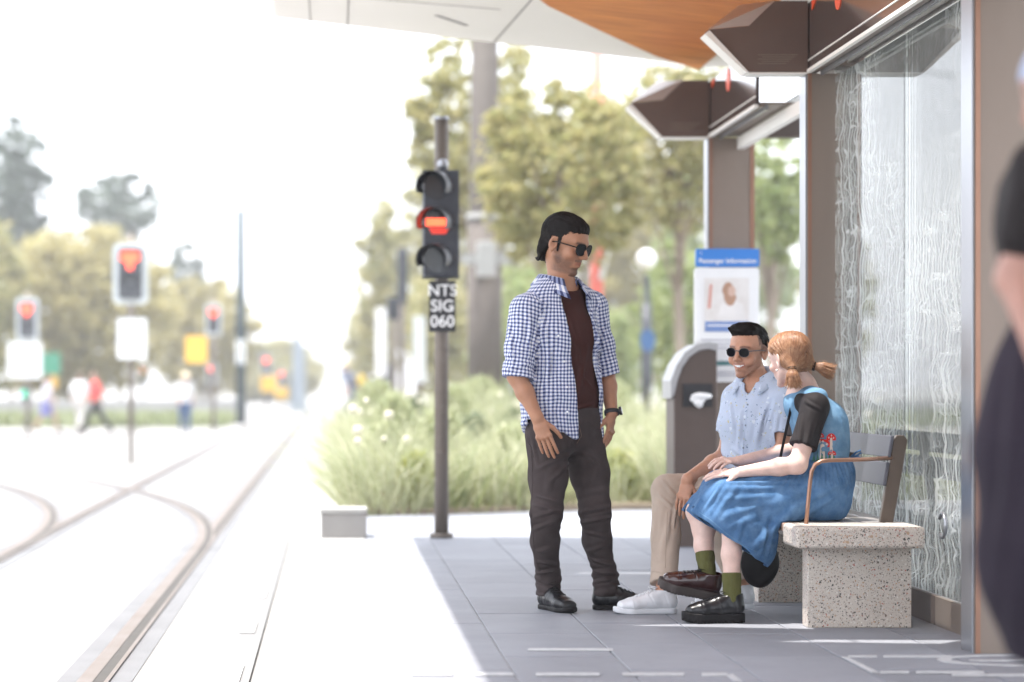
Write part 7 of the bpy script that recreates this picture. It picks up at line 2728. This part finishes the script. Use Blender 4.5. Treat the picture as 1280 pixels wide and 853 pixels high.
    m_tie = mat('black_hair_tie', (0.006, 0.005, 0.006), rough=0.8, spec=0.2)
    for t_, tl in zip(ties, (tA, tB)):
        ax_ = unit(tl[1] - t_)
        u1 = unit(np.cross(ax_, (0.3, 0.2, 0.9))); u2 = np.cross(ax_, u1)
        for dd in (0.0, 0.006):
            MB().tube([t_ + ax_ * (0.003 + dd) + 0.0165 * (math.cos(a) * u1 + math.sin(a) * u2) for a in np.linspace(0, 2 * math.pi, 18)], 0.0042, 6).build('hair_tie', m_tie, body, base=tuple(base))
    # earring
    MB().ball(hd.p(-0.083, -0.004, -0.044), 0.0055, 8, 6).build('earring', mat('pearl', (0.7, 0.68, 0.64), rough=0.2), body, base=tuple(base))
    # socks
    for k_, a_, fl in ((knL, anL, 1), (knR, anR, 0)):
        ad = unit(a_ - k_)
        F = Field(a_ - 0.14, a_ + 0.12, 0.0034)
        F.chain([a_ - ad * 0.105, a_ - ad * 0.05, a_ - ad * 0.005, a_ + ad * 0.03], [0.042, 0.038, 0.036, 0.033], 0.01)
        F.plane(a_ - ad * 0.080, -ad, 0.006)
        body_mesh('sock', F, M_SOCK, base, body, 1, [('r', a_ - ad * 0.02, ad, 0.022, 0.0009, 0.04)], ((30, 0.0008),), seed=2.0)
    # platform shoes
    hB = np.array([(931 - 415) / F_PX * 10.11, 10.12, 0.0])
    shoe(body, base, hB, (-0.99, -0.06, 0), 0.262, upper=M_OXB if False else M_SHOEBK, sole=M_SOLEBK, lace=M_SOLEBK, th=0.044, chunky=True, top=0.128, wf=1.0)
    hA = at(897, 752, 10.26)
    shoe(body, base, hA, (-0.965, 0.03, 0.215), 0.262, upper=M_OXB, sole=M_OXS, lace=M_SOLEBK, th=0.044, chunky=True, up=(0.20, -0.22, 0.95), top=0.126)
    return body


seated_woman()

# black bag hanging at the front edge of the bench, strap up to the shoulder
BG = at(949, 706, 10.26)
F = Field(BG - 0.14, BG + 0.14, 0.004)
F.ell(BG, (0.078, 0.050, 0.098), None, 0.0)
F.ell(BG + np.array([0.012, 0, 0.030]), (0.066, 0.045, 0.075), None, 0.03)
M_BAG = mat('black_bag_leather', (0.006, 0.005, 0.006), rough=0.6, spec=0.2, var=0.2)
bag = body_mesh('shoulder_bag', F, M_BAG, BG, smooth=1, noise=((18, 0.004),))
tag(bag, 'black rounded shoulder bag hanging below the denim skirt in front of the bench', 'bag')
st = [at(955, 690, 10.34), at(964, 655, 10.36), at(968, 612, 10.30), at(973, 585, 10.24), at(978, 560, 10.23), at(984, 532, 10.24), at(989, 510, 10.24), at(996, 497, 10.26), at(1006, 489, 10.33)]
mb = MB()
vs, fs = [], []
for i, p in enumerate(st):
    vs += [p + np.array([-0.006, 0, 0]), p + np.array([0.006, 0, 0.001]), p + np.array([0.006, 0.003, 0.001]), p + np.array([-0.006, 0.003, 0])]
for i in range(len(st) - 1):
    for j in range(4):
        fs.append((4 * i + j, 4 * i + (j + 1) % 4, 4 * i + 4 + (j + 1) % 4, 4 * i + 4 + j))
mb.add(vs, fs).build('strap', M_BAG, bag, base=tuple(BG))
# ---------------------------------------------------------------- passer-by close to the camera at the right
def near_passerby():
    D = 4.95
    base = np.array([1.52, D, 0.0])
    fw = unit((0.55, 0.83, 0)); lf = unit((-0.83, 0.55, 0))
    hd = Fr(at(1328, 128, D), (-0.55, -0.80, -0.1), (0, 0, 1), 1.02)
    nb = at(1338, 190, D)
    shN = at(1306, 215, D - 0.06); shF = at(1400, 205, D + 0.06)
    el = at(1272, 348, D - 0.05)
    wr = at(1300, 440, D - 0.14)
    chest, waist, pel = at(1345, 270, D), at(1345, 380, D), at(1345, 480, D)
    F = Field((1.25, D - 0.35, 0.02), (1.95, D + 0.35, 1.85), 0.005)
    add_head(F, hd)
    F.chain([nb, hd.p(0, -0.02, -0.05)], [0.058, 0.050], 0.02)
    F.chain([shN, nb - UP * 0.02, shF], [0.05, 0.055, 0.05], 0.04)
    F.chain([nb - UP * 0.05, chest, waist, pel], [(0.09, 0.07), (0.12, 0.08), (0.10, 0.08), (0.12, 0.09)], 0.05, u=lf)
    F.chain([shN, el], [0.050, 0.042], 0.02)
    F.chain([el, wr], [0.042, 0.027], 0.02)
    dW = unit(at(1330, 500, D - 0.2) - wr)
    add_hand(F, wr, dW, unit((-0.7, -0.7, 0.1)), 1, (0.3, 0.4, 0.3), 0.95)
    F.chain([shF, at(1420, 360, D + 0.1), at(1415, 470, D)], [0.05, 0.042, 0.028], 0.02)
    for x, dd in ((1325, -0.05), (1375, 0.10)):
        k_, a_ = at(x, 700, D + dd), np.array([at(x, 700, D + dd)[0] + 0.02, D + dd + 0.02, 0.10])
        F.chain([pel, k_, a_, a_ + np.array([0.05, 0.12, -0.06])], [0.11, 0.06, 0.036, 0.034], 0.03)
    body = body_mesh('person', F, skin_mat('pink_skin', (0.34, 0.18, 0.14)), base, colf=face_paint(hd))
    tag(body, 'passer-by in dark clothes close to the camera, cut off by the right picture edge', 'person')
    F = Field((1.20, D - 0.42, 0.36), (2.05, D + 0.45, 1.55), 0.006)
    F.chain([shN, nb - UP * 0.03, shF], [0.068, 0.075, 0.068], 0.04)
    F.chain([nb - UP * 0.07, chest, waist], [(0.14, 0.09), (0.165, 0.115), (0.140, 0.110)], 0.05, u=lf)
    F.chain([shN, shN * 0.42 + el * 0.58], [0.070, 0.066], 0.02)
    F.chain([shF, at(1412, 290, D + 0.08)], [0.070, 0.066], 0.02)
    body_mesh('black_top', F, M_BTEE, base, body, noise=((12, 0.006),))
    M_COAT = mat('dark_plum_cloth', (0.022, 0.017, 0.026), rough=0.9, spec=0.15, var=0.2, vscale=4)
    F = Field((1.20, D - 0.45, 0.38), (2.05, D + 0.45, 1.30), 0.006)
    F.chain([at(1362, 370, D), at(1352, 470, D), at(1342, 560, D), at(1336, 680, D), at(1345, 800, D)], [(0.14, 0.115), (0.160, 0.15), (0.180, 0.185), (0.180, 0.19), (0.145, 0.16)], 0.06, u=lf)
    F.plane(at(1320, 826, D), (0, 0, -1), 0.03)
    r = np.random.default_rng(2)
    q = lambda x, y: at(x, y, D - 0.2)
    body_mesh('skirt', F, M_COAT, base, body, 1, [('l', q(1275 + 14 * k, 420), q(1245 + 22 * k, 800), .022, .012) for k in range(7)], ((7, 0.012),))
    Hf = Field(hd.c - 0.18, hd.c + 0.18, 0.005)
    Hf.ell(hd.p(0, -0.01, 0.045), (0.085, 0.105, 0.095), hd.R)
    Hf.plane(hd.p(0, 0.02, 0.045), hd.d(0, 0.1, -0.9))
    body_mesh('cap', Hf, mat('pale_blue_cap', (0.35, 0.42, 0.58), rough=0.8), base, body)
    Hf = Field(hd.c - 0.18, hd.c + 0.18, 0.005)
    Hf.ell(hd.p(0, -0.06, -0.02), (0.078, 0.055, 0.08), hd.R, 0.03)
    body_mesh('hair', Hf, M_HAIR_BK, base, body, noise=((40, 0.003),))
    for x, dd in ((1325, -0.05), (1375, 0.10)):
        a = at(x, 700, D + dd)
        shoe(body, base, np.array([a[0], D + dd - 0.03, 0.0]), (0.35, 0.93, 0), 0.25, upper=M_SHOEBK, sole=M_SOLEBK, lace=M_SOLEBK)


near_passerby()


# ---------------------------------------------------------------- people across the street, small in the picture
def pedestrian(px, D, face, h, top_m, leg_m, label, stride=0.35, lean=0.0, skirt=None, zg=-0.305, hair_m=None, hat=None, bag=None, arm=0.3, shoe_m=None, skin=None):
    X = (px - 415) / F_PX * D
    b = np.array([X, D, zg])
    fw = unit((*face, 0)); lf = np.cross(UP, fw)
    k = h / 1.75
    P = lambda s_, f, z: b + (lf * s_ + fw * f + UP * z) * k
    pel = P(0, 0, 0.93); ch = P(0, 0.04 + lean * 0.5, 1.28); nb = P(0, 0.05 + lean, 1.46); hc = P(0, 0.08 + lean * 1.2, 1.62)
    F = Field(b - np.array([0.7, 0.7, 0.05]), b + np.array([0.7, 0.7, 1.95 * k]), 0.017)
    F.ell(hc, np.array((0.078, 0.095, 0.115)) * k, np.stack([lf, fw, UP], 1))
    F.ell(hc + fw * 0.095 * k - UP * 0.02 * k, 0.016 * k, None, 0.01)
    F.chain([nb, hc - UP * 0.06 * k], [0.055 * k, 0.05 * k], 0.02)
    F.chain([nb, ch, pel], [0.07 * k, 0.10 * k, 0.10 * k], 0.05)
    sh, el, wr, kn, an = {}, {}, {}, {}, {}
    for s_ in (-1, 1):
        sh[s_] = P(s_ * 0.18, 0.04 + lean, 1.42)
        el[s_] = P(s_ * 0.23, -s_ * arm * 0.35 + 0.02 + lean * 0.8, 1.14)
        wr[s_] = P(s_ * 0.21, -s_ * arm * 0.6 + 0.16 + lean * 0.7, 0.95)
        kn[s_] = P(s_ * 0.09, s_ * stride * 0.55 + 0.06, 0.50)
        an[s_] = P(s_ * 0.08, s_ * stride - 0.03, 0.09 + (0.07 if s_ < 0 else 0))
        F.chain([sh[s_], el[s_], wr[s_], wr[s_] - UP * 0.09 * k], [0.045 * k, 0.038 * k, 0.030 * k, 0.036 * k], 0.03)
        F.chain([pel, P(s_ * 0.09, 0, 0.88), kn[s_], an[s_], an[s_] + (fw * 0.15 - UP * 0.05) * k], [0.08 * k, 0.075 * k, 0.05 * k, 0.035 * k, 0.036 * k], 0.03)
    body = body_mesh('person', F, skin or M_SKP, b)
    tag(body, label, 'person')
    F = Field(b - np.array([0.7, 0.7, -0.6]), b + np.array([0.7, 0.7, 1.7 * k]), 0.017)
    F.chain([sh[-1], nb - UP * 0.03, sh[1]], [0.065 * k, 0.07 * k, 0.065 * k], 0.04)
    F.chain([nb - UP * 0.06, ch, P(0, 0.02, 0.95)], [(0.15 * k, 0.11 * k), (0.19 * k, 0.13 * k), (0.17 * k, 0.13 * k)], 0.05, u=lf)
    for s_ in (-1, 1):
        F.chain([sh[s_], el[s_]], [0.065 * k, 0.055 * k], 0.02)
    F.plane(P(0, 0, 0.90), (0, 0, -1))
    body_mesh('top', F, top_m, b, body)
    F = Field(b - np.array([0.7, 0.7, -0.02]), b + np.array([0.7, 0.7, 1.05 * k]), 0.017)
    if skirt:
        F.chain([P(0, 0, 0.98), P(0, 0, skirt)], [(0.16 * k, 0.12 * k), (0.24 * k, 0.2 * k)], 0.03, u=lf)
        F.plane(P(0, 0, skirt), (0, 0, -1))
        body_mesh('skirt', F, leg_m, b, body)
    else:
        for s_ in (-1, 1):
            F.chain([P(s_ * 0.08, 0, 0.93), P(s_ * 0.09, 0, 0.85), kn[s_], an[s_]], [0.12 * k, 0.105 * k, 0.072 * k, 0.058 * k], 0.03)
        body_mesh('trousers', F, leg_m, b, body)
    for s_ in (-1, 1):
        a = an[s_]
        F = Field(a - 0.3, a + 0.3, 0.016)
        F.chain([a - UP * 0.03 * k, a + (fw * 0.16 - UP * 0.05) * k], [0.045 * k, 0.042 * k], 0.02)
        body_mesh('shoe', F, shoe_m or M_SOLEBK, b, body)
    F = Field(hc - 0.25, hc + 0.25, 0.015)
    F.ell(hc + UP * 0.03 * k - fw * 0.02 * k, np.array((0.09, 0.105, 0.105)) * k, np.stack([lf, fw, UP], 1))
    F.plane(hc + fw * 0.03 * k, (fw * 0.9 - UP * 0.5))
    body_mesh('hair', F, hair_m or M_HAIR_BK, b, body)
    if hat:
        F = Field(hc - 0.3, hc + 0.3, 0.015)
        F.ell(hc + UP * 0.07 * k, np.array((0.11, 0.12, 0.09)) * k, np.stack([lf, fw, UP], 1))
        F.ell(hc + UP * 0.05 * k, np.array((0.17, 0.18, 0.018)) * k, np.stack([lf, fw, UP], 1), 0.02)
        body_mesh('hat', F, hat, b, body)
    if bag:
        c = P(0.0, -0.20, 1.2)
        F = Field(c - 0.3, c + 0.3, 0.015)
        F.ell(c, np.array((0.15, 0.11, 0.21)) * k, np.stack([lf, fw, UP], 1))
        o = body_mesh('backpack', F, bag[0], c)
        tag(o, bag[1], 'backpack')
    return body


M_SKP = mat('pedestrian_skin', (0.42, 0.25, 0.18), rough=0.6)
M_T1 = mat('pale_lilac_top', (0.50, 0.48, 0.55), rough=0.9)
M_T2 = mat('white_top', (0.62, 0.62, 0.62), rough=0.9)
M_T3 = mat('coral_red_top', (0.75, 0.07, 0.06), rough=0.9)
M_L1 = mat('violet_skirt', (0.12, 0.12, 0.30), rough=0.9)
M_L2 = mat('black_leggings', (0.012, 0.011, 0.014), rough=0.9, spec=0.2)
M_L3 = mat('blue_jeans', (0.035, 0.075, 0.17), rough=0.9)
M_L4 = mat('pale_trousers', (0.50, 0.48, 0.45), rough=0.9)
M_HB = mat('brown_hair', (0.10, 0.055, 0.03), rough=0.6)
M_HW = mat('straw_hat', (0.62, 0.54, 0.40), rough=0.9)
pedestrian(58, 64, (0.95, -0.2), 1.55, M_T1, M_L1, 'leftmost walking pedestrian, pale top over violet skirt, under the white sign', 0.33, skirt=0.52, hair_m=M_HB)
pedestrian(99, 66, (0.3, 0.95), 1.62, M_T2, M_L4, 'pedestrian dressed in white beside the one in red', 0.16, hair_m=M_HB)
pedestrian(121, 62, (-0.9, -0.3), 1.62, M_T3, M_L2, 'walking pedestrian in coral red top and black leggings', 0.42, hair_m=M_HB)
pedestrian(231, 62, (0.2, -0.95), 1.58, M_T2, M_L3, 'pedestrian in white shirt and blue jeans left of the tall thin pole', 0.12, lean=0.08, hat=M_HW)
pedestrian(444, 57, (-0.8, 0.5), 1.55, mat('slate_top', (0.10, 0.11, 0.15), rough=0.9), mat('grey_trousers', (0.10, 0.12, 0.15), rough=0.9), 'leaning pedestrian with pale hat walking at the edge of the grasses', 0.40, lean=0.22, zg=-0.02, hat=M_HW,
           bag=(mat('yellow_backpack', (0.45, 0.33, 0.06), rough=0.9), 'yellow-brown backpack on the leaning pedestrian by the grasses'))
# ---------------------------------------------------------------- bright haze over the whole place
hz = bpy.data.materials.new('haze_air')
hz.use_nodes = True
nt = hz.node_tree
nt.nodes.clear()
ho_ = nt.nodes.new('ShaderNodeOutputMaterial')
pv_ = nt.nodes.new('ShaderNodeVolumePrincipled')
pv_.inputs['Color'].default_value = (0.96, 0.97, 1.0, 1)
pv_.inputs['Density'].default_value = 0.0015
pv_.inputs['Anisotropy'].default_value = 0.2
nt.links.new(pv_.outputs['Volume'], ho_.inputs['Volume'])
haze = MB().box((-905, -35, -1.6), (905, 2650, 40)).build('haze', hz)
kind(haze, 'stuff')
